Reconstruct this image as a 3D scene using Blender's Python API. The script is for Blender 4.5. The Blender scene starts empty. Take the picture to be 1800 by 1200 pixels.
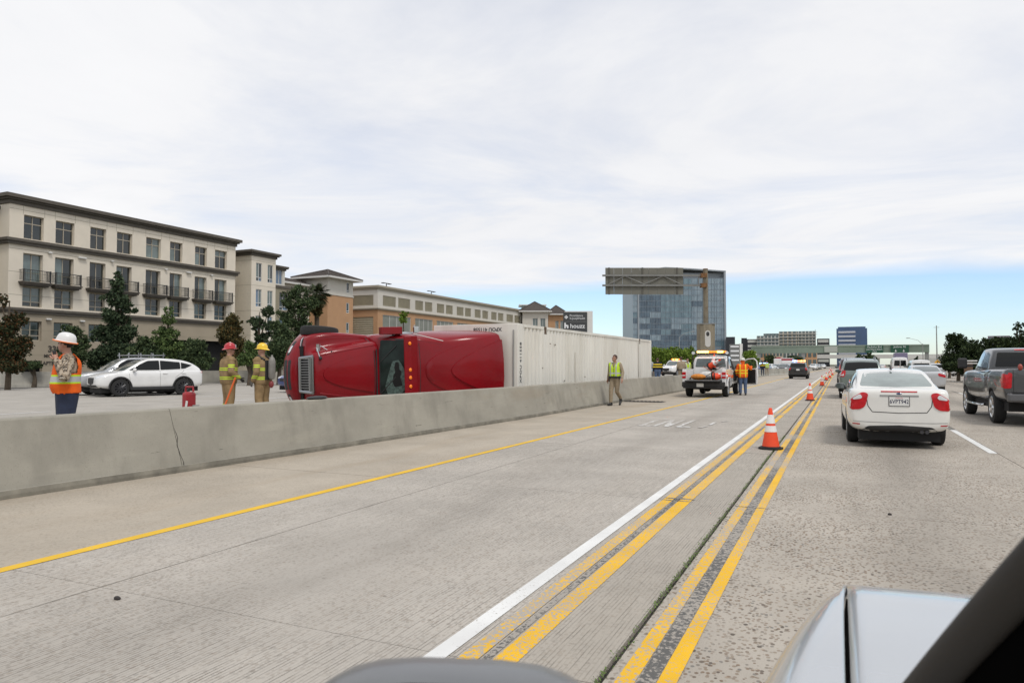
import bpy, bmesh, math, random
import numpy as np
from mathutils import Vector, Matrix
from mathutils.bvhtree import BVHTree
R_ = math.radians
rng = random.Random(7)
nr = np.random.default_rng(11)
sc = bpy.context.scene
col = sc.collection

# ------------------------------------------------------------------ camera
CAM_H = 1.47
cam_d = bpy.data.cameras.new('camera')
cam_d.sensor_width = 36.0
cam_d.lens = 25.0
cam_d.clip_start = 0.02
cam_d.clip_end = 6000
cam_d.dof.use_dof = True
cam_d.dof.focus_distance = 22.0
cam_d.dof.aperture_fstop = 7.1
cam = bpy.data.objects.new('camera', cam_d)
col.objects.link(cam)
PITCH = math.atan(40 / 1250)
YAW = math.atan(575 / 1250 * math.cos(PITCH))
cam.location = (0, 0, CAM_H)
cam.rotation_euler = (math.pi / 2 + PITCH, 0, YAW)
sc.camera = cam

# ------------------------------------------------------------------ sky
SUN_EL, SUN_AZ = R_(58), R_(125)          # azimuth from +Y towards +X
world = bpy.data.worlds.new('World'); sc.world = world
world.use_nodes = True
nt = world.node_tree; nt.nodes.clear()
def N(t, **kw):
    n = nt.nodes.new(t)
    for k, v in kw.items(): setattr(n, k, v)
    return n
out = N('ShaderNodeOutputWorld'); bg = N('ShaderNodeBackground')
sky = N('ShaderNodeTexSky', sky_type='NISHITA', sun_disc=False)
sky.sun_elevation = SUN_EL; sky.sun_rotation = SUN_AZ; sky.altitude = 50; sky.air_density = 1.0; sky.dust_density = .35; sky.ozone_density = 2.5
tc = N('ShaderNodeTexCoord')
sep = N('ShaderNodeSeparateXYZ'); nt.links.new(tc.outputs['Generated'], sep.inputs[0])
def M(op, a, b=None, clamp=False):
    n = N('ShaderNodeMath', operation=op, use_clamp=clamp)
    for i, x in enumerate((a, b)):
        if x is None: continue
        if isinstance(x, (int, float)): n.inputs[i].default_value = x
        else: nt.links.new(x, n.inputs[i])
    return n.outputs[0]
def noise(vec, scale, detail=6, rough=.55, dist=0):
    n = N('ShaderNodeTexNoise'); n.inputs['Scale'].default_value = scale; n.inputs['Detail'].default_value = detail
    n.inputs['Roughness'].default_value = rough; n.inputs['Distortion'].default_value = dist
    nt.links.new(vec, n.inputs['Vector']); return n.outputs['Fac']
# the cloud deck, seen as a flat layer: direction / elevation
zc_ = M('MAXIMUM', sep.outputs['Z'], 0.03)
px_ = M('DIVIDE', sep.outputs['X'], zc_); py_ = M('DIVIDE', sep.outputs['Y'], zc_)
cmb = N('ShaderNodeCombineXYZ'); nt.links.new(px_, cmb.inputs[0]); nt.links.new(py_, cmb.inputs[1])
big = noise(cmb.outputs[0], 0.16, 5, .55, .3)
mid = noise(cmb.outputs[0], 0.55, 7, .6, .5)
# edge of the deck: clear air beyond it, low over the road ahead
edge_v = N('ShaderNodeVectorMath', operation='DOT_PRODUCT'); nt.links.new(cmb.outputs[0], edge_v.inputs[0])
edge_v.inputs[1].default_value = (math.sin(R_(-2)), math.cos(R_(-2)), 0)
ed = M('ADD', edge_v.outputs['Value'], M('MULTIPLY', M('SUBTRACT', big, .5), 3.2))
mask_ = N('ShaderNodeMapRange'); mask_.inputs['From Min'].default_value = 8.0; mask_.inputs['From Max'].default_value = 9.4
mask_.inputs['To Min'].default_value = 1; mask_.inputs['To Max'].default_value = .10; nt.links.new(ed, mask_.inputs['Value'])
wisp = N('ShaderNodeMapRange'); wisp.inputs['From Min'].default_value = .36; wisp.inputs['From Max'].default_value = .56
wisp.inputs['To Min'].default_value = .80; wisp.inputs['To Max'].default_value = 1; nt.links.new(mid, wisp.inputs['Value'])
fac = M('MULTIPLY', mask_.outputs[0], wisp.outputs[0])
ramp = N('ShaderNodeValToRGB'); ramp.color_ramp.elements[0].position = .30; ramp.color_ramp.elements[1].position = .66
ramp.color_ramp.elements[0].color = (.79, .805, .84, 1); ramp.color_ramp.elements[1].color = (1.0, 1.0, 1.0, 1)
mixn = M('ADD', M('MULTIPLY', big, .55), M('MULTIPLY', mid, .45)); nt.links.new(mixn, ramp.inputs['Fac'])
skys = N('ShaderNodeMix', data_type='RGBA', blend_type='MULTIPLY'); skys.inputs[0].default_value = 1
nt.links.new(sky.outputs[0], skys.inputs[6]); skys.inputs[7].default_value = (.125, .137, .155, 1)
clo = N('ShaderNodeMix', data_type='RGBA', blend_type='MULTIPLY'); clo.inputs[0].default_value = 1
nt.links.new(ramp.outputs[0], clo.inputs[6]); clo.inputs[7].default_value = (.905, .905, .915, 1)
mx = N('ShaderNodeMix', data_type='RGBA'); nt.links.new(fac, mx.inputs[0]); nt.links.new(skys.outputs[2], mx.inputs[6]); nt.links.new(clo.outputs[2], mx.inputs[7])
nt.links.new(mx.outputs[2], bg.inputs['Color']); bg.inputs['Strength'].default_value = 1.0
nt.links.new(bg.outputs[0], out.inputs['Surface'])

# ------------------------------------------------------------------ sun through the cloud deck
sl = bpy.data.lights.new('sun', 'SUN'); sl.energy = 1.5; sl.angle = R_(14); sl.color = (1, .955, .89)
sun = bpy.data.objects.new('sun', sl); col.objects.link(sun)
sd = Vector((math.sin(SUN_AZ) * math.cos(SUN_EL), math.cos(SUN_AZ) * math.cos(SUN_EL), math.sin(SUN_EL)))
sun.rotation_euler = sd.to_track_quat('Z', 'Y').to_euler(); sun.location = (0, 0, 60)
vs = sc.view_settings
vs.view_transform = 'Standard'; vs.look = 'None'; vs.exposure = 0.12; vs.gamma = 1.0; vs.use_curve_mapping = False
sc.cycles.max_bounces = 6; sc.cycles.diffuse_bounces = 3; sc.cycles.glossy_bounces = 3; sc.cycles.transmission_bounces = 4
sc.cycles.caustics_reflective = False; sc.cycles.caustics_refractive = False

# ------------------------------------------------------------------ pixel helpers (photograph 1800 x 1200 -> world)
cD = Vector((-math.sin(YAW) * math.cos(PITCH), math.cos(YAW) * math.cos(PITCH), math.sin(PITCH)))
cR = Vector((math.cos(YAW), math.sin(YAW), 0)); cU = cR.cross(cD); cC = Vector((0, 0, CAM_H))
def ray(u, v): return cD + cR * ((u - 900) / 1250) - cU * ((v - 600) / 1250)
def G(u, v, z=0.0):
    r = ray(u, v); return cC + r * ((z - CAM_H) / r.z)
def ZP(u, v, zc): return cC + ray(u, v) * zc
def XP(u, v, X):
    r = ray(u, v); return cC + r * (X / r.x)
def YP(u, v, Y):
    r = ray(u, v); return cC + r * (Y / r.y)

# ------------------------------------------------------------------ materials
MATS = {}
def mat(name, color=(.5, .5, .5), rough=.6, metal=0.0, spec=.5, var=0.0, vscale=4.0, coat=0.0, bump=0.0, bscale=40., emit=None, estr=0., dirt=None, dscale=1.5, damt=.5, stretch=None):
    """procedural Principled material: base colour varied by noise, optional dirt colour and bump"""
    if name in MATS: return MATS[name]
    m = bpy.data.materials.new(name); m.use_nodes = True; MATS[name] = m
    t = m.node_tree; b = t.nodes['Principled BSDF']
    b.inputs['Roughness'].default_value = rough; b.inputs['Metallic'].default_value = metal
    b.inputs['Specular IOR Level'].default_value = spec; b.inputs['Coat Weight'].default_value = coat; b.inputs['Coat Roughness'].default_value = .04
    c = (*color, 1)
    b.inputs['Base Color'].default_value = c
    tcn = t.nodes.new('ShaderNodeTexCoord'); src = tcn.outputs['Object']
    if stretch:
        mp = t.nodes.new('ShaderNodeMapping'); mp.inputs['Scale'].default_value = stretch; t.links.new(src, mp.inputs[0]); src = mp.outputs[0]
    cur = None
    if var > 0:
        n = t.nodes.new('ShaderNodeTexNoise'); n.inputs['Scale'].default_value = vscale; n.inputs['Detail'].default_value = 6; n.inputs['Roughness'].default_value = .6
        t.links.new(src, n.inputs['Vector'])
        r = t.nodes.new('ShaderNodeValToRGB'); r.color_ramp.elements[0].position = .3; r.color_ramp.elements[1].position = .7
        r.color_ramp.elements[0].color = tuple(max(0, x * (1 - var)) for x in color) + (1,); r.color_ramp.elements[1].color = tuple(min(1, x * (1 + var)) for x in color) + (1,)
        t.links.new(n.outputs['Fac'], r.inputs['Fac']); cur = r.outputs[0]
    if dirt:
        n2 = t.nodes.new('ShaderNodeTexNoise'); n2.inputs['Scale'].default_value = dscale; n2.inputs['Detail'].default_value = 8; n2.inputs['Roughness'].default_value = .65
        t.links.new(src, n2.inputs['Vector'])
        mr = t.nodes.new('ShaderNodeMapRange'); mr.inputs[1].default_value = .45; mr.inputs[2].default_value = .75; mr.inputs[4].default_value = damt
        t.links.new(n2.outputs['Fac'], mr.inputs[0])
        mxn = t.nodes.new('ShaderNodeMix'); mxn.data_type = 'RGBA'; t.links.new(mr.outputs[0], mxn.inputs[0])
        if cur: t.links.new(cur, mxn.inputs[6])
        else: mxn.inputs[6].default_value = c
        mxn.inputs[7].default_value = (*dirt, 1); cur = mxn.outputs[2]
    if cur: t.links.new(cur, b.inputs['Base Color'])
    if bump > 0:
        n3 = t.nodes.new('ShaderNodeTexNoise'); n3.inputs['Scale'].default_value = bscale; n3.inputs['Detail'].default_value = 4
        t.links.new(src, n3.inputs['Vector'])
        bp = t.nodes.new('ShaderNodeBump'); bp.inputs['Strength'].default_value = bump; bp.inputs['Distance'].default_value = .02
        t.links.new(n3.outputs['Fac'], bp.inputs['Height']); t.links.new(bp.outputs[0], b.inputs['Normal'])
    if emit:
        b.inputs['Emission Color'].default_value = (*emit, 1); b.inputs['Emission Strength'].default_value = estr
    return m

def paint(name, color, metal=0.0, rough=.28):
    return mat(name, color, rough=rough, metal=metal, coat=.8, var=.05, vscale=2.5)

# ------------------------------------------------------------------ mesh helpers
class MB:
    def __init__(s): s.v = []; s.f = []; s.m = []
    def add(s, vs_, fs, mi=0):
        o = len(s.v); s.v += [tuple(x) for x in vs_]; s.f += [tuple(i + o for i in f) for f in fs]; s.m += [mi] * len(fs)
    def box(s, c, d, mi=0, rz=0., rx=0., ry=0.):
        x, y, z = d[0] / 2, d[1] / 2, d[2] / 2
        m = Matrix.Translation(c) @ Matrix.Rotation(rz, 4, 'Z') @ Matrix.Rotation(ry, 4, 'Y') @ Matrix.Rotation(rx, 4, 'X')
        p = [m @ Vector((a * x, b * y, e * z)) for e in (-1, 1) for b in (-1, 1) for a in (-1, 1)]
        s.add(p, [(0, 2, 3, 1), (4, 5, 7, 6), (0, 1, 5, 4), (2, 6, 7, 3), (0, 4, 6, 2), (1, 3, 7, 5)], mi)
    def b2(s, x0, x1, y0, y1, z0, z1, mi=0):
        s.box(((x0 + x1) / 2, (y0 + y1) / 2, (z0 + z1) / 2), (abs(x1 - x0), abs(y1 - y0), abs(z1 - z0)), mi)
    def cyl(s, p0, p1, r0, r1=None, n=12, mi=0, cap=True):
        s.tube([p0, p1], [r0, r0 if r1 is None else r1], n, mi, cap)
    def tube(s, pts, rad, n=8, mi=0, cap=True):
        pts = [Vector(p) for p in pts]
        if not hasattr(rad, '__len__'): rad = [rad] * len(pts)
        vs_ = []; t0 = (pts[1] - pts[0]).normalized(); ref = Vector((0, 0, 1)) if abs(t0.z) < .9 else Vector((1, 0, 0))
        a = t0.cross(ref).normalized()
        for i, p in enumerate(pts):
            t = (pts[min(i + 1, len(pts) - 1)] - pts[max(i - 1, 0)]).normalized()
            a = (a - t * a.dot(t)).normalized(); b = t.cross(a)
            for k in range(n):
                q = 2 * math.pi * k / n; vs_.append(p + (a * math.cos(q) + b * math.sin(q)) * rad[i])
        fs = [(i * n + k, i * n + (k + 1) % n, (i + 1) * n + (k + 1) % n, (i + 1) * n + k) for i in range(len(pts) - 1) for k in range(n)]
        if cap: fs += [tuple(range(n - 1, -1, -1)), tuple(range((len(pts) - 1) * n, len(pts) * n))]
        s.add(vs_, fs, mi)
    def lathe(s, prof, n=24, c=(0, 0, 0), axis='z', mi=0):
        vs_ = []
        for r, h in prof:
            for k in range(n):
                q = 2 * math.pi * k / n; a, b = r * math.cos(q), r * math.sin(q)
                p = (a, b, h) if axis == 'z' else ((h, a, b) if axis == 'x' else (b, h, a))
                vs_.append((p[0] + c[0], p[1] + c[1], p[2] + c[2]))
        fs = [(i * n + k, i * n + (k + 1) % n, (i + 1) * n + (k + 1) % n, (i + 1) * n + k) for i in range(len(prof) - 1) for k in range(n)]
        if prof[0][0] > 1e-4: fs.append(tuple(range(n - 1, -1, -1)))
        if prof[-1][0] > 1e-4: fs.append(tuple(range((len(prof) - 1) * n, len(prof) * n)))
        s.add(vs_, fs, mi)
    def prism(s, poly, h0, h1, axis='z', mi=0):
        n = len(poly); mk = {'z': lambda a, b, h: (a, b, h), 'y': lambda a, b, h: (a, h, b), 'x': lambda a, b, h: (h, a, b)}[axis]
        vs_ = [mk(a, b, h0) for a, b in poly] + [mk(a, b, h1) for a, b in poly]
        s.add(vs_, [tuple(range(n - 1, -1, -1)), tuple(range(n, 2 * n))] + [(i, (i + 1) % n, n + (i + 1) % n, n + i) for i in range(n)], mi)
    def sphere(s, c, r, n=12, m=8, mi=0):
        r = r if hasattr(r, '__len__') else (r, r, r)
        vs_ = []; 
        for j in range(m + 1):
            t = math.pi * j / m
            for k in range(n):
                q = 2 * math.pi * k / n
                vs_.append((c[0] + r[0] * math.sin(t) * math.cos(q), c[1] + r[1] * math.sin(t) * math.sin(q), c[2] - r[2] * math.cos(t)))
        s.add(vs_, [(j * n + k, j * n + (k + 1) % n, (j + 1) * n + (k + 1) % n, (j + 1) * n + k) for j in range(m) for k in range(n)], mi)
    def quad(s, a, b, c, d, mi=0): s.add([a, b, c, d], [(0, 1, 2, 3)], mi)
    def build(s, name, mats, parent=None, smooth=False, bevel=0, weld=True):
        me = bpy.data.meshes.new(name); me.from_pydata(s.v, [], s.f)
        if not isinstance(mats, (list, tuple)): mats = [mats]
        for m in mats: me.materials.append(m)
        me.polygons.foreach_set('material_index', s.m)
        bm = bmesh.new(); bm.from_mesh(me)
        if weld: bmesh.ops.remove_doubles(bm, verts=bm.verts, dist=1e-5)
        bmesh.ops.recalc_face_normals(bm, faces=bm.faces); bm.to_mesh(me); bm.free()
        if smooth:
            me.polygons.foreach_set('use_smooth', [True] * len(me.polygons)); me.set_sharp_from_angle(angle=R_(38 if smooth is True else smooth))
        o = bpy.data.objects.new(name, me); col.objects.link(o)
        if parent: o.parent = parent
        if bevel:
            b = o.modifiers.new('bevel', 'BEVEL'); b.width = bevel; b.segments = 2; b.limit_method = 'ANGLE'; b.angle_limit = R_(40)
        return o

def mobj(name, v, f, m, parent=None, smooth=False):
    b = MB(); b.add(v, f); return b.build(name, m, parent, smooth)
def tag(o, label, cat, group=None, kind=None):
    if label: o['label'] = label
    if cat: o['category'] = cat
    if group: o['group'] = group
    if kind: o['kind'] = kind
    return o
def struct(o): o['kind'] = 'structure'; return o
def thing(name, label, cat, loc=(0, 0, 0), rz=0., group=None):
    o = bpy.data.objects.new(name, None); col.objects.link(o); o.location = loc; o.rotation_euler = (0, 0, rz); o.empty_display_size = .2
    return tag(o, label, cat, group)
def copy_tree(o, parent=None):
    c = o.copy(); col.objects.link(c); c.parent = parent
    for ch in o.children: copy_tree(ch, c)
    return c
def dup(o, label, loc, rz=None):
    c = copy_tree(o); c['label'] = label; c.location = loc
    if rz is not None: c.rotation_euler = (0, 0, rz)
    return c
def bake(o):
    bpy.context.view_layer.update()
    dg = bpy.context.evaluated_depsgraph_get(); me = bpy.data.meshes.new_from_object(o.evaluated_get(dg)); o.modifiers.clear(); o.data = me; return o
def text_obj(name, s, size, m, parent=None, loc=(0, 0, 0), rot=(0, 0, 0), sx=1.0, ext=.004, align='CENTER', bold=0.0, space=1.0):
    cu = bpy.data.curves.new(name, 'FONT'); cu.body = s; cu.size = size; cu.extrude = ext; cu.align_x = align; cu.align_y = 'CENTER'; cu.offset = bold; cu.space_character = space; cu.resolution_u = 3
    t = bpy.data.objects.new(name + '_tmp', cu); col.objects.link(t)
    bpy.context.view_layer.update()
    me = bpy.data.meshes.new_from_object(t.evaluated_get(bpy.context.evaluated_depsgraph_get()))
    bpy.data.objects.remove(t); bpy.data.curves.remove(cu)
    me.materials.clear(); me.materials.append(m)
    o = bpy.data.objects.new(name, me); col.objects.link(o); o.parent = parent; o.location = loc; o.rotation_euler = rot; o.scale = (sx, 1, 1)
    return o
def chaikin(p, it=1, closed=True):
    for _ in range(it):
        q = []
        n = len(p)
        for i in range(n):
            a, b = Vector(p[i]), Vector(p[(i + 1) % n]); q += [a * .75 + b * .25, a * .25 + b * .75]
        p = q
    return p
def round_poly(p, r):
    p = [Vector(q) for q in p]; n = len(p); out = []
    for i in range(n):
        a, b, c = p[i - 1], p[i], p[(i + 1) % n]; d1, d2 = a - b, c - b
        k = min(r, d1.length * .42, d2.length * .42)
        if d1.length < 1e-6 or d2.length < 1e-6 or d1.angle(d2) > 2.75: out.append(b); continue
        s0, s1 = b + d1.normalized() * k, b + d2.normalized() * k
        for t in (0, .33, .67, 1): out.append(s0 * (1 - t) ** 2 + b * 2 * t * (1 - t) + s1 * t * t)
    return out
def bvh_of(o):
    me = o.data; return BVHTree.FromPolygons([v.co.copy() for v in me.vertices], [tuple(p.vertices) for p in me.polygons])
def conform(name, bvh, poly, o, ax, ay, d, m, parent, off=.005, rings=4, per=5, rnd=1, smooth=True):
    """a panel cut to a 2D outline and laid on a curved surface along d"""
    o, ax, ay, d = Vector(o), Vector(ax), Vector(ay), Vector(d).normalized()
    poly = [Vector(p) for p in poly]
    if rnd: poly = round_poly(poly, .045 * rnd)
    bd = []
    for i in range(len(poly)):
        a, b = poly[i], poly[(i + 1) % len(poly)]
        k = max(1, int(per if (b - a).length > .12 else 1))
        for j in range(k): bd.append(a.lerp(b, j / k))
    c = sum(bd, Vector((0, 0))) / len(bd); n = len(bd)
    pts = [c] + [c.lerp(b, (r + 1) / rings) for r in range(rings) for b in bd]
    hit = []
    for p in pts:
        q = o + ax * p.x + ay * p.y
        loc, nrm, idx, dist = bvh.ray_cast(q, d)
        hit.append(None if loc is None else loc - d * off)
    ok = [h is not None for h in hit]
    fs = []
    for k in range(n):
        fs.append((0, 1 + k, 1 + (k + 1) % n))
    for r in range(rings - 1):
        for k in range(n):
            fs.append((1 + r * n + k, 1 + (r + 1) * n + k, 1 + (r + 1) * n + (k + 1) % n, 1 + r * n + (k + 1) % n))
    base = 1 + (rings - 1) * n
    ext = [(hit[base + k] + d * (off + .006)) if ok[base + k] else None for k in range(n)]
    allp = hit + ext; e0 = len(hit)
    for k in range(n): fs.append((base + k, e0 + k, e0 + (k + 1) % n, base + (k + 1) % n))
    fs = [f for f in fs if all(allp[i] is not None for i in f)]
    if not fs: return None
    used = sorted({i for f in fs for i in f}); mp = {a: b for b, a in enumerate(used)}
    me = bpy.data.meshes.new(name); me.from_pydata([allp[i] for i in used], [], [tuple(mp[i] for i in f) for f in fs]); me.materials.append(m)
    bm = bmesh.new(); bm.from_mesh(me); bmesh.ops.recalc_face_normals(bm, faces=bm.faces)
    s_ = sum(f.normal.dot(d) * f.calc_area() for f in bm.faces)
    if s_ > 0: bmesh.ops.reverse_faces(bm, faces=bm.faces)
    bm.to_mesh(me); bm.free()
    if smooth: me.polygons.foreach_set('use_smooth', [True] * len(me.polygons)); me.set_sharp_from_angle(angle=R_(50))
    ob = bpy.data.objects.new(name, me); col.objects.link(ob); ob.parent = parent
    return ob
def ribbon(name, bvh, paths, o, ax, ay, d, m, parent, width=.008, off=.003, seg=10):
    """thin seams laid on a surface; several paths become one mesh"""
    o, ax, ay, d = Vector(o), Vector(ax), Vector(ay), Vector(d).normalized(); b = MB()
    for path in paths:
        P = []
        for i in range(len(path) - 1):
            a, c = Vector(path[i]), Vector(path[i + 1])
            for j in range(seg): P.append(a.lerp(c, j / seg))
        P.append(Vector(path[-1])); prev = None
        for i, p in enumerate(P):
            t = (P[min(i + 1, len(P) - 1)] - P[max(i - 1, 0)]).normalized(); nn = Vector((-t.y, t.x)) * width / 2
            q = []
            for s_ in (-1, 1):
                w = p + nn * s_; loc, *_r = bvh.ray_cast(o + ax * w.x + ay * w.y, d)
                q.append(None if loc is None else loc - d * off)
            if None in q: prev = None; continue
            if prev: b.quad(prev[0], prev[1], q[1], q[0])
            prev = q
    if not b.v: return None
    return b.build(name, m, parent)

# ================================================================== SETTING: ground and roads
def nodes_mat(name):
    m = bpy.data.materials.new(name); m.use_nodes = True; MATS[name] = m
    return m, m.node_tree, m.node_tree.nodes['Principled BSDF']
def concrete_mat(name, base, stone=0.0, tine=0.0, blotch=(.30, .25, .19), bl=.3, rough=.85, var=.13, track=None):
    """worn highway concrete: blotches, exposed stones, longitudinal tine grooves (real world metres)"""
    m, t, b = nodes_mat(name)
    L = t.links.new
    def nd(ty): return t.nodes.new(ty)
    geo = nd('ShaderNodeNewGeometry'); P = geo.outputs['Position']
    def ns(sc_, det=6, ro=.6, vec=P):
        n = nd('ShaderNodeTexNoise'); n.inputs['Scale'].default_value = sc_; n.inputs['Detail'].default_value = det; n.inputs['Roughness'].default_value = ro; L(vec, n.inputs['Vector']); return n.outputs['Fac']
    def mr(v, a, b_, c, d):
        n = nd('ShaderNodeMapRange'); n.inputs[1].default_value = a; n.inputs[2].default_value = b_; n.inputs[3].default_value = c; n.inputs[4].default_value = d; L(v, n.inputs[0]); return n.outputs[0]
    def mix(f, a, c, bt='MIX'):
        n = nd('ShaderNodeMix'); n.data_type = 'RGBA'; n.blend_type = bt
        if isinstance(f, float): n.inputs[0].default_value = f
        else: L(f, n.inputs[0])
        for i, x in ((6, a), (7, c)):
            if isinstance(x, tuple): n.inputs[i].default_value = (*x, 1)
            else: L(x, n.inputs[i])
        return n.outputs[2]
    mp = nd('ShaderNodeMapping'); mp.inputs['Scale'].default_value = (1.6, .22, 1); L(P, mp.inputs[0])
    c = mix(mr(ns(.9, 7), .3, .7, 0, 1), tuple(x * (1 - var) for x in base), tuple(min(1, x * (1 + var)) for x in base))
    c = mix(mr(ns(.8, 6, .6, mp.outputs[0]), .5, .78, 0, bl), c, blotch)
    c = mix(mr(ns(130, 2, .5), .35, .65, 0, .22), c, tuple(x * .55 for x in base))
    h = None
    if stone > 0:
        vo = nd('ShaderNodeTexVoronoi'); vo.inputs['Scale'].default_value = 42; vo.inputs['Randomness'].default_value = 1
        mp2 = nd('ShaderNodeMapping'); mp2.inputs['Scale'].default_value = (1, .8, 1); L(P, mp2.inputs[0]); L(mp2.outputs[0], vo.inputs['Vector'])
        cr = nd('ShaderNodeValToRGB'); e = cr.color_ramp
        e.elements[0].position = 0; e.elements[0].color = (.09, .075, .062, 1); e.elements[1].position = 1; e.elements[1].color = (.36, .30, .235, 1)
        for p_, c_ in ((.3, (.20, .14, .095, 1)), (.5, (.28, .24, .20, 1)), (.68, (.22, .17, .12, 1)), (.85, (.15, .145, .135, 1))):
            x = e.elements.new(p_); x.color = c_
        sx = nd('ShaderNodeSeparateColor'); L(vo.outputs['Color'], sx.inputs[0]); L(sx.outputs[0], cr.inputs['Fac'])
        inside = mr(vo.outputs['Distance'], .38, .47, 1, 0)
        pres = nd('ShaderNodeMath'); pres.operation = 'MULTIPLY'; L(inside, pres.inputs[0])
        th = mr(sx.outputs[1], .80, .84, 1, 0)
        L(th, pres.inputs[1])
        p2 = nd('ShaderNodeMath'); p2.operation = 'MULTIPLY'; L(pres.outputs[0], p2.inputs[0])
        worn = mr(ns(.55, 4), .33, .55, .25, 1.0)
        w2 = nd('ShaderNodeMath'); w2.operation = 'MULTIPLY'; L(worn, w2.inputs[0]); w2.inputs[1].default_value = stone; L(w2.outputs[0], p2.inputs[1])
        c = mix(p2.outputs[0], c, cr.outputs[0]); h = vo.outputs['Distance']
        vb = nd('ShaderNodeTexVoronoi'); vb.inputs['Scale'].default_value = 20; L(mp2.outputs[0], vb.inputs['Vector']); sb = nd('ShaderNodeSeparateColor'); L(vb.outputs['Color'], sb.inputs[0])
        q1 = nd('ShaderNodeMath'); q1.operation = 'MULTIPLY'; L(mr(vb.outputs['Distance'], .22, .30, 1, 0), q1.inputs[0]); L(mr(sb.outputs[1], .30, .33, 1, 0), q1.inputs[1])
        q2 = nd('ShaderNodeMath'); q2.operation = 'MULTIPLY'; L(q1.outputs[0], q2.inputs[0]); q2.inputs[1].default_value = stone * .85
        cb2 = nd('ShaderNodeValToRGB'); cb2.color_ramp.elements[0].color = (.07, .058, .048, 1); cb2.color_ramp.elements[1].color = (.30, .235, .175, 1); L(sb.outputs[0], cb2.inputs['Fac'])
        c = mix(q2.outputs[0], c, cb2.outputs[0])
    if tine > 0:
        sp = nd('ShaderNodeSeparateXYZ'); L(P, sp.inputs[0])
        wob = nd('ShaderNodeMath'); wob.operation = 'MULTIPLY_ADD'; L(sp.outputs[0], wob.inputs[0]); wob.inputs[1].default_value = 42.0
        nw = ns(.7, 3); sc2 = nd('ShaderNodeMath'); sc2.operation = 'MULTIPLY'; L(nw, sc2.inputs[0]); sc2.inputs[1].default_value = 1.2; L(sc2.outputs[0], wob.inputs[2])
        fr = nd('ShaderNodeMath'); fr.operation = 'FRACT'; L(wob.outputs[0], fr.inputs[0])
        mp3 = nd('ShaderNodeMapping'); mp3.inputs['Scale'].default_value = (42, 3, 1); L(P, mp3.inputs[0])
        brk = mr(ns(1.0, 3, .6, mp3.outputs[0]), .38, .6, 0, 1)
        area = mr(ns(.33, 4), .36, .58, .15, 1)
        g1 = nd('ShaderNodeMath'); g1.operation = 'MULTIPLY'; L(mr(fr.outputs[0], .06, .36, 1, 0), g1.inputs[0]); L(brk, g1.inputs[1])
        g2 = nd('ShaderNodeMath'); g2.operation = 'MULTIPLY'; L(g1.outputs[0], g2.inputs[0]); L(area, g2.inputs[1])
        g3 = nd('ShaderNodeMath'); g3.operation = 'MULTIPLY'; L(g2.outputs[0], g3.inputs[0]); g3.inputs[1].default_value = tine
        c = mix(g3.outputs[0], c, tuple(x * .20 for x in base))
    if track:
        sp2 = nd('ShaderNodeSeparateXYZ'); L(P, sp2.inputs[0])
        dx = nd('ShaderNodeMath'); dx.operation = 'SUBTRACT'; L(sp2.outputs[0], dx.inputs[0]); dx.inputs[1].default_value = track[0]
        md = nd('ShaderNodeMath'); md.operation = 'PINGPONG'; L(dx.outputs[0], md.inputs[0]); md.inputs[1].default_value = track[1]
        oil = mr(md.outputs[0], .05, .75, track[2], 0)
        mo = nd('ShaderNodeMath'); mo.operation = 'MULTIPLY'; L(oil, mo.inputs[0]); L(mr(ns(.8, 6, .6, mp.outputs[0]), .3, .62, .25, 1), mo.inputs[1])
        c = mix(mo.outputs[0], c, tuple(x * .42 for x in base))
    L(c, b.inputs['Base Color']); b.inputs['Roughness'].default_value = rough; b.inputs['Specular IOR Level'].default_value = .25
    if h is not None:
        bp = nd('ShaderNodeBump'); bp.inputs['Strength'].default_value = .35; bp.inputs['Distance'].default_value = .006; L(h, bp.inputs['Height']); L(bp.outputs[0], b.inputs['Normal'])
    return m
m_should = concrete_mat('shoulder_concrete', (.425, .375, .305), stone=.28, bl=.5, blotch=(.33, .25, .165))
m_hov = concrete_mat('carpool_lane_concrete', (.455, .42, .372), stone=.36, tine=1.0, bl=.24, track=(-3.4, 3.4, .28))
m_buf = concrete_mat('buffer_concrete', (.40, .365, .315), stone=.25, tine=1.0, bl=.25)
m_lane = concrete_mat('traffic_lane_concrete', (.425, .385, .33), stone=1.0, bl=.3, blotch=(.25, .22, .18), track=(.75, 1.65, .6))
m_opp = concrete_mat('opposite_lane_concrete', (.40, .375, .335), stone=.3, bl=.3)
m_joint = mat('joint_dark', (.05, .048, .042), .95, var=.4, vscale=12)
m_ground = mat('dry_ground', (.13, .12, .08), .95, var=.35, vscale=.15, dirt=(.06, .075, .03), dscale=.06)

def bend(Y): return 0.0 if Y < 90 else (Y - 90) ** 2 * 1.35e-4

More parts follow.
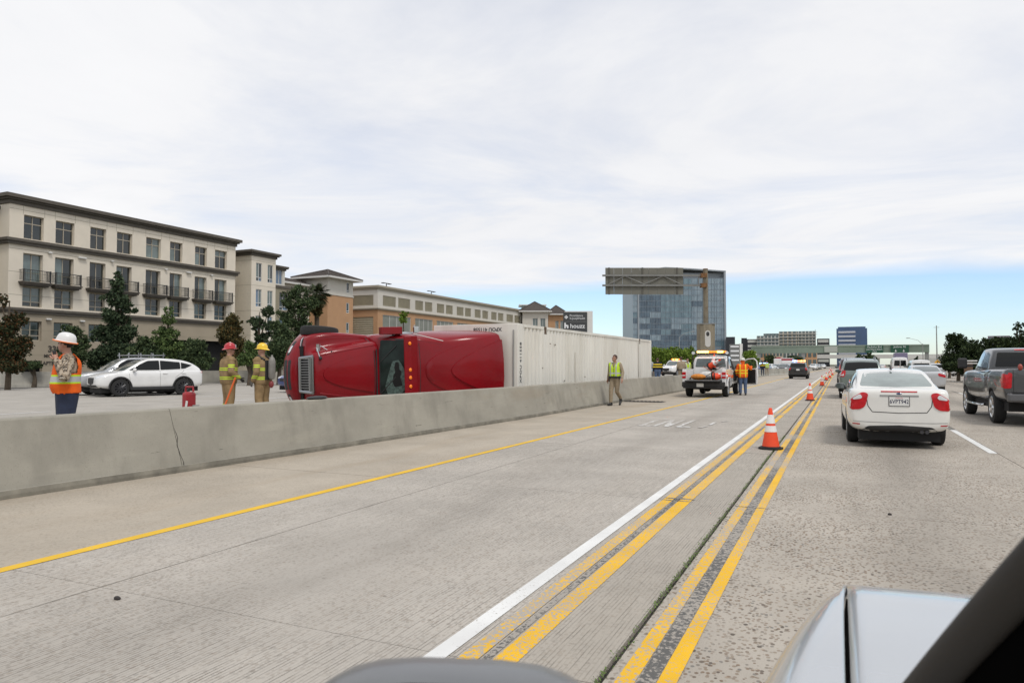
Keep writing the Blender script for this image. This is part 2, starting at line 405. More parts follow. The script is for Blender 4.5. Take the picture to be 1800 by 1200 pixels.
# one sheet to the horizon
struct(mobj('ground', [(-3000, -600, -.14), (3000, -600, -.14), (3000, 5000, -.14), (-3000, 5000, -.14)], [(0, 1, 2, 3)], m_ground))
YS = [-8, 60, 90, 120, 160, 200, 260, 340, 460]
def strip(name, x0, x1, z, m, ys=YS, kind=True, parent=None, fx=None):
    v = []; f = []
    for Y in ys:
        b = bend(Y); a0 = fx(Y)[0] if fx else x0; a1 = fx(Y)[1] if fx else x1
        v += [(a0 + b, Y, z), (a1 + b, Y, z)]
    for i in range(len(ys) - 1): f.append((2 * i, 2 * i + 1, 2 * i + 3, 2 * i + 2))
    o = mobj(name, v, f, m, parent)
    if kind and not parent: struct(o)
    return o
road = strip('freeway_road', -8.6, 21, -.035, m_joint)
JP, J0 = 4.6, 7.78 - 4.6 * 4
strips = [('shoulder', -8.6, -5.47, m_should), ('carpool', -5.46, -4.46, m_hov), ('carpool', -4.45, -1.625, m_hov), ('buffer', -1.61, -1.05, m_buf), 
          ('lane', -1.015, 2.355, m_lane), ('lane', 2.37, 5.6, m_lane), ('lane', 5.612, 8.9, m_lane), ('lane', 8.912, 12.2, m_lane), ('lane', 12.212, 15.5, m_lane), ('lane', 15.512, 21, m_should)]
for nm, x0, x1, m in strips:
    k = 0; Y = J0
    near = 56 if x1 < 6 else 0
    while Y < near:
        g = .004
        sk = -.10 * (x0 - (-1.0)) / 3 * 0
        dz = rng.uniform(-.0015, .0015)
        mobj('concrete_slab', [(x0, Y + g, dz), (x1, Y + g, dz), (x1, Y + JP - g, dz), (x0, Y + JP - g, dz), (x0, Y + g, -.03), (x1, Y + g, -.03), (x1, Y + JP - g, -.03), (x0, Y + JP - g, -.03)],
             [(0, 1, 2, 3), (0, 4, 5, 1), (1, 5, 6, 2), (2, 6, 7, 3), (3, 7, 4, 0)], m, road)
        Y += JP
    strip('concrete_slab', x0, x1, 0.0, m, ys=[max(Y + .004, -8)] + [y for y in YS if y > Y + 1], parent=road)
# opposite carriageway, a hand higher, its lanes bearing away to the left
ZO = .10
def oppx(Y): return -8.3 - max(0, 0)
struct(mobj('opposite_road', [(-70, -20, ZO - .05), (-9.15, -20, ZO - .05), (-8.75, 4, ZO - .05), (-8.2, 18, ZO - .05), (-8.2, 40, ZO - .05), (-8.9, 92, ZO - .05), (-6.9, 110, ZO - .05), (-4.6, 250, ZO - .05), (4, 420, ZO - .05), (-40, 420, ZO - .05), (-46, 120, ZO - .05)], [tuple(range(11))], m_joint))
opp = struct(mobj('opposite_lanes', [(-46, -20, ZO), (-9.2, -20, ZO), (-8.8, 4, ZO), (-8.25, 18, ZO), (-8.3, 40, ZO), (-9.0, 92, ZO), (-7.0, 110, ZO), (-4.7, 250, ZO), (3.8, 420, ZO), (-34, 420, ZO), (-38, 60, ZO), (-41, 42, ZO)], [tuple(range(12))], m_opp))

# ------------------------------------------------------------------ painted markings
def paint_mat(name, color, wear, under=(.38, .35, .31), sc1=9., rub=None):
    m, t, b = nodes_mat(name); L = t.links.new
    geo = t.nodes.new('ShaderNodeNewGeometry'); P = geo.outputs['Position']
    n1 = t.nodes.new('ShaderNodeTexNoise'); n1.inputs['Scale'].default_value = sc1; n1.inputs['Detail'].default_value = 9; n1.inputs['Roughness'].default_value = .75; L(P, n1.inputs['Vector'])
    n2 = t.nodes.new('ShaderNodeTexNoise'); n2.inputs['Scale'].default_value = .6; n2.inputs['Detail'].default_value = 5; L(P, n2.inputs['Vector'])
    ad = t.nodes.new('ShaderNodeMath'); ad.operation = 'MULTIPLY_ADD'; L(n2.outputs['Fac'], ad.inputs[0]); ad.inputs[1].default_value = .42; L(n1.outputs['Fac'], ad.inputs[2])
    mr = t.nodes.new('ShaderNodeMapRange'); mr.inputs[1].default_value = .90 - wear * .32; mr.inputs[2].default_value = .93 - wear * .32; L(ad.outputs[0], mr.inputs[0])
    n3 = t.nodes.new('ShaderNodeTexNoise'); n3.inputs['Scale'].default_value = 2.2; n3.inputs['Detail'].default_value = 5; L(P, n3.inputs['Vector'])
    r = t.nodes.new('ShaderNodeValToRGB'); r.color_ramp.elements[0].position = .3; r.color_ramp.elements[1].position = .65
    r.color_ramp.elements[0].color = tuple(x * .84 for x in color) + (1,); r.color_ramp.elements[1].color = tuple(color) + (1,); L(n3.outputs['Fac'], r.inputs['Fac'])
    mx = t.nodes.new('ShaderNodeMix'); mx.data_type = 'RGBA'; L(mr.outputs[0], mx.inputs[0]); L(r.outputs[0], mx.inputs[6]); mx.inputs[7].default_value = (*under, 1)
    L(mx.outputs[2], b.inputs['Base Color']); b.inputs['Roughness'].default_value = .7; b.inputs['Specular IOR Level'].default_value = .3
    return m
YEL = (.80, .46, .014)
m_yel = paint_mat('yellow_paint', YEL, .52, sc1=48.); m_yel2 = paint_mat('yellow_paint_worn', YEL, .64, sc1=38.); m_yel3 = paint_mat('yellow_edge_paint', (.76, .47, .03), .25)
m_wht = paint_mat('white_paint', (.75, .75, .73), .20, sc1=40.); m_wht2 = paint_mat('white_paint_worn', (.70, .70, .68), .72, under=(.43, .40, .36))
m_tar = paint_mat('tar_sealant', (.115, .112, .105), .66, under=(.34, .31, .27), sc1=30); m_blk = paint_mat('black_paint', (.10, .098, .092), .5, under=(.3, .27, .23), sc1=20)
ysf = [-8, 0, 10, 30, 60, 90, 120, 160, 200, 260, 340]
for nm, x0, x1, m, z in (('white_lane_line', -1.92, -1.812, m_wht, .004), ('yellow_lane_line', -1.755, -1.655, m_yel2, .004), ('yellow_lane_line', -1.585, -1.462, m_yel, .004),
                         ('tar_seam', -1.64, -1.60, m_tar, .0045), ('yellow_lane_line', -.965, -.878, m_yel2, .004), ('yellow_lane_line', -.785, -.70, m_yel, .004), ('tar_seam', -.872, -.79, m_tar, .0045)):
    strip(nm, x0, x1, z, m, ysf)
strip('yellow_edge_line', 0, 0, .004, m_yel3, ysf, fx=lambda Y: (-5.545 + .0095 * min(Y, 32), -5.425 + .0095 * min(Y, 32)))
for X in (2.29, 5.56, 8.86, 12.16):
    for k in range(-1, 14):
        y0 = 14.0 + k * 14.6 - (X > 3) * 5
        def qd(nm, a, b, ya, yb, m, z=.004):
            struct(mobj(nm, [(a + bend(ya), ya, z), (b + bend(ya), ya, z), (b + bend(yb), yb, z), (a + bend(yb), yb, z)], [(0, 1, 2, 3)], m))
        qd('white_dash', X - .06, X + .06, y0, y0 + 4.6, m_wht, .005)
        if k < 3: qd('black_dash_tail', X - .06, X + .06, y0 + 4.6, y0 + 7.2, m_blk)
for (xa, xb, y0, w_) in ((-1.80, -1.43, 7.74, .05), (-1.03, -.66, 7.70, .045), (-1.02, -.67, 21.55, .05), (-1.80, -1.30, 22.1, .06), (-1.02, -.66, 26.2, .05), (-1.78, -1.42, 7.86, .09)):
    cq = [(xa, y0), (xa + .12, y0 - w_ * .4), (xb - .1, y0 - w_ * .2), (xb, y0), (xb - .08, y0 + w_ * .35), (xa + .2, y0 + w_ * .6)]
    struct(mobj('joint_patch', [(x, y, .0058) for x, y in cq], [tuple(range(6))], m_tar))
# worn ONLY in the carpool lane
b = MB(); zz = .004
def stroke(x0, y0, x1, y1, w=.1, h=None):
    global zz
    zz += .0006
    if abs(y1 - y0) < .3: b.quad((x0, y0 - .13, zz), (x1, y0 - .13, zz), (x1, y0 + .13, zz), (x0, y0 + .13, zz))
    else: b.quad((x0 - w / 2, y0, zz), (x0 + w / 2, y0, zz), (x1 + w / 2, y1, zz), (x1 - w / 2, y1, zz))
stroke(-4.36, 17.1, -4.36, 18.7); stroke(-4.4, 16.85, -4.08, 16.85); stroke(-4.3, 18.95, -4.1, 18.95)
stroke(-4.02, 16.75, -4.02, 19.0); stroke(-4.0, 18.9, -3.74, 16.85, .1); stroke(-3.72, 16.75, -3.72, 19.0)
stroke(-3.46, 16.75, -3.46, 19.0); stroke(-3.5, 16.85, -3.16, 16.85)
stroke(-2.86, 17.6, -2.86, 18.6, .08); stroke(-2.95, 16.75, -2.88, 17.3, .1); stroke(-2.74, 18.7, -2.62, 19.1, .07)
struct(b.build('lane_lettering', m_wht2, weld=False))
# lane lines of the opposite carriageway
for X0 in (-13.2, -17.0, -20.8, -24.6, -30.5, -35):
    for k in range(14):
        y0 = -2 + k * 11 + rng.uniform(-.3, .3); s_ = .0 if X0 > -25 else .2
        xx = X0 + s_ * min(y0, 40) * .8
        struct(mobj('opposite_lane_dash', [(xx - .06, y0, ZO + .005), (xx + .06, y0, ZO + .005), (xx + .06 + s_ * 3.6, y0 + 4.4, ZO + .005), (xx - .06 + s_ * 3.6, y0 + 4.4, ZO + .005)], [(0, 1, 2, 3)], m_wht))
strip('yellow_edge_line_opposite', -9.1, -8.98, ZO + .005, m_yel3, [-8, 60, 88])
# weeds in the open joint of the buffer
m_weed = mat('weed_green', (.11, .17, .04), .8, var=.4, vscale=20)
wv = []; wf = []
for i in range(2000):
    Y = 2.6 + 13 * rng.random() ** 1.3; dens = .5 + .5 * math.sin(Y * 2.1) * math.sin(Y * .83 + 1)
    if rng.random() > .25 + .75 * dens: continue
    x = -1.032 + rng.gauss(0, .012); a = rng.uniform(0, 6.28); l = rng.uniform(.008, .022); z = rng.uniform(.004, .022); dx, dy = math.cos(a) * l, math.sin(a) * l
    o = len(wv); wv += [(x, Y, z - .008), (x + dx * .5 - dy * .3, Y + dy * .5 + dx * .3, z), (x + dx, Y + dy, z + rng.uniform(0, .008)), (x + dx * .5 + dy * .3, Y + dy * .5 - dx * .3, z)]; wf.append((o, o + 1, o + 2, o + 3))
tag(mobj('weeds', wv, wf, m_weed), 'thin green weeds growing in the open joint beside the yellow lines', 'weeds', kind='stuff')
# small litter and tar spots on the road
m_deb = mat('debris_dark', (.035, .03, .028), .8)
for (u, v, s_) in ((206, 1053, .028), (1564, 905, .02)):
    p = G(u, v); d_ = MB(); d_.sphere((0, 0, .008), (s_, s_ * .55, .014), 9, 5); o = d_.build('debris', m_deb, smooth=True); o.location = p
    tag(o, 'small black scrap lying in the carpool lane' if u < 300 else 'tiny dark scrap lying in the lane behind the white sedan', 'debris')
p = G(1140, 706); dr = MB(); dr.b2(-.75, .75, -.35, .35, .001, .012)
for k in range(9): dr.b2(-.7 + k * .16, -.63 + k * .16, -.32, .32, .012, .026)
o = dr.build('drain_grate', mat('drain_iron', (.05, .045, .04), .8, var=.3)); o.location = (p.x - .15, p.y, 0); tag(o, 'dark drain grate in the shoulder at the foot of the median wall', 'drain grate')

# ------------------------------------------------------------------ median wall
def wall_mat(name, base):
    m, t, b = nodes_mat(name); L = t.links.new
    geo = t.nodes.new('ShaderNodeNewGeometry'); P = geo.outputs['Position']
    def ns(sc_, scale, det=7, ro=.62):
        mp = t.nodes.new('ShaderNodeMapping'); mp.inputs['Scale'].default_value = scale; L(P, mp.inputs[0])
        n = t.nodes.new('ShaderNodeTexNoise'); n.inputs['Scale'].default_value = sc_; n.inputs['Detail'].default_value = det; n.inputs['Roughness'].default_value = ro; L(mp.outputs[0], n.inputs['Vector']); return n.outputs['Fac']
    def mr(v, a, b_, d):
        n = t.nodes.new('ShaderNodeMapRange'); n.inputs[1].default_value = a; n.inputs[2].default_value = b_; n.inputs[4].default_value = d; L(v, n.inputs[0]); return n.outputs[0]
    def mix(f, a, c):
        n = t.nodes.new('ShaderNodeMix'); n.data_type = 'RGBA'; L(f, n.inputs[0])
        for i, x in ((6, a), (7, c)):
            if isinstance(x, tuple): n.inputs[i].default_value = (*x, 1)
            else: L(x, n.inputs[i])
        return n.outputs[2]
    c = mix(mr(ns(1.2, (1, .5, 1)), .3, .7, 1), tuple(x * .80 for x in base), tuple(x * 1.12 for x in base))
    c = mix(mr(ns(1.0, (3, 1.6, .30)), .50, .72, .65), c, tuple(x * .62 for x in base))
    c = mix(mr(ns(1.0, (1, .5, 3)), .56, .72, .5), c, (base[0] * 1.25, base[1] * 1.24, base[2] * 1.2))
    c = mix(mr(ns(3.0, (1, .35, 4), 10, .75), .635, .67, .85), c, (.07, .06, .05))
    c = mix(mr(ns(.5, (1, .25, 1.2), 8, .7), .56, .70, .45), c, (.30, .24, .17))
    c = mix(mr(ns(60., (1, 1, 1), 2), .6, .7, .35), c, tuple(x * .5 for x in base))
    L(c, b.inputs['Base Color']); b.inputs['Roughness'].default_value = .88; b.inputs['Specular IOR Level'].default_value = .2
    return m
m_wall = wall_mat('median_wall_concrete', (.345, .325, .275)); m_foot = mat('wall_foot_grime', (.20, .185, .15), .95, var=.35, vscale=3)
def wx(Y):      # face line at the foot of the wall
    pts = [(-12, -8.65), (4.7, -8.30), (9.6, -8.02), (18, -7.72), (26, -7.74), (40, -7.80), (70, -8.2), (92, -8.6), (110, -6.5), (250, -4.2), (420, 4)]
    for (a, x0), (c, x1) in zip(pts, pts[1:]):
        if a <= Y <= c: return x0 + (x1 - x0) * (Y - a) / (c - a)
    return pts[-1][1]
prof = [(0.0, 0.0), (0.0, .05), (-.035, .09), (-.20, .84), (-.215, .86), (-.40, .86), (-.415, .84), (-.56, .10)]
wall = thing('median_wall', 'long grey concrete median wall between the two carriageways', 'wall', (0, 0, 0))
def wall_seg(name, ya, yb, m, prof, parent, dx=0., step=2.0, skew=0.):
    n = max(1, int((yb - ya) / step)); v = []; f = []; k = len(prof)
    for i in range(n + 1):
        Y = ya + (yb - ya) * i / n
        for a, z in prof: v.append((wx(Y) + dx + a, Y + skew * (z - .0) * (1 if i in (0, n) else 0), z))
    for i in range(n):
        for j in range(k): f.append((i * k + j, i * k + (j + 1) % k, (i + 1) * k + (j + 1) % k, (i + 1) * k + j))
    f += [tuple(range(k)), tuple(range(n * k, n * k + k))]
    return mobj(name, v, f, m, parent)
cuts = [-10, 7.02, 24.3, 41.5, 58.5, 76]
for a, c in zip(cuts, cuts[1:]): wall_seg('wall_panel', a + .004, c - .004, m_wall, prof, wall, skew=-.10)
fp = [(.012, 0), (.012, .04), (-.0, .085), (-.1, .085), (-.1, 0)]
wall_seg('wall_foot', -10, 76, m_foot, fp, wall)
# crack face in the open joint
mobj('joint_filler', [(wx(7.02) - .03, 7.02, .02), (wx(7.02) - .21, 6.93, .84), (wx(7.02) - .42, 6.93, .84), (wx(7.02) - .55, 7.02, .02)], [(0, 1, 2, 3)], m_joint, wall)
# chips and crack line seen on the face
cr = MB()
Ys = [(0, 0), (.13, .01), (.25, -.03), (.36, -.055), (.47, -.03), (.6, -.06), (.72, -.07), (.85, -.08)]
for (z0, d0), (z1, d1) in zip(Ys, Ys[1:]):
    xa = wx(7.05) - .015 - .2 * z0 / .86 + .006; xb = wx(7.05) - .015 - .2 * z1 / .86 + .006
    wa = .006 + .006 * rng.random(); cr.quad((xa, 7.03 + d0 - wa / 2, z0), (xa, 7.03 + d0 + wa / 2, z0), (xb, 7.03 + d1 + wa / 2, z1), (xb, 7.03 + d1 - wa / 2, z1))
cr.build('crack', m_joint, wall)
# far run of median barrier: single precast units
m_rail = wall_mat('barrier_unit_concrete', (.37, .36, .32))
kp = [(0, 0), (0, .06), (-.18, .22), (-.22, .84), (-.24, .86), (-.38, .86), (-.40, .84), (-.44, .22), (-.60, .06), (-.60, 0)]
Y = 76.3; nb_ = -1
ORD = 'first second third fourth fifth sixth seventh eighth ninth tenth eleventh twelfth thirteenth fourteenth fifteenth sixteenth seventeenth eighteenth nineteenth twentieth twenty-first'.split()
while Y < 240:
    l = 6.1 if Y < 150 else 12.2; nb_ += 1
    w_ = thing('barrier_unit', 'concrete median barrier unit beyond the open pickup door, ' + ORD[nb_] + ' in the row', 'barrier', (0, 0, 0), group='barrier units beyond the pickup')
    wall_seg('barrier_body', Y + .04, Y + l - .04, m_rail, kp, w_, step=3.1); Y += l
# outer wall of the opposite carriageway
ow = thing('outer_wall', 'low pale concrete wall on the far side of the opposite carriageway, before the apartments', 'wall')
opts = [(-62, -10), (-46.0, 26), (-44.7, 29.5), (-42.6, 36), (-39.6, 43), (-38.2, 60), (-38.2, 120), (-36, 260)]
m_ow = wall_mat('outer_wall_concrete', (.43, .41, .36))
for (xa, ya), (xb, yb) in zip(opts, opts[1:]):
    n = Vector((yb - ya, -(xb - xa))).normalized(); bq = MB()
    for q0, q1, z0, z1 in ((0, -.3, .0, 1.0), (.12, 0, 0, .22)):
        P4 = [(xa + n.x * q0, ya + n.y * q0), (xb + n.x * q0, yb + n.y * q0), (xb + n.x * q1, yb + n.y * q1), (xa + n.x * q1, ya + n.y * q1)]
        bq.prism(P4, z0, z1 + .0)
    bq.build('wall_panel', m_ow, ow)

# ================================================================== BUILDINGS
m_glass = mat('window_glass', (.014, .02, .02), .06, spec=.8, var=.5, vscale=.6)
m_glass2 = mat('window_glass_curtained', (.13, .17, .165), .08, spec=.8, var=.3, vscale=.8)
m_glass3 = mat('window_glass_blue', (.10, .16, .24), .06, spec=.9, var=.4, vscale=.6)
m_frame = mat('window_frame_tan', (.42, .37, .29), .6)
m_framew = mat('window_frame_white', (.62, .62, .60), .6)
m_cream = mat('cream_stucco', (.74, .67, .56), .9, var=.05, vscale=.8, bump=.15, bscale=18)
m_tan = mat('tan_stucco', (.37, .315, .235), .9, var=.06, vscale=.8, bump=.15, bscale=18)
m_olive = mat('olive_stucco', (.29, .26, .19), .9, var=.06, vscale=.8)
m_corn = mat('brown_cornice', (.105, .092, .075), .8, var=.12, vscale=2)
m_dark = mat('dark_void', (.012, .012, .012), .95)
m_orange = mat('terracotta_stucco', (.47, .275, .15), .9, var=.06, vscale=.7)
m_lgrey = mat('light_grey_stucco', (.60, .57, .51), .9, var=.05, vscale=.8)
m_tile = mat('roof_tile_dark', (.075, .062, .055), .85, var=.25, vscale=3)
m_louv = mat('louvre_tan', (.45, .415, .32), .7, var=.08, vscale=1)
m_white = mat('white_trim', (.66, .65, .62), .7, var=.04)
m_metal = mat('grey_metal', (.30, .30, .29), .5, metal=.4, var=.15, vscale=3)
m_dkmetal = mat('dark_metal', (.03, .03, .03), .55, var=.2)
def facing_x(a, o, z): return (o, a, z)          # facade seen from +x: a runs along +y
def facing_my(a, o, z): return (a, -o, z)        # facade seen from -y: a runs along +x
def facade(name, parent, a0, a1, z0, z1, opens, mp, m, depth=.25, org=(0, 0, 0)):
    xs = sorted({a0, a1, *[o[0] for o in opens], *[o[1] for o in opens]}); zs = sorted({z0, z1, *[o[2] for o in opens], *[o[3] for o in opens]})
    b = MB(); W = lambda a, o, z: tuple(Vector(org) + Vector(mp(a, o, z)))
    for i in range(len(xs) - 1):
        for j in range(len(zs) - 1):
            ca, cz = (xs[i] + xs[i + 1]) / 2, (zs[j] + zs[j + 1]) / 2
            if any(o[0] < ca < o[1] and o[2] < cz < o[3] for o in opens): continue
            b.quad(W(xs[i], 0, zs[j]), W(xs[i + 1], 0, zs[j]), W(xs[i + 1], 0, zs[j + 1]), W(xs[i], 0, zs[j + 1]))
    for (x0, x1, y0, y1, *r) in opens:
        d = -depth
        for p, q in (((x0, y0), (x1, y0)), ((x1, y0), (x1, y1)), ((x1, y1), (x0, y1)), ((x0, y1), (x0, y0))):
            b.quad(W(p[0], 0, p[1]), W(q[0], 0, q[1]), W(q[0], d, q[1]), W(p[0], d, p[1]))
    return b.build(name, m, parent)
def window(parent, a0, a1, z0, z1, mp, org=(0, 0, 0), depth=.2, mull=(.5,), trans=(), fw=.07, mf=None, panes=None, name='window'):
    W = lambda a, o, z: Vector(org) + Vector(mp(a, o, z))
    b = MB(); mf = mf or m_frame
    def bar(p0, p1, q0, q1, o0=-depth - .02, o1=-depth + .04):
        A = [W(p0, o0, q0), W(p1, o0, q0), W(p1, o0, q1), W(p0, o0, q1), W(p0, o1, q0), W(p1, o1, q0), W(p1, o1, q1), W(p0, o1, q1)]
        b.add(A, [(0, 1, 2, 3), (4, 5, 6, 7), (0, 1, 5, 4), (1, 2, 6, 5), (2, 3, 7, 6), (3, 0, 4, 7)])
    bar(a0, a1, z0, z0 + fw); bar(a0, a1, z1 - fw, z1); bar(a0, a0 + fw, z0 + fw, z1 - fw); bar(a1 - fw, a1, z0 + fw, z1 - fw)
    xs = [a0] + [a0 + (a1 - a0) * q for q in mull] + [a1]; zs = [z0] + [z0 + (z1 - z0) * q for q in trans] + [z1]
    for x in xs[1:-1]: bar(x - fw * .45, x + fw * .45, z0 + fw, z1 - fw, -depth - .018, -depth + .03)
    for z in zs[1:-1]: bar(a0 + fw, a1 - fw, z - fw * .5, z + fw * .5, -depth - .016, -depth + .036)
    o = b.build(name, mf, parent)
    for i in range(len(xs) - 1):
        for j in range(len(zs) - 1):
            pm = rng.choice(panes or [m_glass, m_glass, m_glass, m_glass2])
            mobj('pane', [W(xs[i], -depth - .01, zs[j]), W(xs[i + 1], -depth - .01, zs[j]), W(xs[i + 1], -depth - .01, zs[j + 1]), W(xs[i], -depth - .01, zs[j + 1])], [(0, 1, 2, 3)], pm, o)
    return o
def band(name, parent, x0, x1, y0, y1, z0, z1, m): 
    b = MB(); b.b2(x0, x1, y0, y1, z0, z1); return b.build(name, m, parent)
def cornice(parent, x0, x1, y0, y1, z, m, h=.75, ov=.5):
    """stepped cornice round a block, wider towards the top"""
    b = MB()
    for k, (a, c, o) in enumerate(((0, .42, .12), (.42, .62, .30), (.62, 1.0, ov))):
        b.b2(x0 - o, x1 + o, y0 - o, y1 + o, z + a * h, z + c * h - .002)
    return b.build('cornice', m, parent)

# ---- big cream apartment block, left
B = thing('apartment_building', 'four-storey cream apartment building with brown cornices, balconies and tan base', 'building', (-60, 46.3, 0))
cols = [(35.61, 37.2), (38.19, 39.81), (41.25, 42.75), (43.8, 45.36), (46.83, 48.46), (49.5, 50.97), (52.51, 54.03), (55.08, 56.7)]
cols = [(a - 46.3, c - 46.3) for a, c in cols]
ya, yb = 34.5 - 46.3, 57.9 - 46.3
rows = [(11.68, 13.62), (8.15, 10.5), (6.15, 7.78)]
op = [(a, c, z0, z1) for a, c in cols for z0, z1 in rows]
facade('upper_wall', B, ya, yb, 5.98, 14.8, op, facing_x, m_cream, .32)
gro = [(a, c, 3.4, 5.0) for a, c in cols[:3]] + [(cols[0][0] + .1, cols[0][1] + .1, .5, 1.75), (cols[1][0], cols[1][1], .5, 1.75), (49.0 - 46.3, 57.4 - 46.3, .0, 3.9)]
facade('base_wall', B, ya, yb, 0, 5.7, gro, facing_x, m_tan, .32)
bb = MB(); bb.b2(-16, -.33, ya, yb, 0, 15.0); 
bb.b2(-2.5, -.33, ya + .02, yb - .02, 0.02, 14.9)
bo = MB()
for q in (1,):
    bo.quad((-16, ya, 0), (-.0, ya, 0), (-.0, ya, 14.8), (-16, ya, 14.8)); bo.quad((-16, yb, 0), (0, yb, 0), (0, yb, 14.8), (-16, yb, 14.8)); bo.quad((-16, ya, 14.8), (0, ya, 14.8), (0, yb, 14.8), (-16, yb, 14.8))
bo.build('end_walls', m_cream, B)
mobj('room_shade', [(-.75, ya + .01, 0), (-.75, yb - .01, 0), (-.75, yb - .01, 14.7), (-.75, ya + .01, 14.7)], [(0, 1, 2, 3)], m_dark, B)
mobj('driveway_back', [(-6, 2.6, 0), (-6, 11.2, 0), (-6, 11.2, 4), (-6, 2.6, 4)], [(0, 1, 2, 3)], m_olive, B)
for (yy) in (8.35,):
    c_ = MB(); c_.b2(-1.5, -.8, yy - .4, yy + .4, 0, 3.9); c_.build('column', m_white, B)
for i in range(2):
    l_ = MB(); l_.b2(-2.4, -1.6, 4.3 + 2.7 * i, 5.3 + 2.7 * i, 3.84, 3.895); l_.build('soffit_light', m_white, B)
cornice(B, -16, 0, ya, yb, 14.34, m_corn, .76, .5)
mc = MB(); mc.b2(-16, .22, ya - .22, yb + .22, 11.12, 11.36); mc.b2(-16, .34, ya - .34, yb + .34, 11.362, 11.58); mc.build('string_course', m_corn, B)
mc = MB(); mc.b2(-16, .16, ya - .16, yb + .30, 5.60, 5.82); mc.b2(-16, .26, ya - .26, yb + .5, 5.822, 6.02); mc.build('string_course', m_corn, B)
for i, (a, c) in enumerate(cols):
    window(B, a, c, 11.68, 13.62, facing_x, depth=.26, trans=(.66,))
    window(B, a, c, 8.15, 10.5, facing_x, depth=.30)
    window(B, a, c, 6.15, 7.78, facing_x, depth=.28, trans=(.26,))
    if i < 3: window(B, a, c, 3.4, 5.0, facing_x, depth=.28, trans=(.26,))
    # balcony: slab, rail, posts, bars
    s_ = MB(); s_.b2(.0, .62, a - .30, c + .32, 7.92, 8.06); s_.b2(.0, .7, a - .36, c + .38, 8.062, 8.16); s_.b2(0, .5, a - .2, c + .2, 7.82, 7.92)
    so = s_.build('balcony', m_corn, B)
    r_ = MB()
    for yy in (a - .26, c + .28): r_.b2(.54, .62, yy - .04, yy + .04, 8.162, 9.16); r_.b2(.0, .54, yy - .02, yy + .02, 9.08, 9.12)
    r_.b2(.55, .61, a - .22, c + .24, 9.08, 9.13); r_.b2(.56, .60, a - .22, c + .24, 8.26, 8.30)
    n = 15
    for k in range(n): yy = a - .2 + (c - a + .42) * (k + .5) / n; r_.b2(.57, .59, yy - .009, yy + .009, 8.3, 9.08)
    for k in range(4): r_.b2(.06 + k * .13, .08 + k * .13, a - .27, a - .25, 8.3, 9.08); r_.b2(.06 + k * .13, .08 + k * .13, c + .27, c + .29, 8.3, 9.08)
    r_.build('railing', m_dkmetal, so)
# scored joints in the stucco
jl = MB()
for z in (13.95, 10.75, 8.9, 7.05): jl.b2(.0, .004, ya, yb, z, z + .03)
for z in (4.25, 2.2, 1.3): jl.b2(.0, .004, ya, 2.6 if z < 4 else yb, z, z + .03)
for a, c in cols:
    for y in (a - .06, c + .06): jl.b2(.0, .0035, y - .012, y + .012, 13.62, 14.33)
jl.build('stucco_joints', m_olive, B)
for yy, zz_, w_ in ((37.7, 10.72, .3), (40.5, 10.66, .7), (43.3, 10.75, .25), (49.0, 10.7, .25), (51.7, 10.7, .6), (54.6, 10.75, .25), (37.7, 5.15, .4), (40.6, 5.15, .4)):
    l_ = MB(); l_.b2(.0, .22, yy - 46.3 - w_ / 2, yy - 46.3 + w_ / 2, zz_, zz_ + .14); l_.build('wall_light', m_white, B, bevel=.03)
rt = (R_(90), 0, R_(90))
m_let = mat('bronze_letters', (.06, .05, .04), .6)
text_obj('sign_lettering', '3385', .72, m_let, B, (.03, 38.45 - 46.3, 2.72), rt, bold=.02)
text_obj('sign_lettering', 'MICHELSON', .36, m_let, B, (.03, 38.4 - 46.3, 2.16), rt, bold=.01)
text_obj('sign_lettering', 'APTS 4104-4304', .40, m_let, B, (.03, 38.7 - 46.3, 1.55), rt, bold=.01)
# lower tan wing at the far left
Wg = thing('apartment_wing', 'olive tan wing of the apartments at the left edge of the picture', 'building', (-61.6, 27, 0))
facade('wall', Wg, -9, 7.45, 0, 13.9, [(-2 + k * 3.2, -.5 + k * 3.2, z, z + 1.7) for k in range(3) for z in (3.4, 6.2, 8.6, 11.4)], facing_x, m_olive)
for k in range(3):
    for z in (3.4, 6.2, 8.6, 11.4): window(Wg, -2 + k * 3.2, -.5 + k * 3.2, z, z + 1.7, facing_x)
cornice(Wg, -10, 0, -9, 7.4, 13.5, m_corn, .7, .4); band('roof', Wg, -10, -.4, -8.9, 7.3, 13.0, 13.6, m_olive)
# ---- narrow cream wing with six windows
C2 = thing('apartment_tower_wing', 'narrow cream apartment wing with small white-framed windows right of the big block', 'building', (-60, 62.2, 0))
w2 = [(-1.25, -.35), (.55, 1.40)]; r2 = [(10.9, 13.0), (8.0, 10.0), (5.2, 7.0), (2.4, 4.2)]
facade('wall', C2, -1.95, 1.85, 0, 14.2, [(a, c, z0, z1) for a, c in w2 for z0, z1 in r2], facing_x, m_cream, .16)
facade('side_wall', C2, -10, 0, 0, 14.2, [], facing_my, mat('cream_shaded', (.66, .60, .49), .9, var=.05), org=(0, -1.95, 0))  # shaded side wall: darker copy of the cream, shade put into the colour
band('back', C2, -10, -.35, -1.9, 1.8, 0, 14.1, m_cream)
for a, c in w2:
    for z0, z1 in r2: window(C2, a, c, z0, z1, facing_x, depth=.1, trans=(.22,), mf=m_framew, panes=[m_glass3, m_glass2, m_glass])
cornice(C2, -10, 0, -1.95, 1.85, 13.75, m_corn, .62, .45)
jl = MB()
for z in (13.2, 10.4, 7.5, 4.7): jl.b2(-2.6, 0, -1.955, -1.952, z, z + .03); jl.b2(0, .004, -1.95, 1.85, z, z + .03)
jl.build('stucco_joints', m_olive, C2)
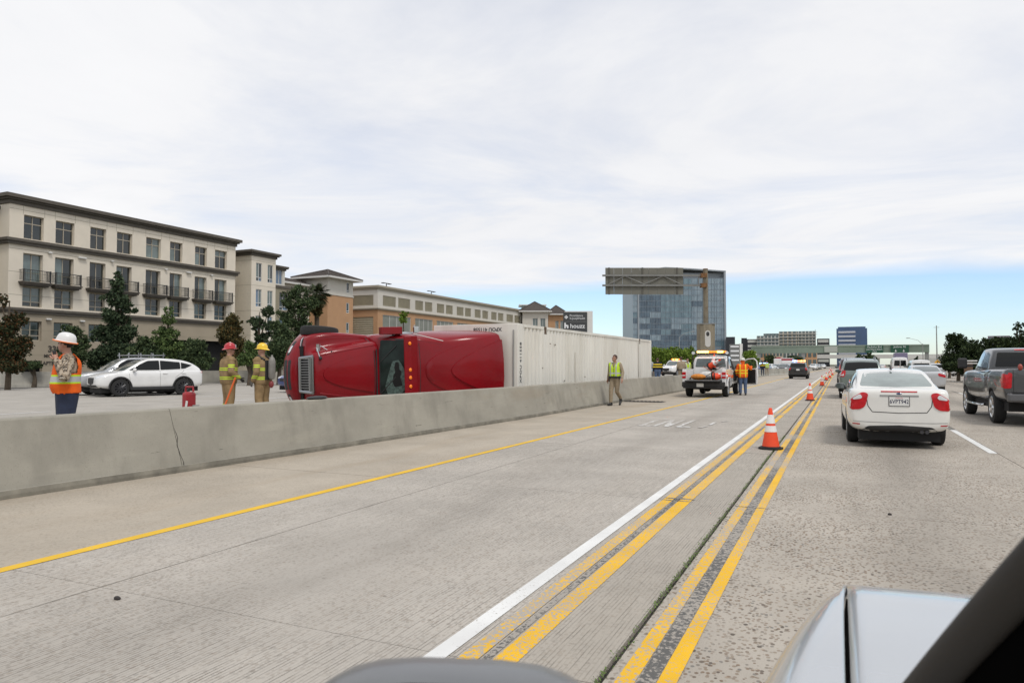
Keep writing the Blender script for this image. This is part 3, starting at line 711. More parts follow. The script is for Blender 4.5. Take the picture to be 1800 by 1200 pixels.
# ---- olive bay beyond it
C3 = thing('apartment_bay', 'olive bay of the apartments with recessed windows behind the narrow cream wing', 'building', (-60.4, 66.0, 0))
r3 = [(10.95, 12.7), (7.9, 10.0), (5.2, 7.0), (2.4, 4.2)]
facade('upper_wall', C3, -1.9, .0, 10.7, 13.0, [(-1.5, -.4, 10.95, 12.7)], facing_x, m_lgrey, .12); cornice(C3, -8, 0, -1.9, 0, 12.65, m_corn, .5, .35)
facade('wall', C3, -1.9, 1.6, 0, 10.7, [(-1.2, .6, z0, z1) for z0, z1 in r3[1:]], facing_x, m_olive, .5, org=(.3, 0, 0)); band('string_course', C3, -6, .42, -1.95, 1.7, 10.5, 10.78, m_corn)
facade('side_wall', C3, -5, .3, 0, 10.5, [], facing_my, m_olive, org=(0, -1.9, 0))
band('back', C3, -7, -.6, -1.85, 1.5, 0, 10.4, m_olive); band('back_upper', C3, -7, -.5, -1.85, -.1, 10.8, 12.8, m_lgrey)
window(C3, -1.5, -.4, 10.95, 12.7, facing_x, depth=.1, mf=m_framew, panes=[m_glass3])
for z0, z1 in r3[1:]: window(C3, -1.2, .6, z0, z1, facing_x, depth=.4, mf=m_framew, org=(.3, 0, 0), trans=(.2,), panes=[m_glass3, m_glass])
# ---- stair tower with hipped tile roof
def hip(parent, x0, x1, y0, y1, z, h, m, ov=.9, ridge=0.0):
    b = MB(); X0, X1, Y0, Y1 = x0 - ov, x1 + ov, y0 - ov, y1 + ov; cx, cy = (x0 + x1) / 2, (y0 + y1) / 2
    v = [(X0, Y0, z), (X1, Y0, z), (X1, Y1, z), (X0, Y1, z), (cx, cy - ridge, z + h), (cx, cy + ridge, z + h)]
    b.add(v, [(0, 1, 4), (1, 2, 5, 4), (2, 3, 5), (3, 0, 4, 5), (3, 2, 1, 0)])
    o = b.build('roof', m, parent)
    # rows of tiles as raised courses
    t = MB()
    for k in range(1, 9):
        q = k / 9
        for (a, c, e) in (((X0, Y0), (X1, Y0), 4), ((X1, Y0), (X1, Y1), 0)):
            pa = Vector((*a, z)).lerp(Vector((cx, cy - ridge if a[1] == Y0 else cy + ridge, z + h)), q); pc = Vector((*c, z)).lerp(Vector((cx, cy - ridge if c[1] == Y0 else cy + ridge, z + h)), q)
            t.tube([pa, pc], .05, 5)
    t.build('tile_courses', m, o)
    tr = MB(); tr.b2(X0, X1, Y0, Y1, z - .22, z - .004); tr.build('eaves', m_white, parent)
    rd = MB()
    for a in ((X0, Y0), (X1, Y0), (X1, Y1)): rd.tube([(a[0], a[1], z + .05), (cx, cy, z + h + .05)], .09, 6)
    rd.build('hip_ridges', m_tile, o)
    return o
T4 = thing('stair_tower', 'square stair tower with hipped dark tile roof, pale above and terracotta below', 'building', (-60, 76.3, 0))
tw = [(.95, 1.55, z, z + 1.35) for z in (11.1, 8.35, 5.7)]
facade('upper_wall', T4, -2.9, 2.4, 10.6, 12.7, [tw[0]], facing_x, m_lgrey, .1); facade('lower_wall', T4, -2.9, 2.4, 0, 10.598, tw[1:], facing_x, m_orange, .1)
facade('side_upper', T4, -4.4, 0, 10.6, 12.7, [], facing_my, m_lgrey, org=(0, -2.9, 0)); facade('side_lower', T4, -4.4, 0, 0, 10.598, [], facing_my, m_orange, org=(0, -2.9, 0))
band('string_course', T4, -4.5, .07, -2.98, 2.48, 10.5, 10.68, m_lgrey); band('core', T4, -4.4, -.2, -2.8, 2.3, 0, 12.6, m_orange)
for t_ in tw: window(T4, *t_, facing_x, depth=.06, mull=(), trans=(.2,), mf=m_framew, panes=[m_glass])
hip(T4, -4.4, 0, -2.9, 2.4, 12.85, 1.25, m_tile, .95)
T5 = thing('apartment_roof_block', 'low tiled roof block between the cream wing and the stair tower', 'building', (-63, 71, 0))
band('wall', T5, -6, 0, -5, 3.5, 0, 11.6, m_lgrey); hip(T5, -6, 0, -5, 3.5, 11.8, 1.0, m_tile, .7, 2.0)
# ---- long parking garage
P6 = thing('parking_garage', 'long parking garage, pale grey above terracotta, with rows of tan louvred openings', 'building', (-60, 84.4, 0))
l6 = []
def gy(u): return XP(u, 540, -60).y - 84.4
for a, c in ((673, 696), (700, 721), (730, 744), (747, 760), (768, 781), (784, 796), (803, 815), (817.5, 828), (834.5, 845), (848, 858), (863.5, 873), (875.5, 885), (890.5, 902), (904.5, 915)):
    l6.append((gy(a), gy(c)))
yE = gy(921)
up = [(a, c, 9.95, 11.45) for a, c in l6]
facade('upper_wall', P6, 0, yE, 9.55, 12.3, up, facing_x, m_lgrey, .2)
lo6 = [(gy(673), gy(722.5), 6.0, 8.65), (gy(730), gy(761), 6.0, 8.65), (gy(768), gy(797), 6.0, 8.65), (gy(804), gy(829), 6.0, 8.65)]
facade('lower_wall', P6, 0, yE, 0, 9.3, lo6, facing_x, m_orange, .2)
facade('side_upper', P6, -5.2, 0, 9.55, 12.3, [(-4.6, -.75, 9.95, 11.45)], facing_my, m_lgrey, .2); facade('side_lower', P6, -5.2, 0, 0, 9.3, [(-4.6, -.75, 5.5, 8.3)], facing_my, m_orange, .2)
mc = MB(); mc.b2(-30, .14, -.14, yE, 9.3, 9.42); mc.b2(-30, .24, -.24, yE, 9.422, 9.56); mc.build('string_course', mat('taupe_trim', (.36, .32, .25), .85), P6)
mc = MB(); mc.b2(-30, .15, -.15, yE, 12.25, 12.5); mc.b2(-30, .32, -.32, yE, 12.502, 12.8); mc.build('cornice', MATS['taupe_trim'], P6)
band('core', P6, -30, -.5, .4, yE - .1, 0, 12.2, m_orange)
band('end_block', P6, -9, -5.2, -1.6, .3, 0, 11.6, m_orange)
def louvre(parent, a0, a1, z0, z1, mp, org=(0, 0, 0), n=9, m=None):
    b = MB(); W = lambda a, o, z: Vector(org) + Vector(mp(a, o, z))
    h = (z1 - z0) / n
    for k in range(n):
        z = z0 + k * h; b.quad(W(a0, -.17, z), W(a1, -.17, z), W(a1, -.06, z + h * .8), W(a0, -.06, z + h * .8)); b.quad(W(a0, -.06, z + h * .8), W(a1, -.06, z + h * .8), W(a1, -.16, z + h), W(a0, -.16, z + h))
    return b.build('louvre_panel', m or m_louv, parent)
for o in up: louvre(P6, *o, facing_x)
louvre(P6, -4.6, -.75, 9.95, 11.45, facing_my); louvre(P6, -4.6, -.75, 5.5, 8.3, facing_my)
m_mesh = mat('garage_screen', (.22, .23, .20), .6, var=.15, vscale=1)
for o in lo6:
    window(P6, *o, facing_x, depth=.12, mull=(.25, .5, .75), mf=m_framew, panes=[m_mesh], fw=.09)
for u in (708, 785):
    y = gy(u); lp = MB(); lp.cyl((-3, y, 12.2), (-3, y, 13.9), .07, n=8); lp.b2(-3.12, -2.88, y - .9, y + .9, 13.84, 13.92); lp.b2(-3.2, -2.8, y - 1.1, y - .55, 13.80, 13.9); lp.b2(-3.2, -2.8, y + .55, y + 1.1, 13.80, 13.9)
    lp.build('roof_lamp', m_dkmetal, P6)
# ---- tiled houses and pale block beyond the garage
for (u0, u1, vt, zc, lab, wallm) in ((918, 962, 550, 150, 'house with dark hipped roof just beyond the end of the parking garage', m_lgrey), (963, 992, 555, 162, 'house with dark hipped roof directly left of the dark tenant sign', m_orange)):
    a = ZP(u0, vt, zc); c = ZP(u1, vt, zc); w_ = (c - a).length; zz_ = a.z
    H_ = thing('tiled_house', lab, 'building', ((a.x + c.x) / 2, (a.y + c.y) / 2, 0), YAW)
    facade('wall', H_, -w_ / 2, w_ / 2, 0, zz_, [(-w_ * .1, w_ * .1, zz_ - 3.2, zz_ - 1.3), (w_ * .2, w_ * .4, zz_ - 3.2, zz_ - 1.3)], facing_my, wallm, .2, org=(0, -3, 0))
    band('core', H_, -w_ / 2, w_ / 2, -2.5, 4, 0, zz_ - .05, wallm)
    for q in ((-.1, .1), (.2, .4)): window(H_, w_ * q[0], w_ * q[1], zz_ - 3.2, zz_ - 1.3, facing_my, org=(0, -3, 0), mf=m_framew, panes=[m_glass2])
    hip(H_, -w_ / 2, w_ / 2, -3, 4, zz_ + .2, 2.2, m_tile, .8, 0)
Pb = thing('pale_office_block', 'pale flat-roofed block with green glass peeping over the tiled roofs', 'building', ZP(938, 560, 260).to_2d().to_3d(), YAW)
band('wall', Pb, -9, 8, -6, 6, 0, 20.5, m_white); band('glass_band', Pb, -8.5, 7.5, -6.05, -5.9, 19.0, 20.2, m_glass2); band('glass_band', Pb, -8.5, 7.5, -6.05, -5.9, 15.5, 17.8, m_glass2); band('penthouse', Pb, -4.5, 3.5, -4, 4, 20.5, 22.6, m_glass2); band('roof_slab', Pb, -5.5, 4.5, -5, 5, 22.6, 22.9, m_white)

# ---- tenant sign
a = ZP(990, 548, 120); c = ZP(1032, 548, 120); wS = (c - a).length; zt = a.z
S7 = thing('tenant_sign', 'dark monument sign with white lettering and cross on a pale slab above the container', 'sign', ((a.x + c.x) / 2, (a.y + c.y) / 2, 0), YAW)
band('slab', S7, -wS / 2 + .25, wS / 2 + .95, .05, .8, 0, zt + .15, m_white); band('face', S7, -wS / 2, wS / 2, -.12, .05, 0, zt - .05, mat('charcoal_panel', (.045, .048, .05), .6))
m_sw = mat('sign_white', (.72, .73, .74), .6)
rs = (R_(90), 0, 0)
text_obj('lettering', 'Providence', .50, m_sw, S7, (-.95, -.13, zt - .65), rs, align='LEFT', ext=.01); text_obj('lettering', 'St.JosephHealth', .50, m_sw, S7, (-.95, -.13, zt - 1.12), rs, sx=.82, align='LEFT', ext=.01)
cx_ = MB()
for dx, dz in ((.16, 0), (-.16, 0), (0, .16), (0, -.16)): cx_.box((-1.52 + dx, -.14, zt - .9 + dz), (.24, .03, .24))
cx_.build('emblem', m_sw, S7)
band('divider', S7, -wS / 2 + .1, wS / 2 - .1, -.135, -.125, zt - 1.66, zt - 1.62, m_metal)
text_obj('lettering', 'houzz', 1.05, m_sw, S7, (.38, -.13, zt - 2.42), rs, ext=.01, bold=.015)
hb = MB(); zb_ = zt - 2.8
hb.prism([(-1.85, zb_), (-1.6, zb_), (-1.6, zb_ + .3), (-1.4, zb_ + .3), (-1.4, zb_), (-1.15, zb_), (-1.15, zb_ + .52), (-1.58, zb_ + .66), (-1.58, zb_ + .95), (-1.85, zb_ + .95)], -.16, -.13, 'y'); hb.build('emblem', m_sw, S7)
# ---- glass office tower
a = ZP(1112, 475, 350); c = ZP(1275, 475, 350); wT = (c - a).length; zt = a.z
T8 = thing('glass_tower', 'tall blue glass office tower with a sloping roof frame behind the overhead sign', 'building', ((a.x + c.x) / 2, (a.y + c.y) / 2, 0), YAW)
def tower_glass(name, c0, c1, v=.4):
    m, t, b = nodes_mat(name); L = t.links.new
    oi = t.nodes.new('ShaderNodeNewGeometry'); n = t.nodes.new('ShaderNodeTexNoise'); n.inputs['Scale'].default_value = .35; n.inputs['Detail'].default_value = 5; L(oi.outputs['Position'], n.inputs['Vector'])
    r = t.nodes.new('ShaderNodeValToRGB'); r.color_ramp.elements[0].position = .35; r.color_ramp.elements[1].position = .65; r.color_ramp.elements[0].color = (*c0, 1); r.color_ramp.elements[1].color = (*c1, 1)
    L(n.outputs['Fac'], r.inputs['Fac']); L(r.outputs[0], b.inputs['Base Color']); b.inputs['Roughness'].default_value = .12; b.inputs['Specular IOR Level'].default_value = .7
    return m
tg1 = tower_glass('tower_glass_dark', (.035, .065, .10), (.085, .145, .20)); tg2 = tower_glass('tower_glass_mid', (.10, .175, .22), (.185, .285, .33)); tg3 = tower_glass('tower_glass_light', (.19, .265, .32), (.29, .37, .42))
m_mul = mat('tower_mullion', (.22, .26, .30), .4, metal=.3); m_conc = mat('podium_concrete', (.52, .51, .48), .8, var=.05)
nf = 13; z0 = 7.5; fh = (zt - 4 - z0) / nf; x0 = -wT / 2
zones = [(0, .055, tg3), (.062, .30, tg1), (.30, .63, tg2), (.63, 1.0, tg3)]  # glass tones paint in the reflections: dark low and left, paler to the right
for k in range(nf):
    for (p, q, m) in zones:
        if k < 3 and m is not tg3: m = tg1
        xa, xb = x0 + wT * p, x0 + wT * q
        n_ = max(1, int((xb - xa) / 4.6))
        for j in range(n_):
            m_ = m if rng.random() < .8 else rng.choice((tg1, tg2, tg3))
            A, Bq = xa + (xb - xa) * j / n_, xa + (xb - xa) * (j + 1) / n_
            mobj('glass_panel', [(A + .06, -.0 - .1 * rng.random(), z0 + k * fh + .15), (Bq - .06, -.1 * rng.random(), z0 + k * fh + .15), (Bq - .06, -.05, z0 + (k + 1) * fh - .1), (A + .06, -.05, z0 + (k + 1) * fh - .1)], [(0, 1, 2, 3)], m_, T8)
band('core', T8, x0, x0 + wT, .25, 32, 0, zt - 4, m_mul)
fin = MB(); n_ = 60
for k in range(n_ + 1):
    x = x0 + wT * k / n_; fin.b2(x - .06, x + .06, -.32 if k % 3 == 0 else -.16, .1, z0, zt - 4)
for k in range(nf + 1): fin.b2(x0, x0 + wT, -.12, .1, z0 + k * fh - .1, z0 + k * fh + .12)
o = fin.build('mullions', m_mul, T8); o['kind'] = 'stuff'
band('pilaster', T8, x0 + wT * .05, x0 + wT * .068, -.6, .3, 4, zt - 1.5, mat('tower_frame', (.29, .32, .35), .5))
rf = MB(); tf = MATS['tower_frame']
rf.b2(x0 + wT - .9, x0 + wT, -.7, 30, 4, zt - .3); rf.prism([(x0, zt - 1.2), (x0 + wT * .35, zt + .9), (x0 + wT * .62, zt + .3), (x0 + wT, zt - .9), (x0 + wT, zt - .3), (x0 + wT * .62, zt + .9), (x0 + wT * .35, zt + 1.5), (x0, zt - .6)], -.8, 31, 'y')
rf.build('roof_frame', tf, T8); band('crown_wall', T8, x0 + .5, x0 + wT - .9, 2.5, 3, zt - 4, zt - 1.0, tf)
band('podium', T8, x0 - 8, x0 + wT + 14, -6, 20, 4.6, 7.2, m_conc); 
for k in range(9): xx = x0 - 7 + k * 7.5; band('podium_column', T8, xx, xx + .9, -5.8, -4.9, 0, 4.6, m_conc)
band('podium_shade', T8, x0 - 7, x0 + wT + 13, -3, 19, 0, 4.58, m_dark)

# ---- dark blocks, condominiums and blue tower ahead
def far_block(name, label, u0, u1, vt, zc, depth, m, rows=0, colsn=0, mw=None, mb=None, name2='window_band'):
    a = ZP(u0, vt, zc); c = ZP(u1, vt, zc); w = (c - a).length
    T = thing(name, label, 'building', ((a.x + c.x) / 2, (a.y + c.y) / 2, 0), math.atan2(-(a.x + c.x), a.y + c.y)); w *= math.cos(T.rotation_euler[2] - YAW)
    band('wall', T, -w / 2, w / 2, 0, depth, 0, a.z, m)
    T['w'] = 0.0; del T['w']
    if rows:
        fh = min(3.3, a.z / rows)
        for r in range(rows):
            z = a.z - (r + 1) * fh + .7
            if z < 1: break
            if colsn <= 1: band(name2, T, -w / 2 + .6, w / 2 - .6, -.12, .05, z, z + fh * .55, mw or m_glass)
            else:
                for k in range(colsn):
                    xa = -w / 2 + w * (k + .16) / colsn; xb = -w / 2 + w * (k + .84) / colsn
                    band('window', T, xa, xb, -.12, .05, z, z + fh * .66, mw or m_glass)
        if mb:
            for r in range(rows): band('balcony_slab', T, -w / 2 - .2, w / 2 + .2, -1.0, -.13, a.z - (r + 1) * fh + .35, a.z - (r + 1) * fh + .62, mb)
    return T
m_blkg = mat('black_glass_block', (.018, .02, .026), .2, var=.3, vscale=.05); m_beige = mat('condo_beige', (.52, .46, .36), .85, var=.06, vscale=.2); m_cgrey = mat('condo_grey', (.54, .54, .50), .85, var=.05, vscale=.2)
m_cgl = mat('condo_glass', (.09, .12, .12), .15, spec=.7, var=.4, vscale=.3)
far_block('dark_block', 'black flat-topped block right of the glass tower', 1276, 1292, 592, 330, 20, m_blkg)
far_block('dark_office_block', 'black glass block at the left end of the condominiums', 1303, 1313, 594, 440, 22, m_blkg)
far_block('office_block', 'low pale office block with white floor bands left of the condominiums', 1312.5, 1331, 596, 435, 20, m_blkg, 6, 1, m_cgrey)
far_block('condominium', 'grey-green condominium block with open balconies, left in the group ahead', 1330, 1369, 590, 425, 20, m_cgrey, 9, 6, m_cgl, m_white)
far_block('condominium', 'green glass condominium set back behind the others', 1342, 1374, 586, 470, 20, m_cgl, 9, 5, m_glass2)
far_block('condominium', 'tallest beige condominium block with rows of windows in the group ahead', 1369, 1400, 582.5, 430, 20, m_beige, 11, 4, m_cgl, m_white)
far_block('condominium', 'pale condominium block with white frames at the right of the beige one', 1391, 1434, 582, 445, 24, m_cgrey, 11, 7, m_cgl, m_white)
far_block('office_block', 'dark low office with pale bands just left of the green overpass', 1436, 1458, 595, 480, 20, m_blkg, 5, 1, m_cgrey)
for i, (u0, u1, vt, m, lab) in enumerate(((1331, 1352, 617, m_orange, 'low terracotta and beige shop block under the condominiums, leftmost'), (1352, 1376, 615, m_beige, 'low beige shop block under the condominiums'), (1376, 1402, 618, m_cgrey, 'low grey shop block under the condominiums'), (1402, 1436, 617, m_orange, 'low brick and beige shop block under the condominiums, beside the green overpass'))):
    far_block('shop_block', lab, u0, u1, vt, 300 + i * 4, 12, m, 2, 4, m_cgl)
TB = far_block('blue_tower', 'blue glass office tower with white floor bands rising over the overpass', 1470, 1524, 577, 500, 30, mat('blue_glass', (.035, .085, .19), .15, spec=.7, var=.2, vscale=.08), 0)
a = ZP(1470, 577, 500); w = (ZP(1524, 577, 500) - a).length * math.cos(TB.rotation_euler[2] - YAW)
for k in range(8): band('floor_band', TB, -w / 2 + w * .06, -w / 2 + w * .62, -.3, .05, a.z - 3.2 - k * 3.0, a.z - 1.9 - k * 3.0, mat('blue_tower_white', (.55, .57, .62), .6))
band('crown', TB, -w / 2 + 1, w / 2 - 1, .5, 28, a.z, a.z + 1.2, MATS['blue_glass'])
far_block('office_block', 'grey violet office building half hidden behind the trees on the right', 1736, 1775, 590, 420, 20, mat('violet_office', (.26, .22, .26), .8), 4, 1, m_cgl)
# ---- stacked tenant sign boards left of the pickup worker
a = ZP(1283, 604, 150); c = ZP(1302.5, 604, 150); w = (c - a).length
S9 = thing('stacked_sign', 'grey pylon sign with four stacked name boards beside the glass tower', 'sign', ((a.x + c.x) / 2, (a.y + c.y) / 2, 0), YAW)
band('slab', S9, w / 2 - .3, w / 2 + .3, -.1, .5, 0, a.z, m_white); band('face', S9, -w / 2, w / 2 - .3, 0, .4, .5, a.z - .1, mat('sign_grey', (.16, .165, .16), .6))
for k in range(4): band('name_board', S9, -w / 2 + .12, w / 2 - .45, -.05, -.002, a.z - .75 - k * .95, a.z - .42 - k * .95, m_sw)
# ---- overpass ahead: green girder bridge with signs
a = ZP(1436, 607, 250); c = ZP(1634, 607, 250)
Y0 = 270.; xl, xr = ZP(1436, 607, 246).x - 22, YP(1633.5, 607, Y0).x
OB = thing('green_overpass', 'green girder overpass carrying highway signs across the road ahead', 'bridge', (0, Y0, 0))
m_girder = mat('green_girder', (.20, .255, .205), .7, var=.1, vscale=.3, dirt=(.1, .12, .09), dscale=.1)
ztop, zbot = YP(1540, 606.5, Y0).z, YP(1540, 619.5, Y0).z
band('girder', OB, xl, xr, 0, 2.2, zbot, ztop, m_girder); band('parapet', OB, xl, xr, -.12, -.002, ztop - .35, ztop + .12, mat('girder_cap', (.22, .27, .22), .7))
for x in (xr - 1.2, xl + 2, -12): band('pier', OB, x, x + 1.1, .4, 1.8, 0, zbot, m_metal)
m_sgn = mat('highway_sign_green', (.012, .075, .04), .5)
def psx(u): return YP(u, 612, Y0 - .4).x
for (u0, u1, lines) in ((1521.5, 1552.5, (('MacArthur Blvd', .95), ('John Wayne Airport', .8), ('1 MILE', .7))), (1565.5, 1597.5, (('Jamboree  Rd', .9), ('', .7), ('↓      ↓', .9)))):
    xa, xb = psx(u0), psx(u1); sg = band('sign_panel', OB, xa, xb, -.42, -.3, zbot - .1, ztop - .1, m_sgn)
    for i, (s_, sz) in enumerate(lines):
        if s_.strip() and '↓' not in s_: text_obj('lettering', s_, sz, m_sw, sg, ((xa + xb) / 2, -.43, ztop - .62 - i * (ztop - zbot) / 3.1), rs, sx=.72, ext=.005)
        elif s_:
            ar = MB()
            for dx in (-.22, .22):
                xx = (xa + xb) / 2 + dx * (xb - xa); zz_ = zbot + .5
                ar.prism([(xx - .35, zz_), (xx, zz_ - .4), (xx + .35, zz_), (xx + .1, zz_), (xx + .1, zz_ + .45), (xx - .1, zz_ + .45), (xx - .1, zz_)], -.44, -.425, 'y')
            ar.build('arrows', m_sw, sg)
band('pale_panel', OB, psx(1449), psx(1472), -.3, -.15, zbot + .2, ztop - .3, mat('pale_sign', (.40, .42, .38), .7))
OB2 = thing('grey_overpass', 'low grey concrete overpass in the distance under the green one', 'bridge', (0, 420, 0))
for (x0_, x1_, z0_, z1_, nm) in ((-70, 60, 4.6, 6.6, 'deck'),): band(nm, OB2, x0_, x1_, 0, 8, z0_, z1_, m_conc)
for x in (-40, -14, 18, 40): band('pier', OB2, x, x + 1.5, 1, 7, 0, 4.6, m_conc)
band('abutment', OB2, 26, 60, -4, 8, 0, 4.6, m_conc); band('abutment', OB2, -70, -42, -4, 8, 0, 4.6, m_conc)
# ---- overhead sign (seen from behind) on its post in the median
pz = 52.0; pb = ZP(1241, 600, pz)
SG = thing('overhead_sign', 'grey back of an overhead highway sign held by a rusty cantilever post', 'sign', (pb.x, pb.y, 0), YAW)
m_post = mat('post_weathered', (.19, .165, .12), .75, var=.25, vscale=1.5, dirt=(.12, .075, .035), dscale=2.2, damt=.8); m_rust = mat('rust', (.17, .085, .035), .85, var=.4, vscale=6)
zt = ZP(1241, 473, pz).z; zp = ZP(1241, 570, pz).z; k_ = pz / 1250
b_ = MB(); b_.cyl((0, 0, 0), (0, 0, zt), 4.7 * k_ * 1.0, 4.1 * k_, 20); b_.build('post', m_post, SG, True)
b_ = MB(); b_.cyl((0, 0, zt), (0, 0, zt + .05), 4.4 * k_, n=20); b_.build('post_cap', m_rust, SG, True)
pd = MB(); wp = 13 * k_
pd.prism([(-wp, -wp * .8), (-wp * .45, -wp), (wp * .45, -wp), (wp, -wp * .8), (wp, wp), (-wp, wp)], 0, zp); pd.build('pedestal', mat('pedestal_concrete', (.235, .205, .15), .9, var=.25, vscale=1.2, stretch=(4, 4, .5)), SG, bevel=.04)
cp = MB(); cp.b2(-wp * 1.03, wp * 1.03, -wp * 1.03, wp * 1.03, zp, zp + .05); cp.build('pedestal_cap', m_metal, SG)
sl_ = MB(); sl_.prism([(math.cos(t) * .21 - .02, zp - 1.1 + (.42 if math.sin(t) > 0 else -.35) + .22 * math.sin(t)) for t in np.linspace(0, 2 * math.pi, 20, endpoint=False)], -wp - .03, -wp + .02, 'y'); sl_.build('inspection_plate', m_conc, SG)
hh = MB(); hh.sphere((-.02, -wp - .03, zp - .72), (.12, .03, .17), 14, 8); hh.build('hand_hole', m_dkmetal, SG)
zA = ZP(1241, 482, pz).z; zB = ZP(1241, 499.5, pz).z; xs0 = (1060 - 1241) * k_ * .985; xs1 = (1202 - 1241) * k_; za0, za1 = zA - .02, zA - .22
arm = MB()
for z in (zA, zB): arm.box((xs0 / 2 - .1, -.05, z - .08), (abs(xs0) + .1, .14, .13))
m_arm = mat('sign_arm_grey', (.20, .20, .19), .55, metal=.3, var=.15)
arm.build('arm', m_arm, SG)
br = MB()
for x, x2 in ((xs0 + .3, xs0 + 1.5), (xs0 + 2.9, xs0 + 1.5), (xs0 + 2.9, xs0 + 4.3), (xs1 - .2, xs0 + 4.3)): br.tube([(x, -.07, zB), (x2, -.07, zA - .12)], .035, 6)
br.tube([(-.52, -.05, zA), (-.52, -.05, zB)], .03, 6); br.build('arm_brace', m_arm, SG)
for z in (zA, zB): cl = MB(); cl.box((-.16, -.02, z - .08), (.42, .5, .30)); cl.build('clamp', m_rust, SG)
pn = MB(); z1_, z0_ = ZP(1130, 470, pz).z, ZP(1130, 517, pz).z; nP = 9
for k in range(nP): pn = MB(); xa = xs0 + .08 + (xs1 - xs0 - .08) * k / nP; xb = xs0 + .08 + (xs1 - xs0 - .08) * (k + 1) / nP; pn.b2(xa + .006, xb - .006, .03, .07, z0_, z1_); pn.build('sign_plank', mat('sign_back', (.155, .15, .125), .75, var=.08, vscale=1), SG)
for x in (xs0 + .35, (xs0 + xs1) / 2 - .1, xs1 - .45): rb = MB(); rb.b2(x - .06, x + .06, -.0, .03, z0_ - .02, z1_ + .02); rb.build('sign_rib', mat('sign_rib_dark', (.09, .085, .07), .7), SG)
# ---- poles
def light_pole(u, vt, zc, lab, arm=1):
    t = ZP(u, vt, zc); T = thing('street_lamp', lab, 'street lamp', (t.x, t.y, 0), YAW)
    b = MB(); b.tube([(0, 0, 0), (0, 0, t.z * .9), (0, 0, t.z)], [.13, .08, .07], 8); b.build('pole', m_metal, T)
    b = MB(); b.tube([(0, 0, t.z - .3), (-1.2 * arm, 0, t.z + .9), (-3.6 * arm, 0, t.z + 1.5)], [.05, .045, .04], 6); b.build('arm', m_metal, T); b = MB(); b.box((-3.9 * arm, 0, t.z + 1.5), (.9, .35, .18)); b.build('lamp_head', m_metal, T, bevel=.05)
light_pole(1622, 604, 190, 'street lamp with a long curved arm above the green overpass')
light_pole(1194, 592, 200, 'faint street lamp in front of the glass tower left of the overhead sign post', -1)
t = ZP(1646, 572, 230); MT = thing('radio_mast', 'tall thin mast standing right of the green overpass', 'mast', (t.x, t.y, 0)); b_ = MB(); b_.tube([(0, 0, 0), (0, 0, t.z)], [.22, .14], 8); b_.build('pole', m_metal, MT); b_ = MB(); b_.tube([(-.8, 0, t.z - .6), (.8, 0, t.z - .6)], .06, 5); b_.build('crossarm', m_metal, MT)
t = ZP(1433, 579, 440); MT = thing('rooftop_mast', 'thin lattice mast above the right end of the condominiums', 'mast', (t.x, t.y, 0)); b_ = MB(); b_.tube([(0, 0, 0), (0, 0, t.z)], [.3, .15], 6); b_.build('pole', m_metal, MT); b_ = MB(); b_.tube([(-1.2, 0, t.z - 1.5), (1.2, 0, t.z - 1.5)], .1, 5); b_.tube([(-1.2, 0, t.z - 3), (1.2, 0, t.z - 3)], .1, 5); b_.build('crossarm', m_metal, MT)
# bank on the right beyond the lanes
bk = [(21, -20, -.1), (21, 60, 0), (19, 110, 0), (24, 300, 0), (60, 300, 5), (60, 100, 6), (44, 40, 5), (40, -20, 5)]
o = mobj('embankment', bk, [(0, 1, 6, 7), (1, 2, 5, 6), (2, 3, 4, 5)], mat('bank_grass', (.10, .115, .045), .95, var=.35, vscale=.5)); struct(o)

# ================================================================== VEHICLES
m_tyre = mat('tyre_rubber', (.018, .018, .018), .85, var=.25, vscale=20)
m_rim = mat('alloy_rim', (.42, .43, .44), .3, metal=.8)
m_rimdk = mat('dark_rim', (.06, .06, .065), .35, metal=.6)
m_chrome = mat('chrome', (.62, .63, .64), .12, metal=1.0)
m_trim = mat('black_plastic', (.022, .022, .023), .6, var=.2, vscale=6)
m_under = mat('underbody', (.01, .01, .01), .9)
m_tint = mat('tinted_glass', (.008, .009, .009), .05, spec=.32)
m_clear = mat('car_glass', (.075, .095, .092), .04, spec=.8, coat=.5, var=.35, vscale=2.2)
m_clear2 = mat('sedan_rear_glass', (.19, .235, .22), .05, spec=.8, coat=.6, var=.28, vscale=2.6)
m_red = mat('tail_light_red', (.46, .006, .012), .15, spec=.4, coat=.15, var=.25, vscale=12)
m_redon = mat('tail_light_lit', (.5, .02, .02), .15, emit=(1, .05, .03), estr=.7)
m_lens = mat('clear_lens', (.62, .64, .66), .08, spec=.8, coat=.6)
m_amber = mat('amber_lens', (.75, .22, .02), .2, coat=.5)
thin_glass, _t, _b = nodes_mat('thin_glass')
_tr = _t.nodes.new('ShaderNodeBsdfTransparent'); _tr.inputs[0].default_value = (.80, .86, .80, 1); _mx = _t.nodes.new('ShaderNodeMixShader'); _fr = _t.nodes.new('ShaderNodeFresnel'); _b.inputs['Roughness'].default_value = .03; _b.inputs['Base Color'].default_value = (.2, .24, .22, 1)
_t.links.new(_fr.outputs[0], _mx.inputs[0]); _t.links.new(_tr.outputs[0], _mx.inputs[1]); _t.links.new(_b.outputs[0], _mx.inputs[2]); _t.links.new(_mx.outputs[0], _t.nodes['Material Output'].inputs['Surface'])
m_plate = mat('plate_white', (.68, .68, .66), .4); m_ink = mat('plate_ink', (.015, .02, .06), .5)
m_seam = mat('panel_gap', (.02, .02, .02), .8)
p_white = paint('paint_white', (.74, .74, .73)); p_pearl = paint('paint_pearl_white', (.72, .715, .68)); p_silver = paint('paint_silver', (.40, .41, .42), .55, .3)
p_grey = paint('paint_dark_grey', (.07, .072, .075), .45, .3); p_green = paint('paint_sage_green', (.16, .20, .185), .35, .32); p_black = paint('paint_black', (.012, .012, .013))
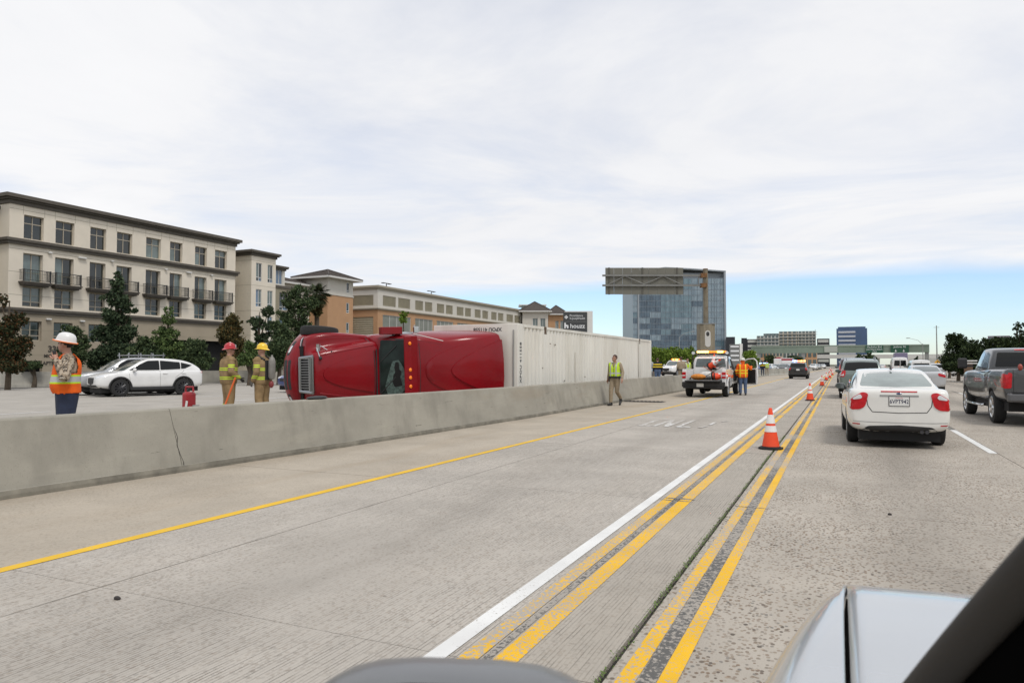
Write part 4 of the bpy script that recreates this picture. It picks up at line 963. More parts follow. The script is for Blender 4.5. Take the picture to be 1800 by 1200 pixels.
p_wine = paint('paint_wine_black', (.035, .012, .014)); p_blue = paint('paint_blue', (.03, .06, .22), .2); p_lgreen = paint('paint_light_grey', (.46, .47, .48), .3)

def ring_lower(y, w, zb, zt, cr):
    h = zt - zb
    half = [(0, zb), (.70 * w, zb), (.95 * w, zb + min(.07, h * .2)), (w, zb + .30 * h), (w * .997, zb + .62 * h), (w * .985, zb + .84 * h), (w * .955, zt - .012), (w * .86, zt + cr * .2), (w * .4, zt + cr * .85), (0, zt + cr)]
    return [(x, y, z) for x, z in half] + [(-x, y, z) for x, z in half[-2:0:-1]]
def ring_cab(y, wb, zb, wr, zr):
    h = zr - zb; c = min(.10, h * .5)
    half = [(0, zb - .10), (wb * .98, zb - .10), (wb, zb), (wb + (wr - wb) * .5 + .012 * min(1, h * 3), zb + h * .5), (wr + .012, zr - c), (wr * .985, zr - c * .40), (wr * .93, zr - c * .09), (wr * .4, zr), (0, zr + .004)]
    return [(x, y, z) for x, z in half] + [(-x, y, z) for x, z in half[-2:0:-1]]
def loft(rings, name, m, parent=None, sub=2, smooth=True, cut=None):
    n = len(rings[0]); b = MB(); v = [p for r in rings for p in r]
    f = [(i * n + k, i * n + (k + 1) % n, (i + 1) * n + (k + 1) % n, (i + 1) * n + k) for i in range(len(rings) - 1) for k in range(n)]
    f += [tuple(range(n)), tuple(range((len(rings) - 1) * n, len(rings) * n))]
    b.add(v, f); o = b.build(name, m, parent)
    if sub:
        s = o.modifiers.new('s', 'SUBSURF'); s.levels = sub; s.render_levels = sub
    if cut:
        bo = o.modifiers.new('b', 'BOOLEAN'); bo.operation = 'DIFFERENCE'; bo.solver = 'EXACT'; bo.object = cut
    if sub or cut: bake(o)
    if smooth:
        me = o.data; me.polygons.foreach_set('use_smooth', [True] * len(me.polygons)); me.set_sharp_from_angle(angle=R_(42))
    return o
def join_mesh(name, obs, parent=None):
    bm = bmesh.new(); mats = []
    for o in obs:
        for m in o.data.materials:
            if m not in mats: mats.append(m)
        mp = {i: mats.index(m) for i, m in enumerate(o.data.materials)}
        t = bmesh.new(); t.from_mesh(o.data)
        for f in t.faces: f.material_index = mp.get(f.material_index, 0)
        me = bpy.data.meshes.new('t'); t.to_mesh(me); t.free(); bm.from_mesh(me); bpy.data.meshes.remove(me)
    me = bpy.data.meshes.new(name); bm.to_mesh(me); bm.free()
    for m in mats: me.materials.append(m)
    o = bpy.data.objects.new(name, me); col.objects.link(o); o.parent = parent
    for q in obs: bpy.data.objects.remove(q)
    return o
WHEELS = {}
def wheel_meshes(R, w, rm, spokes, key):
    if key in WHEELS: return WHEELS[key]
    t = MB(); pr = [(.60 * R, -.36 * w), (.66 * R, -.46 * w), (.86 * R, -.5 * w), (.965 * R, -.42 * w), (R, -.25 * w), (R, .25 * w), (.965 * R, .42 * w), (.86 * R, .5 * w), (.66 * R, .46 * w), (.60 * R, .36 * w)]
    t.lathe(pr, 32, axis='x')
    to = t.build('wheel', m_tyre, smooth=True)
    r = MB(); r.lathe([(.0, .28 * w), (.60 * R, .26 * w), (.605 * R, .10 * w), (.62 * R, .42 * w), (.66 * R, .44 * w), (.66 * R, .40 * w)], 28, axis='x', mi=1)
    r.lathe([(.61 * R, .30 * w), (.67 * R, .455 * w), (.63 * R, .47 * w), (.58 * R, .40 * w)], 28, axis='x')
    for k in range(spokes):
        a = 2 * math.pi * k / spokes
        for s_ in (-.055, .055):
            p0 = (.40 * w, math.cos(a + s_ * 3) * .12 * R, math.sin(a + s_ * 3) * .12 * R); p1 = (.40 * w, math.cos(a + s_ * 1.6) * .60 * R, math.sin(a + s_ * 1.6) * .60 * R)
            r.tube([p0, p1], [.05 * R, .055 * R], 5)
    r.lathe([(0, .46 * w), (.10 * R, .45 * w), (.16 * R, .40 * w), (.17 * R, .3 * w)], 16, axis='x')
    ro = r.build('rim', [rm, m_under], smooth=True)
    WHEELS[key] = (to.data, ro.data); bpy.data.objects.remove(to); bpy.data.objects.remove(ro); return WHEELS[key]
def add_wheels(parent, ys, track, R, w, rm=None, spokes=5, key=None, z=None, steer=0):
    tm, rmesh = wheel_meshes(R, w, rm or m_rim, spokes, key or (R, w, spokes, (rm or m_rim).name))
    for i, y in enumerate(ys):
        for s in (-1, 1):
            t = bpy.data.objects.new('wheel', tm); col.objects.link(t); t.parent = parent; t.location = (s * track / 2, y, z or R)
            t.rotation_euler = (0, 0, (0 if s > 0 else math.pi) + (steer if i == len(ys) - 1 else 0))
            r = bpy.data.objects.new('rim', rmesh); col.objects.link(r); r.parent = t
def arch_cutter(ys, w, R, zc, inner=.42, squash=1.0):
    b = MB()
    for y in ys:
        for s in (-1, 1):
            x0, x1 = s * (w - inner), s * (w + .3)
            b.cyl((x0, y, zc), (x1, y, zc), R, n=28)
            b.b2(min(x0, x1) + .001, max(x0, x1) - .001, y - R * .999, y + R * .999, -.6, zc)
    o = b.build('cut', m_under, weld=False)
    # union the pieces
    return o
def arch_cut2(ys, w, R, zc, inner=.40):
    b = MB()
    for y in ys:
        for s in (-1, 1):
            pl = [(y + R * math.cos(t), zc + R * math.sin(t)) for t in np.linspace(0, math.pi, 17)] + [(y - R, -.5), (y + R, -.5)]
            b.prism(pl, s * (w - inner), s * (w + .3), 'x')
    return b.build('cut', m_under)
def side(bv, name, polys, m, parent, both=True, **kw):
    out = []
    for s in ((1, -1) if both else (1,)):
        for p in polys:
            o = conform(name, bv, p, (s * 3, 0, 0), (0, 1, 0), (0, 0, 1), (-s, 0, 0), m, parent, **kw)
            if o: out.append(o)
    return out
def rear(bv, name, polys, m, parent, mirror=False, y=-6, **kw):
    for p in polys:
        conform(name, bv, p, (0, y, 0), (1, 0, 0), (0, 0, 1), (0, 1, 0), m, parent, **kw)
        if mirror: conform(name, bv, [(-a, c) for a, c in p], (0, y, 0), (1, 0, 0), (0, 0, 1), (0, 1, 0), m, parent, **kw)
def front(bv, name, polys, m, parent, mirror=False, y=6, **kw):
    for p in polys:
        conform(name, bv, p, (0, y, 0), (1, 0, 0), (0, 0, 1), (0, -1, 0), m, parent, **kw)
        if mirror: conform(name, bv, [(-a, c) for a, c in p], (0, y, 0), (1, 0, 0), (0, 0, 1), (0, -1, 0), m, parent, **kw)
def mirrors(parent, m, x, y, z, s=1.0, low=None):
    for k in (-1, 1):
        b = MB(); b.sphere((k * (x + .08 * s), y, z), (.105 * s, .06 * s, .07 * s), 12, 8, 0); b.box((k * (x + .03), y, z - .05 * s), (.14 * s, .05, .04), 1)
        o = b.build('mirror', [m, m_trim], parent, smooth=True)
        g = MB(); g.box((k * (x + .08 * s), y - .056 * s, z), (.15 * s, .006, .10 * s)); g.build('mirror_glass', m_clear, o)
def plate(parent, x, y, z, ry=0., text=None, w=.305, h=.155, sgn=-1):
    b = MB(); b.box((x, y, z), (w + .02, .012, h + .02), 0); o = b.build('plate_frame', m_trim, parent)
    b = MB(); b.box((x, y + sgn * .008, z), (w, .006, h)); p = b.build('number_plate', m_plate, parent)
    if text:
        text_obj('plate_number', text, .098, m_ink, p, (x, y + sgn * .0115, z - .008), (R_(90), 0, 0 if sgn < 0 else math.pi), sx=.78, ext=.001, bold=.0015, space=1.05)
        text_obj('plate_state', 'California', .03, mat('plate_red', (.5, .03, .05), .5), p, (x, y + sgn * .0115, z + .058), (R_(90), 0, 0 if sgn < 0 else math.pi), ext=.001)
    return p

SEDAN_ST = [(-2.35, .66, .40, .90, 0), (-2.345, .76, .34, .98, .01), (-2.29, .825, .28, 1.03, .012), (-2.0, .848, .25, 1.045, .02), (-1.32, .85, .22, 1.015, .03), (-.5, .85, .20, .975, .02), (.5, .85, .20, .95, .02), (1.0, .85, .20, .93, .03), (1.5, .84, .22, .87, .05), (2.0, .80, .24, .77, .06), (2.2, .72, .30, .69, .04), (2.27, .58, .38, .62, .02)]
SEDAN_CAB = [(-2.02, .72, .98, .68, 1.00), (-1.86, .745, .98, .685, 1.06), (-1.4, .77, .98, .655, 1.22), (-.95, .785, .97, .62, 1.345), (-.45, .79, .96, .61, 1.385), (.1, .79, .95, .61, 1.388), (.42, .785, .94, .605, 1.355), (.8, .775, .93, .62, 1.19), (1.15, .755, .92, .65, 1.0), (1.3, .72, .91, .65, .93)]
SUV_ST = [(-2.28, .70, .48, 1.02, 0), (-2.27, .80, .40, 1.07, .0), (-2.19, .89, .34, 1.10, .0), (-1.75, .905, .30, 1.10, .0), (-1.35, .915, .28, 1.095, .0), (0, .92, .27, 1.065, .0), (1.0, .92, .27, 1.04, .02), (1.5, .91, .28, 1.005, .05), (2.0, .865, .32, .91, .06), (2.2, .77, .38, .83, .04), (2.285, .6, .46, .76, .02)]
SUV_CAB = [(-2.23, .80, 1.05, .76, 1.09), (-2.17, .81, 1.05, .75, 1.22), (-2.02, .825, 1.05, .72, 1.45), (-1.84, .835, 1.05, .70, 1.59), (-1.4, .84, 1.05, .69, 1.645), (-.3, .845, 1.05, .69, 1.665), (.22, .845, 1.04, .68, 1.63), (.6, .83, 1.03, .69, 1.43), (1.0, .80, 1.02, .65, 1.13), (1.18, .74, 1.0, .65, 1.03)]
def scale_st(st, sx, sy, sz, cab=False):
    return [(a * sy, b * sx, c * sz, d * (sx if cab else sz), e * sz) for a, b, c, d, e in st]
def build_body(T, st, cab, pm, wheel_y, wheelR, halfw, arch=None, inner=.40, sub=2):
    cutr = arch_cut2(wheel_y, halfw, arch or wheelR * 1.14, wheelR * 1.02, inner)
    lo = loft([ring_lower(*s) for s in st], 'lo', pm, None, sub, cut=cutr); bpy.data.objects.remove(cutr)
    parts = [lo]
    if cab: parts.append(loft([ring_cab(*s) for s in cab], 'cab', pm, None, sub))
    o = join_mesh('body', parts, T)
    return o, bvh_of(o)

def sedan_like(name, label, cat, loc, rz, pm, sx=1., sy=1., sz=1., glass=None, detail=1, group=None, lights=None, txt=None, rim=None):
    T = thing(name, label, cat, loc, rz, group); g = glass or m_clear
    st = scale_st(SEDAN_ST, sx, sy, sz); cb = scale_st(SEDAN_CAB, sx, sy, sz, True); wy = (-1.325 * sy, 1.325 * sy); R = .315
    o, bv = build_body(T, st, cb, pm, wy, R, .85 * sx, sub=2 if detail else 1)
    S = lambda L, ax=sy: [[(a * ax, c * sz) for a, c in p] for p in L]
    side(bv, 'side_window', S([[(-1.40, 1.07), (-1.05, 1.20), (-.78, 1.278), (-.19, 1.305), (-.18, 1.0), (-.95, 1.02)], [(-.155, 1.0), (-.165, 1.305), (.30, 1.29), (.60, 1.17), (.95, 1.0)]]), m_tint, T, rnd=1, off=.004)
    rear(bv, 'rear_window', S([[(-.62, 1.075), (-.515, 1.312), (0, 1.335), (.515, 1.312), (.62, 1.075), (0, 1.06)]], sx), g, T, off=.004, rings=6)
    front(bv, 'windshield', S([[(-.62, 1.0), (-.47, 1.325), (0, 1.345), (.47, 1.325), (.62, 1.0), (0, .985)]], sx), m_clear, T, off=.004)
    add_wheels(T, wy, 1.47 * sx, R, .205, rim)
    mirrors(T, p_grey if name == 'sedan' else pm, .80 * sx, .78 * sy, 1.0 * sz)
    u = MB(); u.b2(-.66 * sx, .66 * sx, -2.22 * sy, 2.1 * sy, .13, .34); u.build('underbody', m_under, T)  # underbody made low and black to deepen the shade beneath the car
    lt = lights or [[(.44, .93), (.62, .985), (.86, .86), (.86, .70), (.68, .66)]]
    for p in S(lt, sx):
        for s_ in (1, -1):
            conform('tail_light', bv, [(a * s_, c) for a, c in p], (0, -6, 0), (1, 0, 0), (0, 0, 1), (-s_ * .0, 1, 0), m_red, T, off=.012, rings=5)
    front(bv, 'headlight', S([[(.42, .68), (.5, .77), (.78, .80), (.80, .70), (.6, .64)]], sx), m_lens, T, mirror=True, off=.008)
    front(bv, 'grille', S([[(-.4, .52), (-.42, .66), (.42, .66), (.4, .52)]], sx), m_trim, T, off=.006)
    if detail:
        ribbon('panel_gaps', bv, [[(-.17 * sy, .3), (-.17 * sy, 1.0 * sz)], [(1.0 * sy, .35), (1.02 * sy, .9 * sz)], [(-1.25 * sy, .98), (-.98 * sy, .75), (-.95 * sy, .3)]], (3, 0, 0), (0, 1, 0), (0, 0, 1), (-1, 0, 0), m_seam, T)
        ribbon('panel_gaps', bv, [[(-.17 * sy, .3), (-.17 * sy, 1.0 * sz)], [(1.0 * sy, .35), (1.02 * sy, .9 * sz)], [(-1.25 * sy, .98), (-.98 * sy, .75), (-.95 * sy, .3)]], (-3, 0, 0), (0, 1, 0), (0, 0, 1), (1, 0, 0), m_seam, T)
    return T, o, bv
def suv_like(name, label, cat, loc, rz, pm, sx=1., sy=1., sz=1., detail=1, rglass=None, tl=None, rim=None, clad=True, group=None, spk=5, rails=True, cab=None, wins=None, R=.355):
    T = thing(name, label, cat, loc, rz, group)
    st = scale_st(SUV_ST, sx, sy, sz); cb = scale_st(cab or SUV_CAB, sx, sy, sz, True); wy = (-1.35 * sy, 1.35 * sy)
    o, bv = build_body(T, st, cb, pm, wy, R, .92 * sx, sub=2 if detail else 1)
    S = lambda L, ax=sy: [[(a * ax, c * sz) for a, c in p] for p in L]
    side(bv, 'side_window', S(wins or [[(-1.92, 1.30), (-1.72, 1.46), (-1.28, 1.535), (-1.26, 1.14), (-1.5, 1.15)], [(-1.235, 1.135), (-1.235, 1.54), (-.345, 1.565), (-.335, 1.11)], [(-.305, 1.105), (-.305, 1.565), (.16, 1.55), (.46, 1.40), (.90, 1.12)]]), m_tint, T, rnd=1, off=.004)
    rear(bv, 'rear_window', S([[(-.71, 1.18), (-.62, 1.50), (0, 1.53), (.62, 1.50), (.71, 1.18), (0, 1.16)]], sx), rglass or m_tint, T, off=.005, rings=6)
    front(bv, 'windshield', S([[(-.66, 1.10), (-.53, 1.56), (0, 1.60), (.53, 1.56), (.66, 1.10), (0, 1.08)]], sx), m_clear, T, off=.004, rings=6)
    add_wheels(T, wy, 1.58 * sx, R, .225, rim, spk)
    mirrors(T, pm, .86 * sx, .80 * sy, 1.13 * sz, 1.1)
    u = MB(); u.b2(-.70 * sx, .70 * sx, -2.1 * sy, 2.1 * sy, .17, .44); u.build('underbody', m_under, T)  # low black underbody, also shaped to darken the ground shade below
    for p in S(tl or [[(.60, 1.08), (.90, 1.02), (.90, .84), (.62, .88)]], sx):
        for s_ in (1, -1): conform('tail_light', bv, [(a * s_, c) for a, c in p], (0, -6, 0), (1, 0, 0), (0, 0, 1), (0, 1, 0), m_red, T, off=.014)
    front(bv, 'headlight', S([[(.42, .80), (.46, .88), (.84, .93), (.86, .84), (.6, .78)]], sx), m_lens, T, mirror=True, off=.008)
    front(bv, 'grille', S([[(-.36, .56), (-.40, .80), (.40, .80), (.36, .56), (0, .50)]], sx), m_trim, T, off=.006)
    front(bv, 'lower_intake', S([[(-.62, .40), (-.62, .50), (.62, .50), (.62, .40)]], sx), m_trim, T, off=.006)
    if clad:
        for s_ in (1, -1):
            sk = MB(); sk.b2(s_ * .86 * sx, s_ * .925 * sx, -.95 * sy, .95 * sy, .27 * sz, .40 * sz); sk.build('sill_cladding', m_trim, T, bevel=.02)
            for y in wy:
                a = MB(); pts = [(s_ * (.905 * sx), y + math.cos(t) * R * 1.17, R * 1.02 + math.sin(t) * R * 1.17) for t in np.linspace(-.12, math.pi + .12, 20)]; a.tube(pts, .035, 6); a.build('wheel_arch_trim', m_trim, T, smooth=True)
        rb = MB(); rb.b2(-.72 * sx, .72 * sx, -2.285 * sy, -2.0 * sy, .40 * sz, .54 * sz); rb.build('rear_skirt', m_trim, T, bevel=.04)
    if rails:
        for s_ in (1, -1): r = MB(); r.tube([(s_ * .58 * sx, -1.5 * sy, 1.63 * sz), (s_ * .58 * sx, -1.4 * sy, 1.70 * sz), (s_ * .57 * sx, 0, 1.715 * sz), (s_ * .57 * sx, .1 * sy, 1.66 * sz)], .018, 6); r.build('roof_rail', m_rim, T)
    if detail:
        for s_ in (1, -1):
            ribbon('panel_gaps', bv, [[(-.31 * sy, .42), (-.31 * sy, 1.1 * sz)], [(.95 * sy, .42), (1.0 * sy, .98 * sz)], [(-1.40 * sy, 1.1 * sz), (-1.0 * sy, .8), (-.97 * sy, .42)]], (s_ * 3, 0, 0), (0, 1, 0), (0, 0, 1), (-s_, 0, 0), m_seam, T)
            for y in (-.52, -1.36):
                h = MB(); h.box((s_ * .925 * sx, y * sy, .97 * sz), (.03, .2, .03)); h.build('door_handle', pm, T, bevel=.01)
    return T, o, bv

# ---- white sedan just ahead on the right
S1, o, bv = sedan_like('sedan', 'white four-door sedan seen from behind, nearest car in the right lane', 'car', (.88, 16.45, 0), R_(1.5), p_pearl, .955, 1.0, 1.0, m_clear2, lights=[[(.50, .955), (.60, .985), (.80, .86), (.835, .74), (.80, .665), (.64, .675), (.555, .73)]])
for s_ in (1, -1): conform('reverse_light', bv, [(s_ * a, c) for a, c in [(.575, .89), (.61, .95), (.735, .87), (.72, .845), (.6, .862)]], (0, -6, 0), (1, 0, 0), (0, 0, 1), (0, 1, 0), m_lens, S1, off=.02)
ribbon('trunk_seam', bv, [[(-.52, .96), (-.49, .74), (-.42, .635), (0, .62), (.42, .635), (.49, .74), (.52, .96)]], (0, -6, 0), (1, 0, 0), (0, 0, 1), (0, 1, 0), m_seam, S1, .012)
rear(bv, 'brake_light_strip', [[(-.28, .985), (-.28, 1.003), (.28, 1.003), (.28, .985)]], m_red, S1, rnd=0, off=.01)
rear(bv, 'plate_recess_shade', [[(-.30, .90), (-.30, .935), (.30, .935), (.30, .90)]], mat('painted_shade', (.30, .30, .29), .5), S1, rnd=0, off=.004)  # flat grey strip paints the shade above the plate
rear(bv, 'lower_valance', [[(-.60, .30), (-.50, .385), (0, .41), (.50, .385), (.60, .30), (.55, .24), (-.55, .24)]], m_trim, S1, off=.008)
b = MB(); b.sphere((0, -2.335, .955), (.055, .012, .024), 14, 8); b.build('emblem_rim', m_chrome, S1, True); b = MB(); b.sphere((0, -2.343, .955), (.045, .01, .017), 14, 8); b.build('emblem', mat('emblem_blue', (.03, .05, .14), .3), S1, True)
plate(S1, 0, -2.352, .825, text='6VPT942')
ribbon('bumper_crease_shade', bv, [[(-.80, .47), (-.5, .455), (0, .45), (.5, .455), (.80, .47)]], (0, -6, 0), (1, 0, 0), (0, 0, 1), (0, 1, 0), mat('painted_shade', (.30, .30, .29), .5), S1, .010, seg=8)  # grey ribbon paints the shade line of the bumper crease
for s_ in (1, -1):
    rear(bv, 'reflector', [[(s_ * .62, .405), (s_ * .62, .425), (s_ * .74, .43), (s_ * .74, .41)]], m_red, S1, rnd=0, off=.004)
    for y in (-.42, .55): h = MB(); h.box((s_ * .83, y, .86), (.03, .17, .028)); h.build('door_handle', p_pearl, S1, bevel=.01)
for x in (.34, .42): b = MB(); b.cyl((x, -2.33, .30), (x, -2.1, .30), .032, n=12); b.build('exhaust', m_rimdk, S1, True)
b = MB(); b.prism([(-1.0, 1.36), (-.88, 1.43), (-.86, 1.43), (-.80, 1.375)], -.015, .015, 'x'); b.build('antenna_fin', m_trim, S1)
b = MB(); b.box((.52, -2.335, .72), (.07, .01, .02)); b.build('badge', m_chrome, S1)
# ---- white crossover crossing on the opposite carriageway
pc = (G(211, 697, ZO) + G(319, 693.7, ZO)) / 2
hd = math.atan2((G(211, 697, ZO) - G(319, 693.7, ZO)).x, -(G(211, 697, ZO) - G(319, 693.7, ZO)).y)  # heading
dv = (G(211, 697, ZO) - G(319, 693.7, ZO)).normalized(); rzc = math.atan2(-dv.x, dv.y); pr_ = Vector((dv.y, -dv.x, 0))
# near side faces the camera: centre lies half a track farther away
ctr = pc - Vector((dv.y, -dv.x, 0)) * 0
cn = Vector((-dv.y, dv.x, 0)); cn = cn if cn.dot(pc) > 0 else -cn
ctr = pc + cn * .72
C1, o, bv = suv_like('crossover', 'white crossover with black lower trim driving past behind the orange-vested worker', 'car', (ctr.x, ctr.y, ZO), rzc, p_white, .95, .96, 1.0, rim=m_rimdk, rails=False, spk=10, R=.375,
    cab=[(-2.24, .80, 1.05, .76, 1.10), (-2.12, .815, 1.05, .74, 1.24), (-1.85, .83, 1.05, .71, 1.42), (-1.5, .84, 1.05, .69, 1.545), (-1.0, .845, 1.05, .685, 1.615), (-.3, .845, 1.05, .685, 1.645), (.22, .845, 1.04, .68, 1.61), (.65, .83, 1.03, .69, 1.40), (1.1, .80, 1.02, .70, 1.13), (1.3, .74, 1.0, .67, 1.03)],
    wins=[[(-1.80, 1.33), (-1.28, 1.455), (-1.26, 1.16), (-1.45, 1.18)], [(-1.235, 1.155), (-1.235, 1.462), (-.345, 1.535), (-.335, 1.12)], [(-.305, 1.115), (-.305, 1.537), (.18, 1.52), (.5, 1.37), (.98, 1.11)]], tl=[[(.45, 1.06), (.90, 1.06), (.92, .97), (.5, .96)]])
# ---- silver SUV with rack behind it
c2 = ZP(222, 650, 33.0); 
C2v, o, bv = suv_like('suv', 'silver SUV with roof rack half hidden behind the white crossover', 'car', (c2.x, c2.y, ZO), rzc, p_silver, .95, .97, 1.02, rails=False)
rk = MB()
for s_ in (-1, 1): rk.tube([(s_ * .58, -1.5, 1.78), (s_ * .58, .2, 1.78)], .02, 6)
for y in (-1.4, -.85, -.3, .1): rk.tube([(-.66, y, 1.79), (.66, y, 1.79)], .018, 6); [rk.tube([(s_ * .62, y, 1.66), (s_ * .66, y, 1.9)], .02, 5) for s_ in (-1, 1)]
rk.build('roof_rack', m_rim, C2v)
# ---- blue hatchback and grey car near the overturned truck
cb_ = ZP(566, 650, 36); T, o, bv = sedan_like('hatchback', 'bright blue car behind the firefighters, partly hidden by the truck', 'car', (cb_.x, cb_.y, ZO), math.pi - R_(14), p_blue, 1.02, .95, 1.05)
cb_ = ZP(606, 655, 30); T, o, bv = sedan_like('sedan', 'silver car showing only its nose left of the red truck', 'car', (cb_.x, cb_.y, ZO), math.pi - R_(16), p_lgreen, 1.0, 1.0, 1.0)
# ---- sage green SUV and dark SUV ahead of the sedan
T, o, bv = suv_like('suv', 'sage green SUV stopped directly ahead of the white sedan', 'car', (.85, 35.6, 0), 0, p_green, .96, 1.0, 1.03, tl=[[(.62, 1.18), (.92, 1.14), (.92, .92), (.70, .90), (.64, 1.0)]])
rear(bv, 'tail_light_lens', [[(.66, 1.06), (.84, 1.04), (.84, .97), (.68, .98)]], m_lens, T, mirror=True, off=.02); plate(T, 0, -2.33, .86)
T, o, bv = suv_like('suv', 'black wine-coloured SUV ahead of the sage green one', 'car', (.82, 50.5, 0), 0, p_wine, 1.02, 1.05, 1.13, tl=[[(.74, 1.34), (.90, 1.2), (.92, .9), (.74, .92)]])
# ---- silver sedan in the second lane
T, o, bv = sedan_like('sedan', 'silver sedan in the second lane between the white sedan and the grey pickup', 'car', (4.1, 44.3, 0), 0, p_lgreen, 1.02, 1.0, 1.03, lights=[[(.44, .93), (.50, .99), (.86, .86), (.86, .74), (.5, .84)]]); plate(T, 0, -2.36, .70)
SMALL = T
T, o, bv = suv_like('car', 'small silver car with red lights beyond the silver sedan, right of the white van', 'car', (9.3, 88, 0), 0, p_lgreen, .95, .95, .95, 0, clad=False)
T, o, bv = sedan_like('hatchback', 'small white hatchback changing lanes far right, beside the grey pickup mirror', 'car', (13.4, 103, 0), R_(-16), p_white, 1.05, .9, 1.1, m_tint, 0)
# ---- vans
def van(label, u0, u1, vt, Y, pm, name='van', tall=1.0):
    a, c = YP(u0, vt, Y), YP(u1, vt, Y); w = (c.x - a.x) / 2; h = a.z; L = 5.2
    T = thing(name, label, 'van', ((a.x + c.x) / 2, Y + L / 2, 0))
    def rg(y, w_, zb, zt, t=.86): return [(0, y, zb), (w_ * .9, y, zb), (w_, y, zb + .15), (w_, y, zb + .35 * (zt - zb)), (w_ * .985, y, zb + .6 * (zt - zb)), (w_ * t, y, zt - .12), (w_ * t * .9, y, zt - .02), (0, y, zt)] 
    def full(r): return r + [(-x, y, z) for x, y, z in r[-2:0:-1]]
    o = loft([full(rg(*q)) for q in ((-L / 2, w * .93, .42, h - .1), (-L / 2 + .06, w * .99, .36, h - .01), (-L / 2 + .5, w, .34, h), (.9, w, .34, h), (1.5, w * .98, .34, h - .25), (2.1, w * .95, .36, 1.25), (2.5, w * .88, .4, 1.0), (L / 2, w * .7, .45, .8))], 'body', pm, T, 1)
    bv = bvh_of(o); z0, z1 = h * .56, h * .84
    rear(bv, 'rear_window', [[(-w * .74, z0), (-w * .68, z1), (-.04, z1), (-.04, z0)], [(w * .74, z0), (w * .68, z1), (.04, z1), (.04, z0)]] if tall > 1 else [[(-w * .8, z0), (-w * .74, z1), (w * .74, z1), (w * .8, z0)]], m_tint, T, off=.006)
    rear(bv, 'tail_light', [[(w * .84, h * .25), (w * .86, h * .48), (w * .97, h * .48), (w * .97, h * .25)]], m_red, T, mirror=True, off=.01)
    side(bv, 'side_window', [[(1.5, 1.25), (1.3, h - .35), (.5, h - .3), (.5, 1.2)]] + ([[(.4, 1.2), (.4, h - .3), (-2.2, h - .3), (-2.2, 1.2)]] if tall == 1 else []), m_tint, T)
    rear(bv, 'door_seam', [[(-.012, .5), (-.012, h * .9), (.012, h * .9), (.012, .5)]], m_seam, T, rnd=0, off=.004)
    add_wheels(T, (-1.55, 1.6), w * 1.8, .36, .22); mirrors(T, m_trim, w * .95, 1.5, 1.3, 1.3)
    b = MB(); b.b2(-w * .9, w * .9, -L / 2 - .06, -L / 2 + .05, .38, .55); b.build('bumper', m_trim, T, bevel=.03); plate(T, 0, -L / 2 - .075, .75)
    return T
van('white passenger van with wide dark rear window ahead in the traffic', 1600, 1638.5, 632, 66, p_white)
van('tall white cargo van left of the passenger van', 1567.5, 1597, 627.5, 92, p_white, tall=2)
a, c = YP(1574, 620, 168), YP(1595.5, 620, 168)
T = thing('box_truck', 'violet-backed box truck showing above the cargo van', 'truck', ((a.x + c.x) / 2, 172, 0)); w = (c.x - a.x) / 2
b = MB(); b.b2(-w, w, -4, 2.5, 1.0, a.z); b.build('cargo_box', mat('violet_panel', (.19, .17, .27), .6, var=.1), T, bevel=.05); b = MB(); b.b2(-w * .85, w * .85, 2.6, 4.4, .6, 2.6); b.build('cab', p_white, T, bevel=.2); add_wheels(T, (-2.6, 3.4), w * 1.7, .48, .28)
b = MB(); b.b2(-w * .9, w * .9, -4.1, -3.9, .55, .75); b.build('bumper', m_trim, T)

# ---- dark grey pickup, right edge
RAM = thing('pickup_truck', 'dark grey pickup truck with chrome wheels cut by the right edge', 'pickup', (4.42, 23.15, 0), R_(1.0))
hw = .97; wy = (-1.8, 1.8)
st = [(-3.03, .89, .58, 1.34, 0), (-3.02, .95, .55, 1.355, .0), (-2.92, .965, .54, 1.365, 0), (-2.4, .985, .52, 1.365, 0), (-1.8, 1.0, .52, 1.355, 0), (-1.2, .985, .50, 1.35, 0), (-.9, .955, .46, 1.34, 0), (0, .95, .44, 1.31, 0), (1.0, .955, .44, 1.30, 0), (1.35, .985, .46, 1.30, .03), (1.9, 1.0, .48, 1.28, .05), (2.5, .95, .50, 1.22, .06), (2.75, .86, .52, 1.12, .04), (2.84, .7, .56, 1.0, .02)]
cb = [(-.88, .84, 1.30, .78, 1.40), (-.87, .86, 1.30, .77, 1.62), (-.80, .87, 1.30, .745, 1.85), (-.5, .88, 1.30, .74, 1.905), (.3, .88, 1.29, .74, 1.915), (.62, .875, 1.29, .73, 1.87), (1.0, .86, 1.28, .74, 1.62), (1.45, .82, 1.27, .75, 1.34), (1.55, .76, 1.26, .72, 1.29)]
o, bv = build_body(RAM, st, cb, p_grey, wy, .40, 1.0, .48)
side(bv, 'side_window', [[(-.66, 1.38), (-.64, 1.76), (-.1, 1.80), (-.1, 1.37)], [(-.02, 1.37), (-.02, 1.80), (.5, 1.77), (.82, 1.60), (1.12, 1.37)]], mat('ram_side_glass', (.22, .30, .38), .06, spec=.8, coat=.5), RAM)
rear(bv, 'rear_window', [[(-.72, 1.40), (-.655, 1.78), (.655, 1.78), (.72, 1.40)]], m_tint, RAM, off=.008)
rear(bv, 'high_brake_light', [[(-.26, 1.835), (-.26, 1.868), (.26, 1.868), (.26, 1.835)]], m_red, RAM, rnd=0, off=.02)
for s_ in (1, -1): conform('tail_light', bv, [(s_ * a, c) for a, c in [(.78, 1.27), (.96, 1.27), (.985, 1.2), (.985, .96), (.96, .90), (.80, .90)]], (0, -6, 0), (1, 0, 0), (0, 0, 1), (0, 1, 0), m_red, RAM, off=.015)
